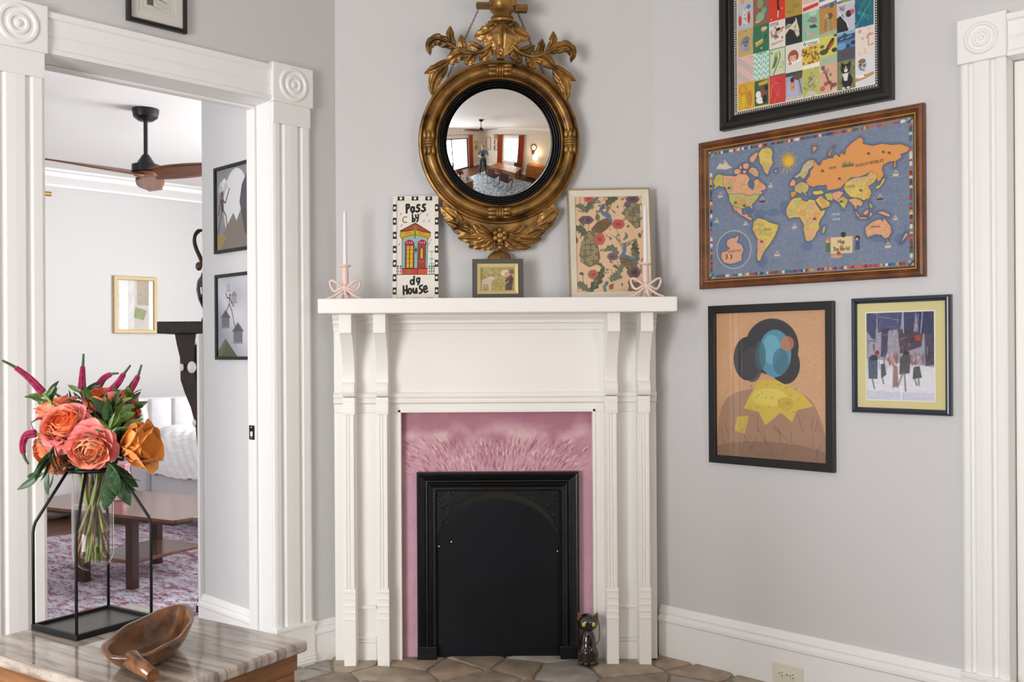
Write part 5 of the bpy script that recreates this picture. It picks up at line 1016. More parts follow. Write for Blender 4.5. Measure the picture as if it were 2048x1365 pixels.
# ---- painted sign
def house_sign():
    Yb = 3.875; x0, x1 = X(785, Yb, 500), X(876.5, Yb, 500); w, h = x1 - x0, Z(388.5, Yb) - ZS
    lean = math.atan2(.045, h)
    t = thing('painted_sign', 'white wooden sign with black checks and a shotgun house leaning on the wall', 'sign', ((x0 + x1) / 2, Yb - .008, ZS + .001), rot=(-lean, 0, 0))
    T = [(20, 42), (590, 42), (610, 1345), (32, 1345)]; W = 230; H = int(W * h / w); cv = Cv(W, H, '#e3ded4', T); K = '#211e1c'
    for y, xa, xb in ((190, 45, 570), (355, 47, 572), (530, 50, 574), (705, 52, 577), (880, 54, 578), (1058, 55, 582), (1222, 57, 585)):
        for x in (xa, xb + (y - 190) * .0): cv.rect(x - 22, y - 44, x + 22, y + 44, K); cv.ell((x, y), 15, 18, '#e9e4da')
    for y, xs in ((72, (122, 298, 470)), (1330, (152, 325, 500))):
        for x in xs: cv.rect(x - 42, y - 22, x + 42, y + 22, K); cv.ell((x, y), 17, 17, '#e9e4da')
    cv.line([(75, 100), (550, 100), (560, 1300), (85, 1300)], 1.2, '#b9b2a6', .8, True)
    # house
    G, DK = '#8fb0a8', '#2b2320'
    cv.poly([(140, 560), (300, 520), (465, 560), (462, 940), (145, 940)], G); cv.line([(140, 560), (145, 1000)], 2, DK); cv.line([(465, 560), (462, 1000)], 2, DK)
    cv.poly([(118, 470), (300, 455), (495, 490), (495, 540), (465, 575), (300, 520), (140, 580), (118, 540)], '#c9a233'); cv.poly([(118, 470), (305, 375), (495, 490), (480, 505), (305, 462), (130, 490)], '#a3482f')
    cv.line([(118, 470), (305, 375), (497, 492)], 3.5, DK); cv.line([(118, 474), (300, 458), (497, 496)], 2.5, DK); cv.line([(118, 470), (116, 540), (145, 580), (160, 548), (300, 520), (450, 548), (468, 578), (497, 540), (497, 492)], 2.2, DK)
    for x in (215, 385): cv.line([(x + 32 * math.cos(a), 500 + 13 * math.sin(a)) for a in np.linspace(0, 2 * PI, 14)], 2, '#6a4a1c')
    cv.line([(303, 470), (303, 560)], 5, '#7a4a24'); cv.ell((303, 438), 22, 26, '#8f9a55'); cv.line([(280, 438), (327, 438)], 2, DK); cv.line([(303, 412), (303, 465)], 2, DK)
    for c, bb in (((170, 640), (300, 650)), ((335, 640), (452, 650))):
        m = (c[0] + bb[0]) / 2; cv.poly([(c[0], 630), (m - 45, 600), (m, 580), (m + 45, 600), (bb[0], 630), (bb[0] - 8, 650), (c[0] + 8, 650)], '#a8304a'); cv.line([(c[0], 632), (m, 582), (bb[0], 632)], 2, DK)
        for dx in (-30, 0, 30): cv.ell((m + dx, 618), 6, 8, '#f0e2de')
    cv.rect(183, 650, 297, 940, '#7d4034'); cv.rect(203, 660, 280, 930, '#d3a92c'); cv.line([(238, 660), (238, 930)], 4, '#4a2f1c')
    for y in (705, 760, 815, 870): cv.line([(203, y), (280, y)], 1.6, '#5a3a1c')
    cv.rect(340, 650, 440, 940, '#8a4438'); cv.poly([(372, 820), (372, 700), (390, 675), (408, 700), (408, 820)], '#d3a92c'); cv.line([(372, 820), (372, 700), (390, 675), (408, 700), (408, 820)], 2.4, DK, 1, True); cv.rect(360, 840, 428, 870, '#c2463a'); cv.rect(370, 880, 420, 915, '#a13d33'); cv.line([(340, 650), (340, 940)], 2, DK); cv.line([(440, 650), (440, 940)], 2, DK); cv.line([(183, 650), (183, 940)], 2, DK); cv.line([(297, 650), (297, 940)], 2, DK)
    cv.rect(145, 940, 462, 1010, '#c93a3c'); cv.rect(345, 945, 462, 1005, '#d0502c'); cv.ell((235, 980), 40, 18, '#7d7a34'); cv.line([(145, 940), (462, 940)], 4, DK); cv.line([(345, 940), (340, 1008)], 3, DK); cv.line([(75, 1015), (560, 1015)], 3, DK)
    cv.ell((317, 710), 13, 22, '#26303a'); cv.line([(317, 670), (317, 750)], 2.5, '#26303a')
    for xs in ((95, 128), (490, 520, 545)):
        for x in xs: cv.line([(x, 905), (x, 1010)], 2.6, '#26303a'); cv.poly([(x - 14, 920), (x, 895), (x + 14, 920)], '#26303a')
        cv.line([(xs[0] - 18, 940), (xs[-1] + 15, 940)], 2, '#26303a'); cv.line([(xs[0] - 18, 975), (xs[-1] + 15, 975)], 2, '#26303a')
    for y in (730, 820, 880):
        for d in (-34, -18, 0, 18, 34): cv.line([(517, y), (517 + d, y + 26 - abs(d) * .9)], 2.4, '#4f9a93', .9)
    cv.line([(517, 720), (512, 990)], 2.4, '#5aa39a', .9)
    # moon and notes
    cv.line([(195 - 0, 300), (165, 300), (145, 330), (158, 362), (195, 366)], 5, DK); cv.line([(190, 304), (165, 305), (151, 330), (162, 357), (190, 361)], 3, '#d9b24a')
    for x, y in ((125, 262), (372, 262), (458, 275), (135, 405), (418, 350), (480, 352), (505, 590), (485, 635), (112, 638)): cv.line([(x - 8, y + 10), (x - 2, y - 12), (x + 8, y - 8)], 1.8, '#3a3532'); cv.ell((x - 9, y + 10), 5, 5, '#3a3532')
    # lettering
    def word(st, wd=11):
        for s_ in st: cv.line(s_, wd * W / 590, K)
    s = 30
    word([[(192, 145), (194, 245)], [(192, 150), (220, 145), (228, 170), (212, 192), (196, 195)], arc(268, 205, 20, 28, 0, 360, 14), [(286, 180), (285, 228), (265, 245)], [(355, 150), (330, 152), (325, 180), (350, 195), (352, 222), (328, 235), (312, 228)], [(425, 145), (402, 148), (395, 172), (420, 190), (425, 215), (400, 232), (382, 222)]], 27)
    word([[(268, 270), (270, 358)], arc(285, 338, 14, 18, 0, 360, 12), [(308, 275), (312, 312), (332, 312)], [(340, 270), (338, 330), (325, 358)]], 21)
    word([arc(275, 1110, 20, 28, 0, 360, 14), [(300, 1040), (298, 1100), (300, 1135)], arc(350, 1085, 17, 26, 0, 360, 14), [(368, 1062), (366, 1110), (348, 1140)]], 23)
    word([[(168, 1160), (172, 1262)], [(208, 1155), (212, 1255)], [(170, 1215), (210, 1205)], arc(248, 1222, 20, 30, 0, 360, 14), [(290, 1190), (295, 1240), (318, 1245), (330, 1190)], [(330, 1190), (336, 1245)], [(400, 1150), (372, 1160), (372, 1188), (395, 1205), (400, 1235), (370, 1250)], [(428, 1208), (462, 1190), (450, 1158), (425, 1170), (420, 1215), (440, 1240), (470, 1225)]], 25)
    b = MB().box(-w / 2, w / 2, .0, .012, 0, h).build('board', mat('white_painted_wood', '#e3ded4', .55), t, bevel=.0015)
    o = print_mesh(cv, w, h, 'painted_face', t, 0, -.0012, h / 2)
    co = np.empty(len(o.data.vertices) * 3, np.float32); o.data.vertices.foreach_get('co', co); co = co.reshape(-1, 3); m = np.minimum(np.minimum(co[:, 0] + w / 2, w / 2 - co[:, 0]), np.minimum(co[:, 2], h - co[:, 2])); co[:, 1] = np.where(m < w * .085, -.0060, -.0012); o.data.vertices.foreach_set('co', co.ravel())
    MB().frame(w, h, [(0, -.001), (0, .0058), (w * .083, .0058), (w * .083, -.001)]).build('raised_border', mat('white_painted_wood', '#e3ded4', .55), t, loc=(0, 0, h / 2))
house_sign()
# ---- small framed snapshot
def snapshot():
    Yb = 3.83; x0, x1 = X(944.5, Yb, 560), X(1046.5, Yb, 560); w, h = x1 - x0, Z(519, Yb) - ZS
    t = thing('photo_frame', 'small dark grey frame with gold liner holding a snapshot under the mirror', 'photo frame', ((x0 + x1) / 2, Yb, ZS + .002), rot=(-.12, 0, 0))
    k = w / 102; ch = h / 2 + .003
    MB().frame(w, h, [(0, 0), (0, .014), (.0015, .015), (11 * k, .015), (11 * k, 0)]).build('frame', mat('dark_taupe_frame', '#4d4a45', .5), t, loc=(0, 0, h / 2), bevel=.0008)
    MB().frame(w - 20 * k, h - 20 * k, [(0, 0), (0, .016), (.001, .0175), (6 * k, .014), (7 * k, .012), (8 * k, .012), (8 * k, 0)]).build('gilt_liner', mat('pale_gold_liner', '#cdbb84', .4, .3), t, loc=(0, 0, h / 2))
    cv = Cv(110, 82, '#a89a5c'); cv.mottle(6, .12, 1).mottle(2, .10, 2)
    cv.poly([(0, 45), (18, 38), (30, 30), (40, 32), (44, 42), (36, 46), (34, 80), (26, 80), (24, 58), (8, 60), (6, 80), (0, 80)], '#cbb9ab', raw=True); cv.poly([(26, 30), (25, 20), (30, 29)], '#8a6a5c', raw=True); cv.poly([(38, 30), (41, 20), (42, 31)], '#8a6a5c', raw=True); cv.ell((40, 38), 5, 4, '#d9b9b4', raw=True)
    cv.poly([(80, 82), (80, 45), (88, 26), (100, 26), (106, 40), (100, 82)], '#5b4048', raw=True); cv.ell((80, 20), 15, 11, '#d9cdb8', raw=True); cv.ell((86, 24), 9, 10, '#c99a7a', raw=True); cv.ell((100, 15), 9, 8, '#7b5a55', raw=True); cv.line([(90, 48), (80, 58)], 3, '#d9b39a', raw=True)
    print_mesh(cv, w - 35 * k, h - 35 * k, 'snapshot', t, 0, -.008, h / 2)
    MB().box(-w / 2 + .004, w / 2 - .004, -.004, .0, .004, h - .004).build('backing', mat('backing_board', '#8a7a66', .8), t)
    MB().add([(-.015, .001, h * .75), (.015, .001, h * .75), (.02, .05, .006), (-.02, .05, .006), (-.015, .003, h * .75), (.015, .003, h * .75), (.02, .052, .006), (-.02, .052, .006)], [(0, 1, 2, 3), (4, 7, 6, 5), (0, 4, 5, 1), (3, 2, 6, 7), (0, 3, 7, 4), (1, 5, 6, 2)]).build('strut', mat('backing_board', '#8a7a66', .8), t)
    MB().box(-w / 2 + 15 * k, w / 2 - 15 * k, -.0125, -.012, 15 * k, h - 15 * k).build('pane', M_PANE, t)
snapshot()
# ---- peacock print
def peacock():
    Yb = 3.87; x0, x1 = X(1141, Yb, 560), X(1307, Yb, 560); w, h = x1 - x0, Z(377, Yb) - ZS
    t = thing('framed_peacock_print', 'peacock and poppy print in a whitewashed frame standing on the mantelshelf', 'picture', ((x0 + x1) / 2 - .004, Yb, ZS + .001), rot=(-.10, -.012, 0))
    T = [(125, 142), (937, 140), (945, 1255), (150, 1258)]; k = w / 1000
    W = 250; H = 345; cv = Cv(W, H, '#e0bb96', T); rr = random.Random(12); DG, MG, BL = '#4a4f3c', '#69705a', '#5f7a90'
    def fol(pts, hw, col=DG):
        S = [Vector((p[0], p[1], 0)) for p in pts]; S = bez(S, 7); n = len(S); a, b_ = [], []
        for i, p in enumerate(S):
            d = (S[min(i + 1, n - 1)] - S[max(i - 1, 0)]).normalized(); s = i / (n - 1); e = hw * 1.2 * math.sin(PI * (s * .9 + .08)) ** .8 * (1 + .35 * math.sin(i * 2.1)); a.append((p.x - d.y * e, p.y + d.x * e)); b_.append((p.x + d.y * e, p.y - d.x * e))
        cv.poly(a + b_[::-1], col); cv.line([(p.x, p.y) for p in S], 1.2, '#8b8f72', .8)
    for pts, hw in (([(280, 330), (210, 260), (135, 250)], 26), ([(275, 320), (320, 230), (420, 150)], 28), ([(270, 320), (300, 240), (370, 160)], 16), ([(500, 250), (560, 190), (650, 165)], 34), ([(270, 580), (200, 530), (140, 490)], 34), ([(640, 820), (560, 750), (470, 785)], 30), ([(870, 900), (835, 760), (850, 660)], 34), ([(880, 890), (820, 800), (785, 770)], 22), ([(300, 1250), (400, 1110), (470, 960)], 40), ([(300, 1240), (200, 1170), (150, 1150)], 34), ([(540, 1130), (600, 1080), (680, 1090)], 34), ([(580, 1100), (660, 1000), (690, 920)], 24), ([(150, 620), (150, 660), (160, 690)], 16), ([(700, 660), (740, 620), (725, 570)], 14), ([(640, 1000), (600, 960), (570, 965)], 14), ([(180, 1040), (210, 1040), (230, 1060)], 14), ([(890, 580), (895, 610), (900, 640)], 16), ([(380, 930), (430, 940), (460, 990)], 14)): fol(pts, hw, rr.choice([DG, MG, '#545a44']))
    for pts in ([(200, 150), (200, 260), (240, 330)], [(240, 150), (260, 260), (270, 330)], [(625, 540), (660, 640), (690, 780)], [(560, 600), (620, 640), (690, 760)], [(300, 470), (280, 560), (250, 600)], [(620, 900), (640, 980), (600, 1080)], [(220, 1050), (230, 1150), (260, 1220)], [(500, 990), (560, 1010), (550, 1080)], [(330, 1250), (340, 1190), (400, 1150)]): cv.line(bez([Vector((*p, 0)) for p in pts], 6) and [(p.x, p.y) for p in bez([Vector((*p, 0)) for p in pts], 6)], 1.6, '#5f5f48')
    for c, a in (((400, 390), 40), ((640, 270), 16), ((335, 275), 20), ((550, 640), 20), ((505, 1000), 16), ((675, 1170), 18), ((360, 1170), 22)): cv.ell(c, a * .7, a, '#6d725c')
    # tails
    def tail(poly, pts):
        cv.poly(poly, '#6a6042', .9)
        for c in pts: cv.ell(c, 25, 27, '#8f8560'); cv.ell(c, 16, 18, '#c2ab7d'); cv.ell(c, 9, 11, '#5a5a50')
    tail([(300, 540), (360, 560), (400, 700), (430, 860), (400, 930), (300, 970), (230, 930), (180, 830), (200, 720), (240, 620)], [(300, 590), (325, 630), (285, 670), (335, 690), (225, 685), (280, 740), (345, 735), (215, 800), (285, 800), (345, 810), (230, 850), (320, 860), (280, 885), (375, 775), (375, 860), (215, 890), (310, 920), (225, 745)])
    tail([(800, 220), (905, 240), (905, 510), (850, 530), (780, 450), (730, 380), (680, 350)], [(860, 340), (790, 300), (750, 345), (790, 410), (845, 415), (885, 380), (860, 485), (745, 395), (820, 250)]); tail([(760, 1150), (930, 1140), (940, 1255), (740, 1255)], [(800, 1200), (860, 1220), (900, 1180)])
    # birds
    def bird(dx, dy, neck=True):
        cv.poly([(320 + dx, 530 + dy), (400 + dx, 440 + dy), (500 + dx, 400 + dy), (560 + dx, 420 + dy), (570 + dx, 470 + dy), (500 + dx, 540 + dy), (440 + dx, 580 + dy), (360 + dx, 570 + dy)], '#6d5a3c')
        for _ in range(60): x, y = rr.uniform(350, 550), rr.uniform(420, 550); cv.line([(x + dx, y + dy), (x + 12 + dx, y - 8 + dy)], 1.5, rr.choice(['#8a6d3a', '#4a4438', '#a9803a', '#54584a']), .8)
    bird(0, 0); cv.line([(470, 250), (440, 300), (470, 350), (530, 390), (560, 430)], 12, BL); cv.line([(500, 340), (545, 380)], 13, BL); cv.ell((470, 255), 24, 16, '#4f6a80'); cv.line([(480, 190), (420, 215), (455, 245)], 1.4, '#9a7f8a'); cv.poly([(500, 250), (555, 260), (530, 330), (505, 330)], '#8d6d50')
    cv.poly([(650, 850), (740, 860), (830, 890), (860, 940), (820, 990), (740, 1000), (660, 920)], '#6a5638')
    for _ in range(60): x, y = rr.uniform(665, 840), rr.uniform(865, 980); cv.ell((x, y), 7, 5, rr.choice(['#a9803a', '#4a4438', '#c09448', '#5a4a36']), .8)
    cv.line([(740, 850), (820, 880), (855, 930)], 10, BL); cv.line([(715, 710), (715, 780), (690, 840)], 13, BL); cv.line([(700, 830), (760, 870)], 10, '#54707f'); cv.poly([(700, 710), (775, 665), (730, 720)], '#8d6a5a'); cv.line([(480, 1250), (470, 1190), (500, 1150)], 11, BL); cv.ell((500, 1145), 22, 15, '#4f6a80'); cv.poly([(520, 1180), (580, 1150), (570, 1220), (530, 1225)], '#8d5a44')
    # poppies
    def pop(c, a, b_, col, d='#8f4640'):
        for q_ in range(6): an = q_ * PI / 3; cv.ell((c[0] + a * .42 * math.cos(an), c[1] + b_ * .42 * math.sin(an)), a * .62, b_ * .62, col, .95)
        cv.ell(c, a * .5, b_ * .35, d, .75)
        for q_ in range(5): cv.line([(c[0] - a * .8 + q_ * a * .4, c[1] + b_ * .5), (c[0], c[1])], 1.2, d, .4)
    pop((645, 475), 76, 58, '#c0564c'); pop((425, 645), 64, 72, '#c65d50'); pop((300, 170), 56, 40, '#c25c50'); pop((340, 1050), 60, 54, '#c45a4e'); pop((265, 420), 88, 50, '#6f525a', '#47343c'); pop((572, 850), 64, 46, '#7a5f6c', '#584450'); pop((820, 180), 80, 50, '#6a525c', '#4a3a44'); pop((815, 1030), 80, 70, '#6e535c', '#4a3a44'); pop((755, 245), 38, 38, '#765c68', '#584450'); pop((780, 1150), 36, 36, '#6e535c', '#4a3a44')
    for _ in range(64):
        x, y = rr.uniform(160, 920), rr.uniform(160, 1240)
        fol([(x, y), (x + rr.uniform(-40, 40), y + rr.uniform(-40, 40)), (x + rr.uniform(-70, 70), y + rr.uniform(-70, 30))], rr.uniform(5, 11), rr.choice([DG, MG, '#7a7a5c', '#8a6a50']))
    cv.blur(1).mottle(2, .05, 3)
    mz = h / 2; pwi, phi = 812 * k, 1116 * k; fw = .011 * 0 + 14 * k
    MB().frame(w, h, [(0, 0), (0, .022), (.001, .024), (fw, .024), (fw, .015), (fw, 0)]).build('outer_frame', mat('pale_oak_edge', '#a78d63', .5, var=.2, scale=30), t, loc=(0, 0, mz))
    MB().frame(w - 2 * fw, h - 2 * fw, [(0, 0), (0, .020), ((w - pwi) / 2 - fw, .014), ((w - pwi) / 2 - fw, 0)]).build('whitewashed_frame', mat('whitewash', '#ddd5c2', .6, var=.08, scale=12), t, loc=(0, 0, mz), bevel=.0008)
    print_mesh(cv, pwi + .004, h - (w - pwi) + .004, 'print', t, 0, -.009, mz)
    MB().box(-w / 2 + .004, w / 2 - .004, -.004, .0, .004, h - .004).build('backing', mat('backing_board', '#8a7a66', .8), t)
    MB().box(-pwi / 2, pwi / 2, -.0115, -.011, (w - pwi) / 2, h - (w - pwi) / 2).build('pane', M_PANE, t)
peacock()
# ---- pink bow candlesticks with tapers
M_PINK = mat('pale_pink_ceramic', '#e6cabf', .4)
def candlestick(pxc, py0, Yb, lbl, clbl, top):
    p = at(pxc, py0, Yb); k = Yb / F; t = thing('candlestick', lbl, 'candlestick', (p.x, Yb, ZS + .0005), 0, 'bow candlesticks'); z = lambda py: (596 - py) * k
    MB().lathe([(5.5 * k, z(585)), (6.5 * k, z(570)), (6.5 * k, z(530)), (11.5 * k, z(529)), (12 * k, z(527)), (11 * k, z(525.5)), (5.2 * k, z(526)), (5.0 * k, z(532)), (.0002, z(533))], 24).build('holder', M_PINK, t, smooth='auto')
    for sg in (-1, 1):
        lp = bez([Vector((sg * x * k, -.012 - .006 * math.sin(i), z(y))) for i, (x, y) in enumerate(((1, 572), (10, 566), (20, 559), (27, 557), (30, 561), (27, 571), (21, 578), (14, 576), (7, 572), (1, 573)))], 5)
        MB().tube(lp, 2.6 * k, 8).build('bow_loop', M_PINK, t, smooth=True)
        MB().tube(bez([Vector((sg * 2 * k, -.014, z(574))), Vector((sg * 12 * k, -.018, z(582))), Vector((sg * 24 * k, -.022, z(590))), Vector((sg * 36 * k, -.024, z(594.0)))], 5), [2.8 * k] * 14 + [2.2 * k, 1.6 * k], 8).build('ribbon_tail', M_PINK, t, smooth=True)
        MB().tube(bez([Vector((sg * 2 * k, .010, z(574))), Vector((sg * 6 * k, .022, z(586))), Vector((sg * 9 * k, .032, z(594.0)))], 5), 2.6 * k, 8).build('ribbon_tail', M_PINK, t, smooth=True)
    MB().tube(bez([Vector((0, -.014, z(572))), Vector((2 * k, -.02, z(585))), Vector((5 * k, -.024, z(594)))], 5), 2.8 * k, 8).build('ribbon_tail', M_PINK, t, smooth=True)
    MB().ball((0, -.014, z(571)), 5.5 * k, 4.5 * k, 6 * k).build('bow_knot', M_PINK, t, smooth=True)
    c = thing('taper_candle', clbl, 'candle', (p.x, Yb, ZS + z(531)), 0, 'white taper candles')
    hh = (527 - top) * k
    MB().lathe([(4.4 * k, 0), (4.4 * k, .02), (4.0 * k, hh * .5), (3.4 * k, hh * .95), (2.6 * k, hh * .985), (.8 * k, hh)], 20).build('wax', mat('white_wax', '#eee7ea', .45), c, smooth='auto')
    MB().tube([(0, 0, hh - .002), (0, 0, hh + .004), (.001, 0, hh + .008)], .0008, 6).build('wick', mat('white_wick', '#e4ded8', .8), c)
candlestick(690.5, 560, 3.78, 'pale pink bow candlestick on the left end of the mantelshelf', 'white taper candle in the left-hand bow candlestick', 412)
candlestick(1291, 560, 3.76, 'pale pink bow candlestick in front of the peacock print', 'white taper candle in front of the peacock print', 407)
# ---- glazed cat
def cat():
    Yb = 3.80; k = Yb / F; p = at(1176, 1317, Yb); t = thing('cat_figurine', 'dark brown glazed ceramic cat with green eyes beside the fireplace', 'figurine', (p.x, Yb, .016), .0); z = lambda py: (1317 - py) * k
    G = mat('brown_glaze', '#2c1710', .08, col2='#120a08', scale=25, coat=1.0)
    prof = [(.002, z(1317)), (18 * k, z(1316)), (20.5 * k, z(1311)), (19 * k, z(1307)), (20.5 * k, z(1299)), (20 * k, z(1290)), (17 * k, z(1282)), (15.6 * k, z(1272)), (14.5 * k, z(1264)), (12 * k, z(1257)), (9 * k, z(1252)), (8.6 * k, z(1250))]
    MB().lathe(prof, 32).build('body', G, t, smooth=True)
    hd = MB().ball((0, 0, z(1235)), 20.5 * k, 19 * k, 18 * k, 28, 18).build('head', G, t, smooth=True)
    for sg in (-1, 1):
        MB().add([(sg * 11 * k, -4 * k, z(1223)), (sg * 21 * k, -4 * k, z(1231)), (sg * 20 * k, -1 * k, z(1213.5)), (sg * 11 * k, 5 * k, z(1223)), (sg * 21 * k, 5 * k, z(1231))], [(0, 1, 2), (3, 2, 4), (0, 2, 3), (1, 4, 2), (0, 3, 4, 1)]).build('ear', mat('amber_glaze', '#6b4a22', .15, coat=.6), hd, bevel=.001)
        MB().ball((sg * 9.5 * k, -16.4 * k, z(1235)), 4.2 * k, 2.4 * k, 4.6 * k, 14, 10).build('eye', mat('lime_enamel', '#b9c552', .25), hd, smooth=True)
        MB().ball((sg * 6 * k, -17 * k, z(1312)), 6 * k, 8 * k, 5.2 * k, 14, 10).build('paw', G, t, smooth=True)
        MB().ball((sg * 15 * k, -8 * k, z(1312)), 6 * k, 9 * k, 5 * k, 14, 10).build('paw', G, t, smooth=True)
        MB().ball((sg * 6.5 * k, -13 * k, z(1293)), 5 * k, 6 * k, 15 * k, 12, 10).build('front_leg', G, t, smooth=True)
        MB().ball((sg * 13 * k, 0, z(1298)), 9 * k, 14 * k, 12 * k, 14, 10).build('haunch', G, t, smooth=True)
        MB().tube(bez([Vector((sg * 20 * k, 0, z(1226))), Vector((sg * 23 * k, 1 * k, z(1245))), Vector((sg * 23 * k, 1 * k, z(1268))), Vector((sg * 16 * k, 0, z(1282)))], 6), .0014, 6).build('strap', mat('black_cord', '#141212', .6), t, smooth=True)
    for py in (1261, 1276): MB().lathe([(3.4 * k, 0), (3.4 * k, .6 * k), (.0002, .6 * k)], 14, (0, -15.4 * k + (2 * k if py == 1261 else 0), z(py)), 'y').build('shaker_hole', mat('black_glaze', '#0b0909', .1), t)  # black discs stand in for the dark inside the shaker holes
    MB().ball((0, -19 * k, z(1239)), 2 * k, 1.4 * k, 1.6 * k, 8, 6).build('nose', G, hd, smooth=True)
    MB().lathe([(8.5 * k, 0), (9.2 * k, 1.5 * k), (8.5 * k, 3 * k)], 24, (0, 0, z(1252))).build('neck_ring', mat('black_glaze', '#0b0909', .1), t, smooth=True)
cat()
# ---- wall socket in the skirting board
def outlet():
    x0, x1 = WR.px(1541, 1340, -.024)[0], WR.px(1611, 1340, -.024)[0]; zc = WR.px(1576, 1346, -.024)[1]; h = .118; w = x1 - x0
    w = .118; h = .072; t = thing('wall_outlet', 'ivory double socket set sideways in the white skirting board', 'outlet', WR.w((x0 + x1) / 2, -.0222, zc - .008), WR.a)
    MI = mat('ivory_plastic', '#e4dfcd', .35); MB().box(-w / 2, w / 2, -.006, 0, -h / 2, h / 2).build('cover_plate', MI, t, bevel=.003)
    for sx in (-1, 1):
        c = sx * .0215; o = MB().lathe([(.0165, 0), (.0165, .0025), (.015, .003), (.0001, .003)], 24, (c, -.006, 0), 'y').build('receptacle', MI, t, smooth='auto')
        for dz_ in (-.006, .006): MB().box(c - .001, c + .006, -.0094, -.0088, dz_ - .0012, dz_ + .0012).build('slot', mat('slot_black', '#1a1512', .7), o)
        MB().lathe([(.0022, 0), (.0022, .0005), (.0001, .0005)], 10, (c - .008, -.0090, 0), 'y').build('slot', mat('slot_black', '#1a1512', .7), o)
    MB().lathe([(.003, 0), (.003, .001), (.0001, .0014)], 10, (0, -.006, 0), 'y').build('screw', mat('steel', '#b9b9bb', .3, 1), t)
outlet()
# ================================================================ marble-topped stand with flowers
CA = math.radians(-33.5); CXV, CYV = Vector((math.cos(CA), math.sin(CA), 0)), Vector((-math.sin(CA), math.cos(CA), 0)); ZT = .75
BK = at(265, 1200, .49 * F / 495.5); BK.z = 0
def ct(x, y, z=0): return BK + CXV * x + CYV * y + Vector((0, 0, z))
def marble():
    m = bpy.data.materials.new('veined_marble'); m.use_nodes = True; nt = m.node_tree; b = nt.nodes['Principled BSDF']; N = nt.nodes.new; L = nt.links.new
    tc = N('ShaderNodeTexCoord'); mp = N('ShaderNodeMapping'); mp.inputs['Scale'].default_value = (3.2, 42, 9); mp.inputs['Rotation'].default_value = (0, 0, math.radians(38)); L(tc.outputs['Object'], mp.inputs[0])
    n = N('ShaderNodeTexNoise'); n.inputs['Scale'].default_value = 1.6; n.inputs['Detail'].default_value = 8; n.inputs['Roughness'].default_value = .65; n.inputs['Distortion'].default_value = .35; L(mp.outputs[0], n.inputs['Vector'])
    r = N('ShaderNodeValToRGB'); L(n.outputs['Fac'], r.inputs[0]); e = r.color_ramp.elements; e[0].position = .32; e[0].color = (*lin('#6f6459'), 1); e[1].position = .66; e[1].color = (*lin('#cfc5ba'), 1)
    k = e.new(.44); k.color = (*lin('#93867a'), 1); k = e.new(.52); k.color = (*lin('#b5a99c'), 1)
    L(r.outputs[0], b.inputs['Base Color']); b.inputs['Roughness'].default_value = .10; b.inputs['Coat Weight'].default_value = .3; return m
stand = thing('side_cabinet', 'small wooden cabinet with a polished grey veined marble top', 'cabinet', BK, CA)
MB().box(0, .476, -.335, 0, ZT - .019, ZT).build('marble_top', marble(), stand, bevel=.006, segs=3)
M_OAKC = mat('chestnut_veneer', '#9a6a3e', .4, col2='#6e4726', scale=5, stretch=(1, 1, 11), bump=.05)
MB().prism([(.014, -.316), (.452, -.316), (.462, -.306), (.462, -.020), (.452, -.012), (.014, -.012)], .14, ZT - .019, 'z').build('carcass', M_OAKC, stand, bevel=.003)
MB().box(.4615, .4655, -.310, -.016, ZT - .048, ZT - .021).build('top_rail', M_OAKC, stand, bevel=.001)
MB().box(.4615, .4645, -.304, -.022, .18, ZT - .053).build('side_panel', M_OAKC, stand, bevel=.001)
MB().box(.03, .45, -.320, -.3155, ZT - .048, ZT - .022).build('top_rail', M_OAKC, stand, bevel=.001)
d_ = MB().box(.034, .446, -.324, -.3155, ZT - .21, ZT - .055).build('drawer', M_OAKC, stand, bevel=.002); MB().lathe([(.006, 0), (.006, .010), (.013, .018), (.010, .024), (.0001, .026)], 16, (.24, -.324, ZT - .13), 'y').build('knob', mat('brass', '#b08d4a', .3, 1), d_, smooth='auto')
for x in (.03, .44):
    for y in (-.30, -.03): MB().lathe([(.012, 0), (.018, .15)], 12, (x, y, 0)).build('leg', M_OAKC, stand, smooth='auto')
# ---- wire stand holding a test-tube vase
VC = (at(68, 1252, .488 * F / 547) + at(302, 1235, .488 * F / 530)) / 2; VC.z = ZT
vs = thing('vase_stand', 'black wire plant stand with square tray on the marble top', 'stand', VC + Vector((0, 0, .0005)), CA)
M_WIRE = mat('matte_black_wire', '#1b1c1f', .45, .4)
ha, hb = .064, .076
MB().box(-ha, ha, -hb, hb, .002, .005).build('tray', mat('dark_tray', '#3b3733', .35), vs)
MB().frame(2 * ha + .006, 2 * hb + .006, [(0, -.001), (0, .010), (.007, .010), (.007, -.001)]).build('tray_rim', M_WIRE, vs, rot=(-PI / 2, 0, 0), bevel=.001)
RZ, RR = .282, .0395
for a, b_ in ((-ha, -hb), (ha, -hb), (ha, hb), (-ha, hb)):
    an = math.atan2(b_, a); pts = [(a, b_, .003), (a, b_, .172), (a * .985, b_ * .985, .183), (a * .96, b_ * .96, .191), (RR * math.cos(an) * 1.02, RR * math.sin(an) * 1.02, RZ)]
    MB().tube(pts, .0027, 8).build('post', M_WIRE, vs, smooth=True)
MB().tube([(RR * math.cos(t), RR * math.sin(t), RZ) for t in [2 * PI * i / 36 for i in range(36)]], .0042, 8, closed=True).build('ring', M_WIRE, vs, smooth=True)
gv = thing('glass_vase', 'clear test-tube glass vase hanging in the black wire stand', 'vase', VC + Vector((0, 0, .098)), CA)
M_GV = mat_pane('vase_glass', 0.04, 2.0, .9)
def tubeprof(r, h, t0=0.0): return [(max(.0002, r * math.sin(PI / 2 * i / 8)), r - r * math.cos(PI / 2 * i / 8) + t0) for i in range(9)] + [(r, h)]
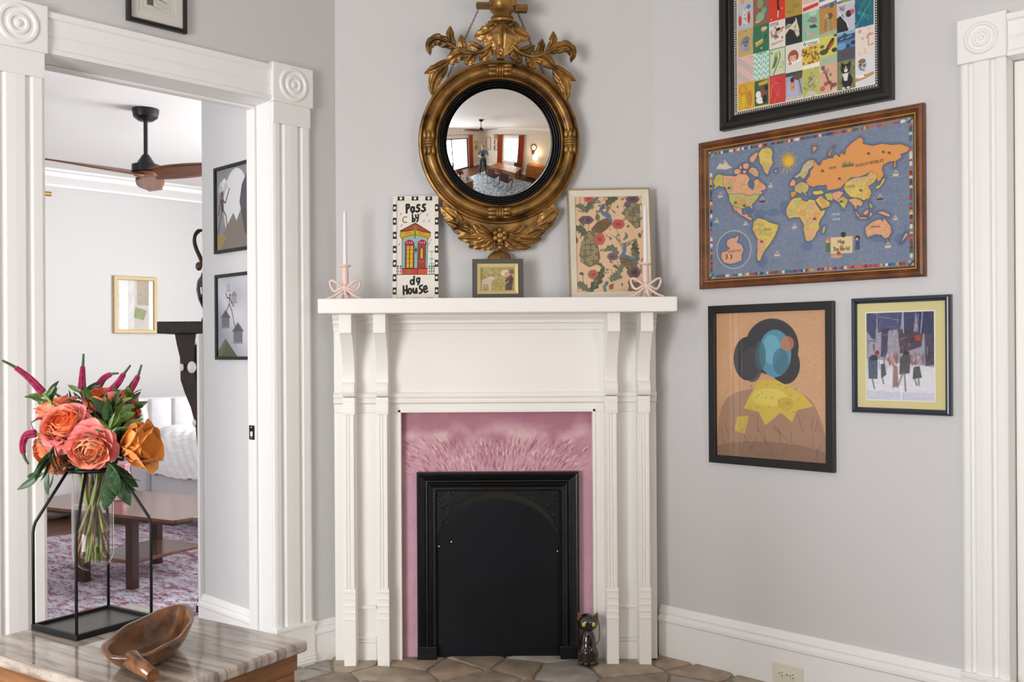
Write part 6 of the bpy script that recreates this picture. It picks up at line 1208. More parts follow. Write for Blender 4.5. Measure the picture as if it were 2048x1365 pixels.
pr = tubeprof(.0355, .184); pr += [(.037, .187), (.0425, .191), (.0435, .194), (.0425, .197), (.036, .197), (.0345, .193)]
MB().lathe(pr, 48, cap=False).build('tube', M_GV, gv, smooth=True)
M_WAT = mat_pane('water', 0.0, .8)
MB().lathe(tubeprof(.0335, .120, .0025) + [(.0002, .120)], 40, cap=False).build('water', M_WAT, gv, smooth=True)
MB().lathe([(.0365, .186), (.0430, .1905), (.0445, .194), (.0430, .198), (.0365, .198), (.0355, .192), (.0365, .186)], 48, cap=False).build('lip', mat('dark_glass_lip', '#26282a', .12, coat=.5), gv, smooth=True)
# ---- leaf-shaped wooden bowl
def bowl():
    c = Vector((-.548, 1.562, ZT + .0005)); t = thing('leaf_bowl', 'leaf-shaped carved wooden bowl with stubby handle on the marble top', 'bowl', c, 0)
    M = mat('acacia_wood', '#8a5a34', .28, col2='#4a2c17', scale=22, stretch=(2.4, .35, 2), coat=.35, lo=.34, hi=.66)
    n, m = 64, 9
    OUT = bez([Vector((x, y, 0)) for x, y in ((.006, -.108), (-.028, -.102), (-.050, -.074), (-.056, -.030), (-.048, .022), (-.030, .078), (.002, .122), (.020, .124), (.036, .102), (.053, .060), (.060, .014), (.055, -.038), (.036, -.088), (.006, -.108))], 6)[:-1]; n = len(OUT)
    def rim(y): return .043 + .010 * (y / .12) + .0015 * math.sin(y * 70)
    mb = MB()
    def fn(i, j):
        x, y, _ = OUT[i]; h = rim(y)
        if j <= m: s = j / m; f = (.42 + .58 * s ** .7) if j else .0005; z = h * (s ** 1.5) if j else 0.0; return (x * f, y * f, z)       # outside, up
        s = 1 - (j - m - 1) / m; f = (.36 + .53 * s ** .7); z = .007 + (h - .007) * (s ** 1.9)
        if j == 2 * m + 1: f = .0005; z = .007
        return (x * f, y * f, z)
    mb.grid(fn, n, 2 * m + 2, wrapu=True); mb.build('dish', M, t, smooth=True)
    MB().tube(bez([Vector((.002, -.086, .024)), Vector((.018, -.104, .022)), Vector((.034, -.116, .018)), Vector((.044, -.120, .0125)), Vector((.047, -.122, .012))], 6), [.0145 - .0040 * min(1, i / 14) for i in range(24)] + [.0075], 16).build('handle', M, t, smooth='auto')
bowl()
# ---- cut flowers
def petal_mesh(name, cup, lip, wave):
    mb = MB(); nu, nv = 7, 7
    def fn(i, j):
        u = i / (nu - 1) * 2 - 1; v = j / (nv - 1); w = .16 + .52 * math.sin(PI * min(1, v ** .8 * .62 + .06)) * (1 - .35 * max(0, v - .75) / .25)
        x = u * w; y = cup * (u * u) * w * .9 - .42 * math.sin(v * PI * .75) * cup - lip * max(0, v - .62) ** 2 * 3 + wave * math.sin(u * 5) * v; z = v * (1 - .13 * u * u)
        return (x, y, z)
    mb.grid(fn, nu, nv); me = bpy.data.meshes.new(name); me.from_pydata(mb.v, [], mb.f); me.polygons.foreach_set('use_smooth', [True] * len(me.polygons)); me.materials.append(M_WIRE); return me
PET = [petal_mesh('petal_outer', .45, .55, .05), petal_mesh('petal_mid', .75, .30, .07), petal_mesh('petal_inner', 1.0, .10, .09)]
def place(me, name, parent, m4, mt):
    o = bpy.data.objects.new(name, me); COL.objects.link(o); o.parent = parent; o.matrix_local = m4; o.material_slots[0].link = 'OBJECT'; o.material_slots[0].material = mt; return o
def pmat(name, c, c2): return mat(name, c, .5, col2=c2, scale=30, sheen=.2)
GREEN = [mat('leaf_green_' + k, c, .42, col2=c2, scale=18) for k, c, c2 in (('deep', '#375630', '#223c20'), ('mid', '#4d7136', '#325026'), ('fresh', '#6f8f48', '#4a6a30'))]
M_STEMS = [mat('stem_green', '#7d9440', .4, col2='#5a7030', scale=14), mat('stem_brown', '#7a5a38', .45, col2='#5a4028', scale=14), mat('stem_olive', '#8a8a48', .45, col2='#66632f', scale=14)]
M_STEM = mat('flower_stem', '#6a7a3a', .45, col2='#4a4a28', scale=14)
def leaf_mesh():
    mb = MB(); nu, nv = 5, 10
    def fn(i, j): u = i / 4 * 2 - 1; v = j / 9; w = .135 * math.sin(PI * (v * .96 + .03)) ** .85; return (u * w, .10 * abs(u) * w * 3 - .22 * v * v, v)
    mb.grid(fn, nu, nv); me = bpy.data.meshes.new('leaf_blade'); me.from_pydata(mb.v, [], mb.f); me.polygons.foreach_set('use_smooth', [True] * len(me.polygons)); me.materials.append(M_STEM); return me
LEAFM = leaf_mesh()
def orient(d, roll=0.0): d = Vector(d).normalized(); return d.to_track_quat('Z', 'Y').to_matrix().to_4x4() @ Matrix.Rotation(roll, 4, 'Z')
RF = random.Random(21)
def add_leaf(parent, p, d, ln, roll=0, wide=1.0, g=None): return place(LEAFM, 'leaf', parent, Matrix.Translation(p) @ orient(d, roll) @ Matrix.Diagonal((ln * wide, ln, ln, 1)), GREEN[RF.randrange(3) if g is None else g])
MOUTH = VC + Vector((0, 0, .290)); FOOT = VC + Vector((0, 0, .112)); NST = [0]
def stem(parent, head, base, fan=None):
    k = NST[0]; NST[0] += 1; a = k * 2.4; lv = (.0, .012, .055, .004, .035, .02)[k % 6]; rr_ = min(.026, .012 + lv * .9 + .004 * (k % 3)); ft = FOOT + Vector((rr_ * math.cos(a), rr_ * math.sin(a), .002 + lv)) - base; mo = MOUTH + Vector((.024 * math.cos(a + 2.6), .024 * math.sin(a + 2.6), 0)) - base
    hd = Vector(head) - base; MB().tube(bez([ft, (ft + mo) / 2 + Vector((0, 0, 0)), mo, (mo + hd) / 2 + Vector((0, 0, .008)), hd], 5), .0029 if k % 3 else .0022, 7).build('stem', M_STEMS[k % 3], parent, smooth=True); return mo, hd
def rose(label, px, py, Y, diam, d, whorls, cols, name='rose', n_leaf=2, closed=0.0):
    p = at(px, py, Y); t = thing(name, label, 'flower', VC + Vector((0, 0, .10)), 0, 'cut roses in the glass vase'); base = Vector(t.location); d = Vector(d).normalized(); diam *= .80
    R = orient(d); back = p - d * diam * .28; mo, hd = stem(t, back - d * .004, base)
    for w_, (cnt, tilt, rad, ln, kind, ci) in enumerate(whorls):
        for i in range(cnt):
            a = 2 * PI * (i + .5 * (w_ % 2)) / cnt + RF.uniform(-.15, .15); tl = math.radians(tilt + RF.uniform(-10, 10)) * (1 - closed * .5); s = diam * ln * RF.uniform(.86, 1.10)
            m4 = Matrix.Translation(back - base) @ R @ Matrix.Rotation(a, 4, 'Z') @ Matrix.Translation((0, -diam * rad, diam * .02 * w_)) @ Matrix.Rotation(tl, 4, 'X') @ Matrix.Diagonal((s * 1.05, s, s, 1))
            place(PET[kind], 'petal', t, m4, cols[ci])
    for i in range(5): m4 = Matrix.Translation(back - base) @ R @ Matrix.Rotation(2 * PI * i / 5, 4, 'Z') @ Matrix.Rotation(math.radians(95), 4, 'X') @ Matrix.Diagonal((diam * .22, diam * .3, diam * .3, 1)); place(LEAFM, 'sepal', t, m4, GREEN[1])
    for i in range(n_leaf): q_ = mo.lerp(hd, RF.uniform(.3, .9)); add_leaf(t, q_, (RF.uniform(-1, 1), RF.uniform(-1, .2), RF.uniform(-.5, .6)), RF.uniform(.035, .06), RF.uniform(0, 6), 1.5)
    return t
O1, O2 = pmat('petal_orange', '#ff9a5e', '#f57a40'), pmat('petal_coral', '#fb9690', '#ee7274'); O3, O4 = pmat('petal_peach', '#ffbd92', '#f79e6c'), pmat('petal_apricot', '#f8ac4c', '#e88c34'); O5, O6 = pmat('petal_red', '#cf3434', '#b0242a'), pmat('petal_salmon', '#fba98c', '#f0806a')
FULL = [(6, 74, .02, .50, 0, 0), (6, 60, .03, .47, 0, 0), (7, 46, .05, .42, 1, 1), (8, 34, .07, .38, 1, 1), (9, 24, .09, .33, 2, 2), (8, 15, .07, .29, 2, 2), (6, 8, .04, .26, 2, 2), (4, 3, .02, .24, 2, 2)]
rose('full orange garden rose with pink outer petals at the front', 121, 846, 1.70, .112, (-.10, -.85, .62), FULL, [O2, O6, O1])
rose('full coral pink garden rose drooping over the vase lip', 180, 902, 1.69, .110, (.20, -.95, -.30), FULL, [O2, O6, O3])
rose('peach garden rose hanging low on the left of the bouquet', 90, 914, 1.73, .108, (-.65, -.75, -.45), FULL, [O3, O3, O1])
OPEN = [(5, 62, .02, .55, 0, 0), (5, 42, .03, .52, 1, 0), (5, 24, .05, .48, 1, 1), (4, 10, .03, .44, 2, 1)]
rose('orange rose opening upwards at the back left of the bouquet', 110, 812, 1.79, .098, (-.35, -.15, 1), OPEN, [O6, O1])
rose('apricot rose bud leaning out to the right', 268, 894, 1.75, .088, (.97, -.12, .22), [(4, 22, .02, .90, 0, 0), (4, 13, .03, .86, 1, 0), (4, 6, .03, .80, 1, 1)], [O4, O4])
rose('ragged orange bloom at the top of the bouquet', 205, 797, 1.81, .092, (.15, -.6, .8), [(10, 70, .02, .5, 0, 0), (10, 50, .03, .48, 0, 0), (9, 32, .04, .44, 1, 1), (8, 15, .03, .4, 2, 1)], [O6, O1])
rose('shaggy orange bloom hanging at the back right', 252, 830, 1.79, .094, (.75, -.4, -.35), [(11, 72, .02, .52, 0, 0), (10, 52, .03, .48, 0, 0), (9, 34, .04, .44, 1, 1), (7, 15, .03, .4, 2, 1)], [O6, O1])
rose('small red bloom tucked between the two large roses', 122, 893, 1.735, .036, (-.1, -1, -.2), OPEN, [O5, O5], n_leaf=0)
rose('small dark red bloom half hidden in the leaves on the right', 234, 846, 1.78, .034, (.3, -1, 0), OPEN, [O5, O5], n_leaf=0)
# speedwell spikes
M_SPK, M_SPT = mat('magenta_florets', '#b8386a', .6, col2='#8a2148', scale=120), mat('green_spike_tip', '#4c5c34', .6, col2='#3a4a2c', scale=80)
def florets_mesh(pts, r0, r1, a, b_):
    mb = MB(); S = bez([Vector(p) for p in pts], 14); n = len(S)
    for i in range(int(n * a), int(n * b_)):
        s = i / n; r = r0 + (r1 - r0) * s; d = (S[min(i + 1, n - 1)] - S[max(0, i - 1)]).normalized(); o1 = d.orthogonal().normalized(); o2 = d.cross(o1)
        for k in range(9):
            an = 2 * PI * k / 9 + i * .7; u = o1 * math.cos(an) + o2 * math.sin(an); c = S[i] + u * r * .8; e = max(.0012, r * .46)
            v0 = [c + u * e * 1.3, c + d * e, c - d * e, c + u.cross(d) * e, c - u.cross(d) * e, c - u * e]; mb.add(v0, [(0, 1, 3), (0, 3, 2), (0, 2, 4), (0, 4, 1), (5, 3, 1), (5, 2, 3), (5, 4, 2), (5, 1, 4)])
    return mb
def spike(label, pxs, Y, r=.0060):
    t = thing('speedwell_spike', label, 'flower', VC + Vector((0, 0, .10)), 0, 'speedwell spikes in the glass vase'); base = Vector(t.location); P = [at(x, y, Y + dy) - base for x, y, dy in pxs]
    mo, hd = stem(t, P[0] + base, base); S = bez(P, 8); n = len(S)
    MB().tube(S, [max(.0012, r * .8 * (1 - .62 * i / n)) for i in range(n)], 8).build('spike_core', M_SPT, t, smooth=True)
    o = florets_mesh(P, r, r * .42, 0, .66).build('florets', M_SPK, t); o['kind'] = 'stuff'
    for i in range(5): q_ = mo.lerp(hd, .45 + .12 * i); add_leaf(t, q_, (RF.uniform(-1, 1), RF.uniform(-.8, .4), RF.uniform(0, .8)), RF.uniform(.026, .044), RF.uniform(0, 6), 1.0)
    return t
spike('magenta speedwell spike leaning far out to the left', [(84, 784, .02), (60, 758, .02), (30, 735, .01), (4, 721, 0)], 1.74)
spike('upright magenta speedwell spike in the middle', [(164, 776, .05), (165, 745, .05), (167, 708, .05)], 1.76)
spike('dark bent speedwell spike behind the top bloom', [(195, 776, .08), (207, 758, .08), (222, 749, .08), (237, 747, .08)], 1.76, .0058)
spike('magenta speedwell spike bending right above the top bloom', [(214, 790, .05), (235, 768, .05), (248, 748, .05), (261, 731, .05)], 1.76)
spike('magenta speedwell spike furthest to the right', [(252, 792, .04), (266, 772, .04), (276, 752, .04), (283, 730, .04)], 1.76)
spike('drooping magenta speedwell spike at the left of the peach rose', [(70, 867, 0), (52, 872, 0), (45, 893, 0), (49, 915, 0), (57, 929, 0)], 1.71)
# leafy sprigs
def sprig(label, pxs, Y, cnt, ln, wide=1.2, droop=0.0, g=None):
    t = thing('leafy_sprig', label, 'foliage', VC + Vector((0, 0, .10)), 0, 'green sprigs in the glass vase'); base = Vector(t.location); P = [at(x, y, Y + dy) - base for x, y, dy in pxs]; stem(t, P[0] + base, base); S = bez(P, 6); n = len(S)
    MB().tube(S, .0015, 6).build('twig', GREEN[1], t, smooth=True)
    for i in range(cnt):
        q_ = S[int((n - 1) * (i + .5) / cnt)]; d = (S[-1] - S[0]).normalized(); sd = Vector((RF.uniform(-1, 1), RF.uniform(-.7, .5), RF.uniform(-.6, .6) - droop)); add_leaf(t, q_, d * .6 + sd, ln * RF.uniform(.75, 1.2), RF.uniform(0, 6), wide, g)
    return t
sprig('leafy green sprig behind the upright spike', [(160, 850, .05), (164, 815, .05), (165, 785, .05)], 1.77, 18, .034, .9)
sprig('dark green sprig filling the right of the bouquet', [(215, 890, .0), (222, 850, .0), (228, 815, .0)], 1.75, 20, .046, 1.6)
sprig('broad dark leaves hanging over the right of the vase lip', [(212, 925, -.03), (226, 935, -.04), (240, 955, -.045)], 1.74, 9, .062, 1.5, .9, 0)
sprig('narrow leaves hanging beside the peach rose', [(110, 890, -.03), (103, 900, -.04), (98, 915, -.045)], 1.72, 9, .048, 1.1, .9, 0)
sprig('pair of dark leaves under the peach rose', [(110, 942, -.01), (90, 946, -.01), (72, 955, -.01)], 1.72, 4, .040, 1.1, .3, 0)
sprig('green sprig rising at the left behind the pink rose', [(108, 840, .03), (98, 810, .03), (92, 788, .03)], 1.76, 12, .034, 1.0)
sprig('green sprig rising at the right between the spikes', [(240, 850, .03), (250, 815, .03), (258, 790, .03)], 1.76, 14, .040, 1.2)
sprig('dark leaves behind the apricot bud', [(246, 920, .02), (252, 890, .02), (256, 860, .02)], 1.77, 12, .046, 1.6, .2, 0)
sprig('thin leafy sprig between the pink rose and the upright spike', [(150, 860, .04), (142, 830, .04), (138, 800, .04)], 1.77, 14, .030, .8)
sprig('bushy green sprig right of the upright spike', [(195, 870, .03), (196, 835, .03), (190, 805, .03)], 1.77, 18, .036, 1.0, 0, 1)
sprig('green sprig below the shaggy bloom', [(235, 900, .0), (243, 875, .0), (238, 850, .0)], 1.75, 14, .044, 1.3, .3)
sprig('fresh green tips above the coral rose', [(205, 880, -.02), (214, 866, -.03), (226, 852, -.035)], 1.73, 8, .032, .7, 0, 2)
# ================================================================ living room seen through the doorway
def floor_pt(px, py, z=0.0): r = ray(px, py); t = (z - HC) / r.z; return Vector((r.x * t, t, z))
# ---- rug
def rug_mat():
    m = bpy.data.materials.new('faded_oriental_rug'); m.use_nodes = True; nt = m.node_tree; b = nt.nodes['Principled BSDF']; N = nt.nodes.new; L = nt.links.new; b.inputs['Roughness'].default_value = .95
    tc = N('ShaderNodeTexCoord'); mp = N('ShaderNodeMapping'); mp.inputs['Scale'].default_value = (1, 2.2, 1); L(tc.outputs['Object'], mp.inputs[0])
    def nz(sc, det=6): n = N('ShaderNodeTexNoise'); n.inputs['Scale'].default_value = sc; n.inputs['Detail'].default_value = det; n.inputs['Roughness'].default_value = .7; L(mp.outputs[0], n.inputs['Vector']); return n
    def ramp(src, p0, p1): r = N('ShaderNodeValToRGB'); L(src, r.inputs[0]); r.color_ramp.elements[0].position = p0; r.color_ramp.elements[1].position = p1; return r
    def mix(f, a, c): x = N('ShaderNodeMix'); x.data_type = 'RGBA'; L(f, x.inputs[0]); (L(a, x.inputs[6]) if not isinstance(a, tuple) else setattr(x.inputs[6], 'default_value', a)); x.inputs[7].default_value = c; return x.outputs[2]
    c = mix(ramp(nz(4).outputs['Fac'], .42, .62).outputs[0], (*lin('#cbc5cd'), 1), (*lin('#a898aa'), 1)); c = mix(ramp(nz(7).outputs['Fac'], .48, .58).outputs[0], c, (*lin('#8a3c56'), 1)); c = mix(ramp(nz(17).outputs['Fac'], .52, .62).outputs[0], c, (*lin('#5b5872'), 1)); c = mix(ramp(nz(38).outputs['Fac'], .50, .66).outputs[0], c, (*lin('#d8d3da'), 1))
    L(c, b.inputs['Base Color']); n = nz(160, 2); bp = N('ShaderNodeBump'); bp.inputs['Strength'].default_value = .5; bp.inputs['Distance'].default_value = .004; L(n.outputs['Fac'], bp.inputs['Height']); L(bp.outputs[0], b.inputs['Normal']); return m
RG = thing('living_room_rug', 'faded pink and grey patterned rug under the coffee table', 'rug', (0, 0, 0), math.radians(-45))
# rug frame: local x = (.707,-.707), local y = (.707,.707)
MB().box(-6.72, -3.9, .75, 3.9, .001, .012).build('pile', rug_mat(), RG, bevel=.004)
# ---- coffee table
CT = floor_pt(345, 1042, .42); CT.z = 0; ta = math.radians(-28)
tb = thing('coffee_table', 'low brown wooden coffee table with clipped corners and lower shelf', 'table', CT + Vector((0, 0, .012)), ta)
M_WAL = mat('walnut_top', '#77503d', .22, col2='#5a3a2b', scale=3, stretch=(2, 14, 1)); M_WALD = mat('walnut_frame', '#3c2218', .35, col2='#2b1710', scale=5)
c_ = .10; W_, D_ = 1.25, .68
def octo(x0, x1, y0, y1, c): return [(x0 + c, y0), (x1 - c, y0), (x1, y0 + c), (x1, y1 - c), (x1 - c, y1), (x0 + c, y1), (x0, y1 - c), (x0, y0 + c)]
TOPP = [(-W_ + .10, .012), (-.30, .012), (0, 0), (.02, .12), (-.04, D_ - .1), (-.14, D_), (-W_ + .1, D_), (-W_, D_ - .12), (-W_, .12)]
MB().prism(TOPP, .392, .408, 'z').build('tabletop', M_WAL, tb, bevel=.003)
MB().prism([(-W_ / 2 + (x + W_ / 2) * .985, D_ / 2 + (y - D_ / 2) * .975) for x, y in TOPP], .378, .392, 'z').build('edge_band', M_WALD, tb)
LG = Matrix.Rotation(-ta, 3, 'Z') @ (floor_pt(265, 1183) - CT); lx, ly = LG.x, LG.y
for x in (lx, -W_ - lx + .05):
    for y in (ly, D_ - .05): MB().box((x if y == ly or x != lx else -.08) - .026, (x if y == ly or x != lx else -.08) + .026, y - .022, y + .022, 0, .378).build('leg', M_WALD, tb, bevel=.002)
MB().box(-W_ - lx + .05, lx, ly, D_ - .05, .125, .145).build('lower_shelf', M_WAL, tb, bevel=.003)
for y in (ly, D_ - .05): MB().box(-W_ - lx + .06, lx, y - .01, y + .01, .33, .378).build('apron', M_WALD, tb)
# ---- pink ribbed vase
pv = floor_pt(240, 1000, .42); t = thing('pink_vase', 'small glossy pink ribbed vase on the coffee table', 'vase', (pv.x, pv.y, .4205)); MP = mat('pink_glaze', '#d99aa4', .15, coat=.6)
def pvf(i, j):
    prof = [(.0002, 0), (.050, 0), (.052, .006), (.048, .018), (.034, .032), (.036, .06), (.044, .11), (.050, .16), (.058, .20), (.060, .205), (.054, .2), (.044, .16), (.036, .10), (.0002, .06)]; a = 2 * PI * i / 48; r, h = prof[j]; r *= 1 + .05 * math.cos(8 * a) * (h > .02); return (r * math.cos(a), r * math.sin(a), h)
MB().grid(pvf, 48, 14, wrapu=True).build('body', MP, t, smooth=True)
for sg in (-1, 1): MB().tube([(sg * (.046 + .012 * math.sin(k * 1.3)), -.01, .07 + .013 * k) for k in range(9)], .007, 8).build('ruffled_edge', MP, t, smooth=True)
# ---- daybed: channelled headboard at the far end
SE = floor_pt(287, 1038); sf = thing('daybed', 'pale grey upholstered daybed with channelled winged headboard', 'daybed', SE + Vector((0, 0, .0)), math.radians(-45)); MV = mat('grey_velvet', '#cbc7ca', .8, sheen=.4, var=.06, scale=20)
L_, WD = 2.0, 1.45
MB().box(.0, L_, 0, WD, .12, .40).build('base', MV, sf, bevel=.03, segs=3)
MB().box(.06, L_ - .03, .03, WD - .03, .40, .60).build('mattress', mat('white_sheet', '#e6e3e4', .85), sf, bevel=.06, segs=4)
MB().box(-.14, -.04, -.06, WD + .06, .12, .905).build('headboard_shell', MV, sf, bevel=.03, segs=3)
nch = 7
for i in range(nch):
    y0 = .06 + (WD - .12) * i / nch; y1 = .06 + (WD - .12) * (i + 1) / nch
    MB().prism([(-.06, y0 + .003), (-.02, y0 + .012), (.006, (y0 + y1) / 2), (-.02, y1 - .012), (-.06, y1 - .003)], .36, .90, 'z').build('channel', MV, sf, bevel=.012, segs=3, smooth='auto')
for y in (-.06, WD):
    wing = [(-.12, .12), (.13, .12), (.14, .50), (.12, .68), (.08, .80), (.02, .88), (-.05, .90), (-.12, .905)]
    MB().prism(wing, y, y + .07, 'y').build('wing', MV, sf, bevel=.025, segs=3, smooth='auto')
for x in (.1, L_ - .1):
    for y in (.08, WD - .08): MB().lathe([(.014, 0.013), (.022, .13)], 10, (x, y, 0)).build('leg', M_WALD, sf)
pw_ = MB().ball((.20, .16, .62), .10, .17, .09, 20, 12).build('bolster', MV, sf, smooth=True)
# throw over the seat
th = thing('throw_blanket', 'fluffy white throw spread over the daybed', 'blanket', SE + Vector((0, 0, 0)), math.radians(-45)); mb = MB(); nx, ny = 70, 60; rr = np.random.default_rng(4).random((ny, nx))
prof = bez([Vector((.0, -.035, .36)), Vector((0, -.04, .46)), Vector((0, -.015, .57)), Vector((0, .05, .655)), Vector((0, .18, .685)), Vector((0, .36, .675)), Vector((0, .56, .66))], 10)
def tf(i, j):
    p = prof[int(j / (ny - 1) * (len(prof) - 1))]; x = .20 + 1.6 * i / (nx - 1); wv = .012 * math.sin(x * 9 + p.y * 4) + .010 * abs(math.sin((x * 1.0 + p.y + p.z) * 24)) + .010 * (rr[j, i] - .5) - (.03 * max(0, 1 - i / 5))
    return (x, p.y - wv * .7, p.z + wv)
mb.grid(tf, nx, ny); o = mb.build('fabric', mat('white_fleece', '#f1efef', .95, sheen=.5), th, smooth=True); sl = o.modifiers.new('thick', 'SOLIDIFY'); sl.thickness = .02
# ---- white draped pouf at the left, only its foot in view
pf = floor_pt(108, 1046); t = thing('white_pouf', 'crumpled white fabric pouf on the floor beyond the rug', 'pouf', (pf.x - .16, pf.y + .25, 0))
def pff(i, j): a = 2 * PI * i / 40; s = j / 10; r = .36 * math.sin(PI * (.12 + .84 * (1 - s))) ** .5 * (1 + .05 * math.sin(7 * a + 3 * s) * (1 - s)); return ((r if j < 10 else .001) * math.cos(a), (r if j < 10 else .001) * math.sin(a), .34 * s)
MB().grid(pff, 40, 11, wrapu=True).build('cover', mat('white_cotton', '#dedada', .9), t, smooth=True)
# ---- curtain rod with brass end on the far wall, white curtain beside it
rx_, rz_ = WFAR.px(88, 387, -.07); rd = thing('curtain_rod', 'brass curtain rod end on the far living room wall', 'curtain rod', WFAR.w(rx_, 0, rz_), WFAR.a); MBR = mat('brushed_brass', '#b79a62', .35, .9)
MB().tube([(-1.6, -.07, 0), (0.0, -.07, 0)], .012, 12).build('rod', MBR, rd, smooth='auto'); MB().lathe([(.020, 0), (.020, .055), (.0001, .056)], 16, (-.0, -.07, 0), 'x').build('finial', MBR, rd, smooth='auto'); MB().box(-.25, -.235, -.075, 0, -.01, .01).build('bracket', MBR, rd)
# ---- tall carved pedestal and dark amphora behind the partition end
pd = at(366, 668, 4.62); ped = thing('carved_pedestal', 'tall dark carved wooden pedestal with curved legs and white knobs', 'pedestal', (pd.x, 4.62, 0), 0); MD = mat('dark_carved_oak', '#33211b', .5, col2='#20140f', scale=18, bump=.3, bscale=50)
k = 4.62 / F; px_ = lambda x: (x - 366) * k; pz = lambda y: at(366, y, 4.62).z
tz0, tz1 = pz(668), pz(644)
MB().box(px_(322), px_(322) + .24, -.06, .18, tz0, tz1).build('top_slab', MD, ped, bevel=.004); MB().box(px_(322) + .012, px_(322) + .228, -.064, .184, tz0 + .016, tz1 - .012).build('carved_band', mat('green_black_carving', '#262722', .6, bump=.6, bscale=120), ped)
lf = [(353, 668), (357, 690), (363, 715), (364, 740), (364, 760), (372, 785), (384, 815), (393, 850), (397, 900), (400, 1000), (401, 1120), (398, 1180), (391, 1228)]; rt = [(418, 1228), (418, 1180), (420, 1120), (420, 1000), (418, 900), (414, 850), (408, 810), (400, 780), (394, 760), (392, 735), (392, 700), (396, 668)]
for yy_ in (-.03, .12): MB().prism([(px_(x), max(.013, pz(y))) for x, y in lf + rt], yy_, yy_ + .035, 'y').build('curved_leg', MD, ped, bevel=.003)
MB().box(px_(385), px_(416), -.01, .14, pz(800), pz(690)).build('stretcher', MD, ped)
MW = mat('white_porcelain', '#e9e6e0', .25)
for x, y, r in ((368, 735, 4.5), (388, 735, 9), (392, 845, 4)): MB().ball((px_(x), -.038, pz(y)), r * k, r * k * .7, (r + 3) * k, 14, 10).build('knob', MW, ped, smooth=True)
av = at(415, 640, 4.66); am = thing('amphora', 'glossy black amphora with curling snake handle on the pedestal', 'vase', (av.x, 4.66, tz1 + .0005)); kz = lambda y: (644 - y) * 4.66 / F; MBK = mat('black_glaze_amphora', '#0c0b10', .10, coat=.8)
MB().lathe([(.0002, 0), (12 * k, 0), (12 * k, kz(638)), (6 * k, kz(630)), (9 * k, kz(620)), (18 * k, kz(600)), (22 * k, kz(580)), (20 * k, kz(563)), (13 * k, kz(552)), (12 * k, kz(548)), (7 * k, kz(540)), (6 * k, kz(500)), (10 * k, kz(470)), (8 * k, kz(466)), (.0002, kz(470))], 32).build('body', MBK, am, smooth=True)
for sg in (-1, 1):
    MB().tube(bez([Vector((sg * x * k, 0, kz(y))) for x, y in ((8, 532), (14, 515), (22, 497), (25, 482), (22, 468), (14, 461), (6, 464), (4, 474))], 6), [4.2 * k] * 30 + [3 * k] * 13, 10).build('snake_handle', mat('dark_bronze', '#2a1f16', .35, .5), am, smooth=True)
    MB().ball((sg * 16 * k, -.005, kz(533)), 7 * k, 6 * k, 9 * k).build('mask', mat('bronze_gilt', '#5a4526', .4, .6), am, smooth=True)
# ---- ceiling fan
def ceiling_fan(name, label, loc, a0, R=.66, drop=.40):
    t = thing(name, label, 'ceiling fan', loc); MBl = mat('fan_black', '#17171b', .35, .2); MWd = mat('fan_walnut', '#7c4a2c', .4, col2='#5c3520', scale=4, stretch=(1, 8, 1))
    MB().lathe([(.082, 0), (.082, -.012), (.074, -.05), (.045, -.072), (.02, -.075)], 32).build('canopy', MBl, t, smooth='auto'); MB().lathe([(.013, -.07), (.013, -drop + .10)], 12).build('downrod', MBl, t)
    MB().lathe([(.020, -drop + .115), (.030, -drop + .10), (.055, -drop + .06), (.058, -drop + .055), (.085, -drop + .05), (.085, -drop + .005), (.07, -drop)], 32).build('motor', MBl, t, smooth='auto')
    MB().lathe([(.085, -drop), (.07, -drop - .02), (.0002, -drop - .03)], 32).build('hub', MWd, t, smooth='auto')
    for i in range(3):
        mb = MB(); nu, nv = 7, 14
        def fn(a, b_): s = b_ / (nv - 1); u = a / (nu - 1) * 2 - 1; w = .062 + .03 * math.sin(PI * min(1, s * 1.1)) - .018 * s; return (.04 + s * R, u * w, -drop - .012 - u * w * .35 * (1 - .5 * s) + .015 * s)
        mb.grid(fn, nu, nv); o = mb.build('blade', MWd, t, smooth=True, rot=(0, 0, math.radians(a0 + 120 * i))); q = o.modifiers.new('thick', 'SOLIDIFY'); q.thickness = .010
    return t
fc = at(291, 219, (CEIL - HC) * F / (PY - 219 + 4)); ceiling_fan('ceiling_fan', 'three-blade walnut ceiling fan with black motor in the living room', (fc.x, fc.y, CEIL), 104)
# ================================================================ the part of the room behind the camera, seen in the round mirror
# glass door and window
gd = struct('door_2', 'black framed sliding glass door', FB.o, FB.a)
MB().frame(GD1 - GD0, 2.12, [(0, -.10), (0, -.02), (.06, -.02), (.06, -.10)]).build('door_frame', M_BLACK, gd, loc=((GD0 + GD1) / 2, 0, 1.06)); MB().box((GD0 + GD1) / 2 - .035, (GD0 + GD1) / 2 + .035, .03, .09, .05, 2.07).build('mullion', M_BLACK, gd)
for a, b_ in ((GD0 + .06, (GD0 + GD1) / 2 - .035), ((GD0 + GD1) / 2 + .035, GD1 - .06)): MB().box(a, b_, .058, .062, .06, 2.06).build('pane', M_PANE, gd)
wn = struct('window_1', 'white sash window between orange curtains', FC.o, FC.a); wc = U - (WN0 + WN1) / 2; ww = WN1 - WN0
MB().frame(ww + .16, 1.54 + .16, [(0, 0), (0, .025), (.08, .025), (.08, 0)]).build('window_frame', M_TRIM, wn, loc=(wc, 0, 1.39)); MB().frame(ww, 1.54, [(0, -.12), (0, -.04), (.045, -.04), (.045, -.12)]).build('sash', M_TRIM, wn, loc=(wc, 0, 1.39))
MB().box(wc - ww / 2, wc + ww / 2, .05, .10, 1.35, 1.41).build('meeting_rail', M_TRIM, wn); MB().box(wc - .02, wc + .02, .05, .10, .66, 2.12).build('mullion', M_TRIM, wn)
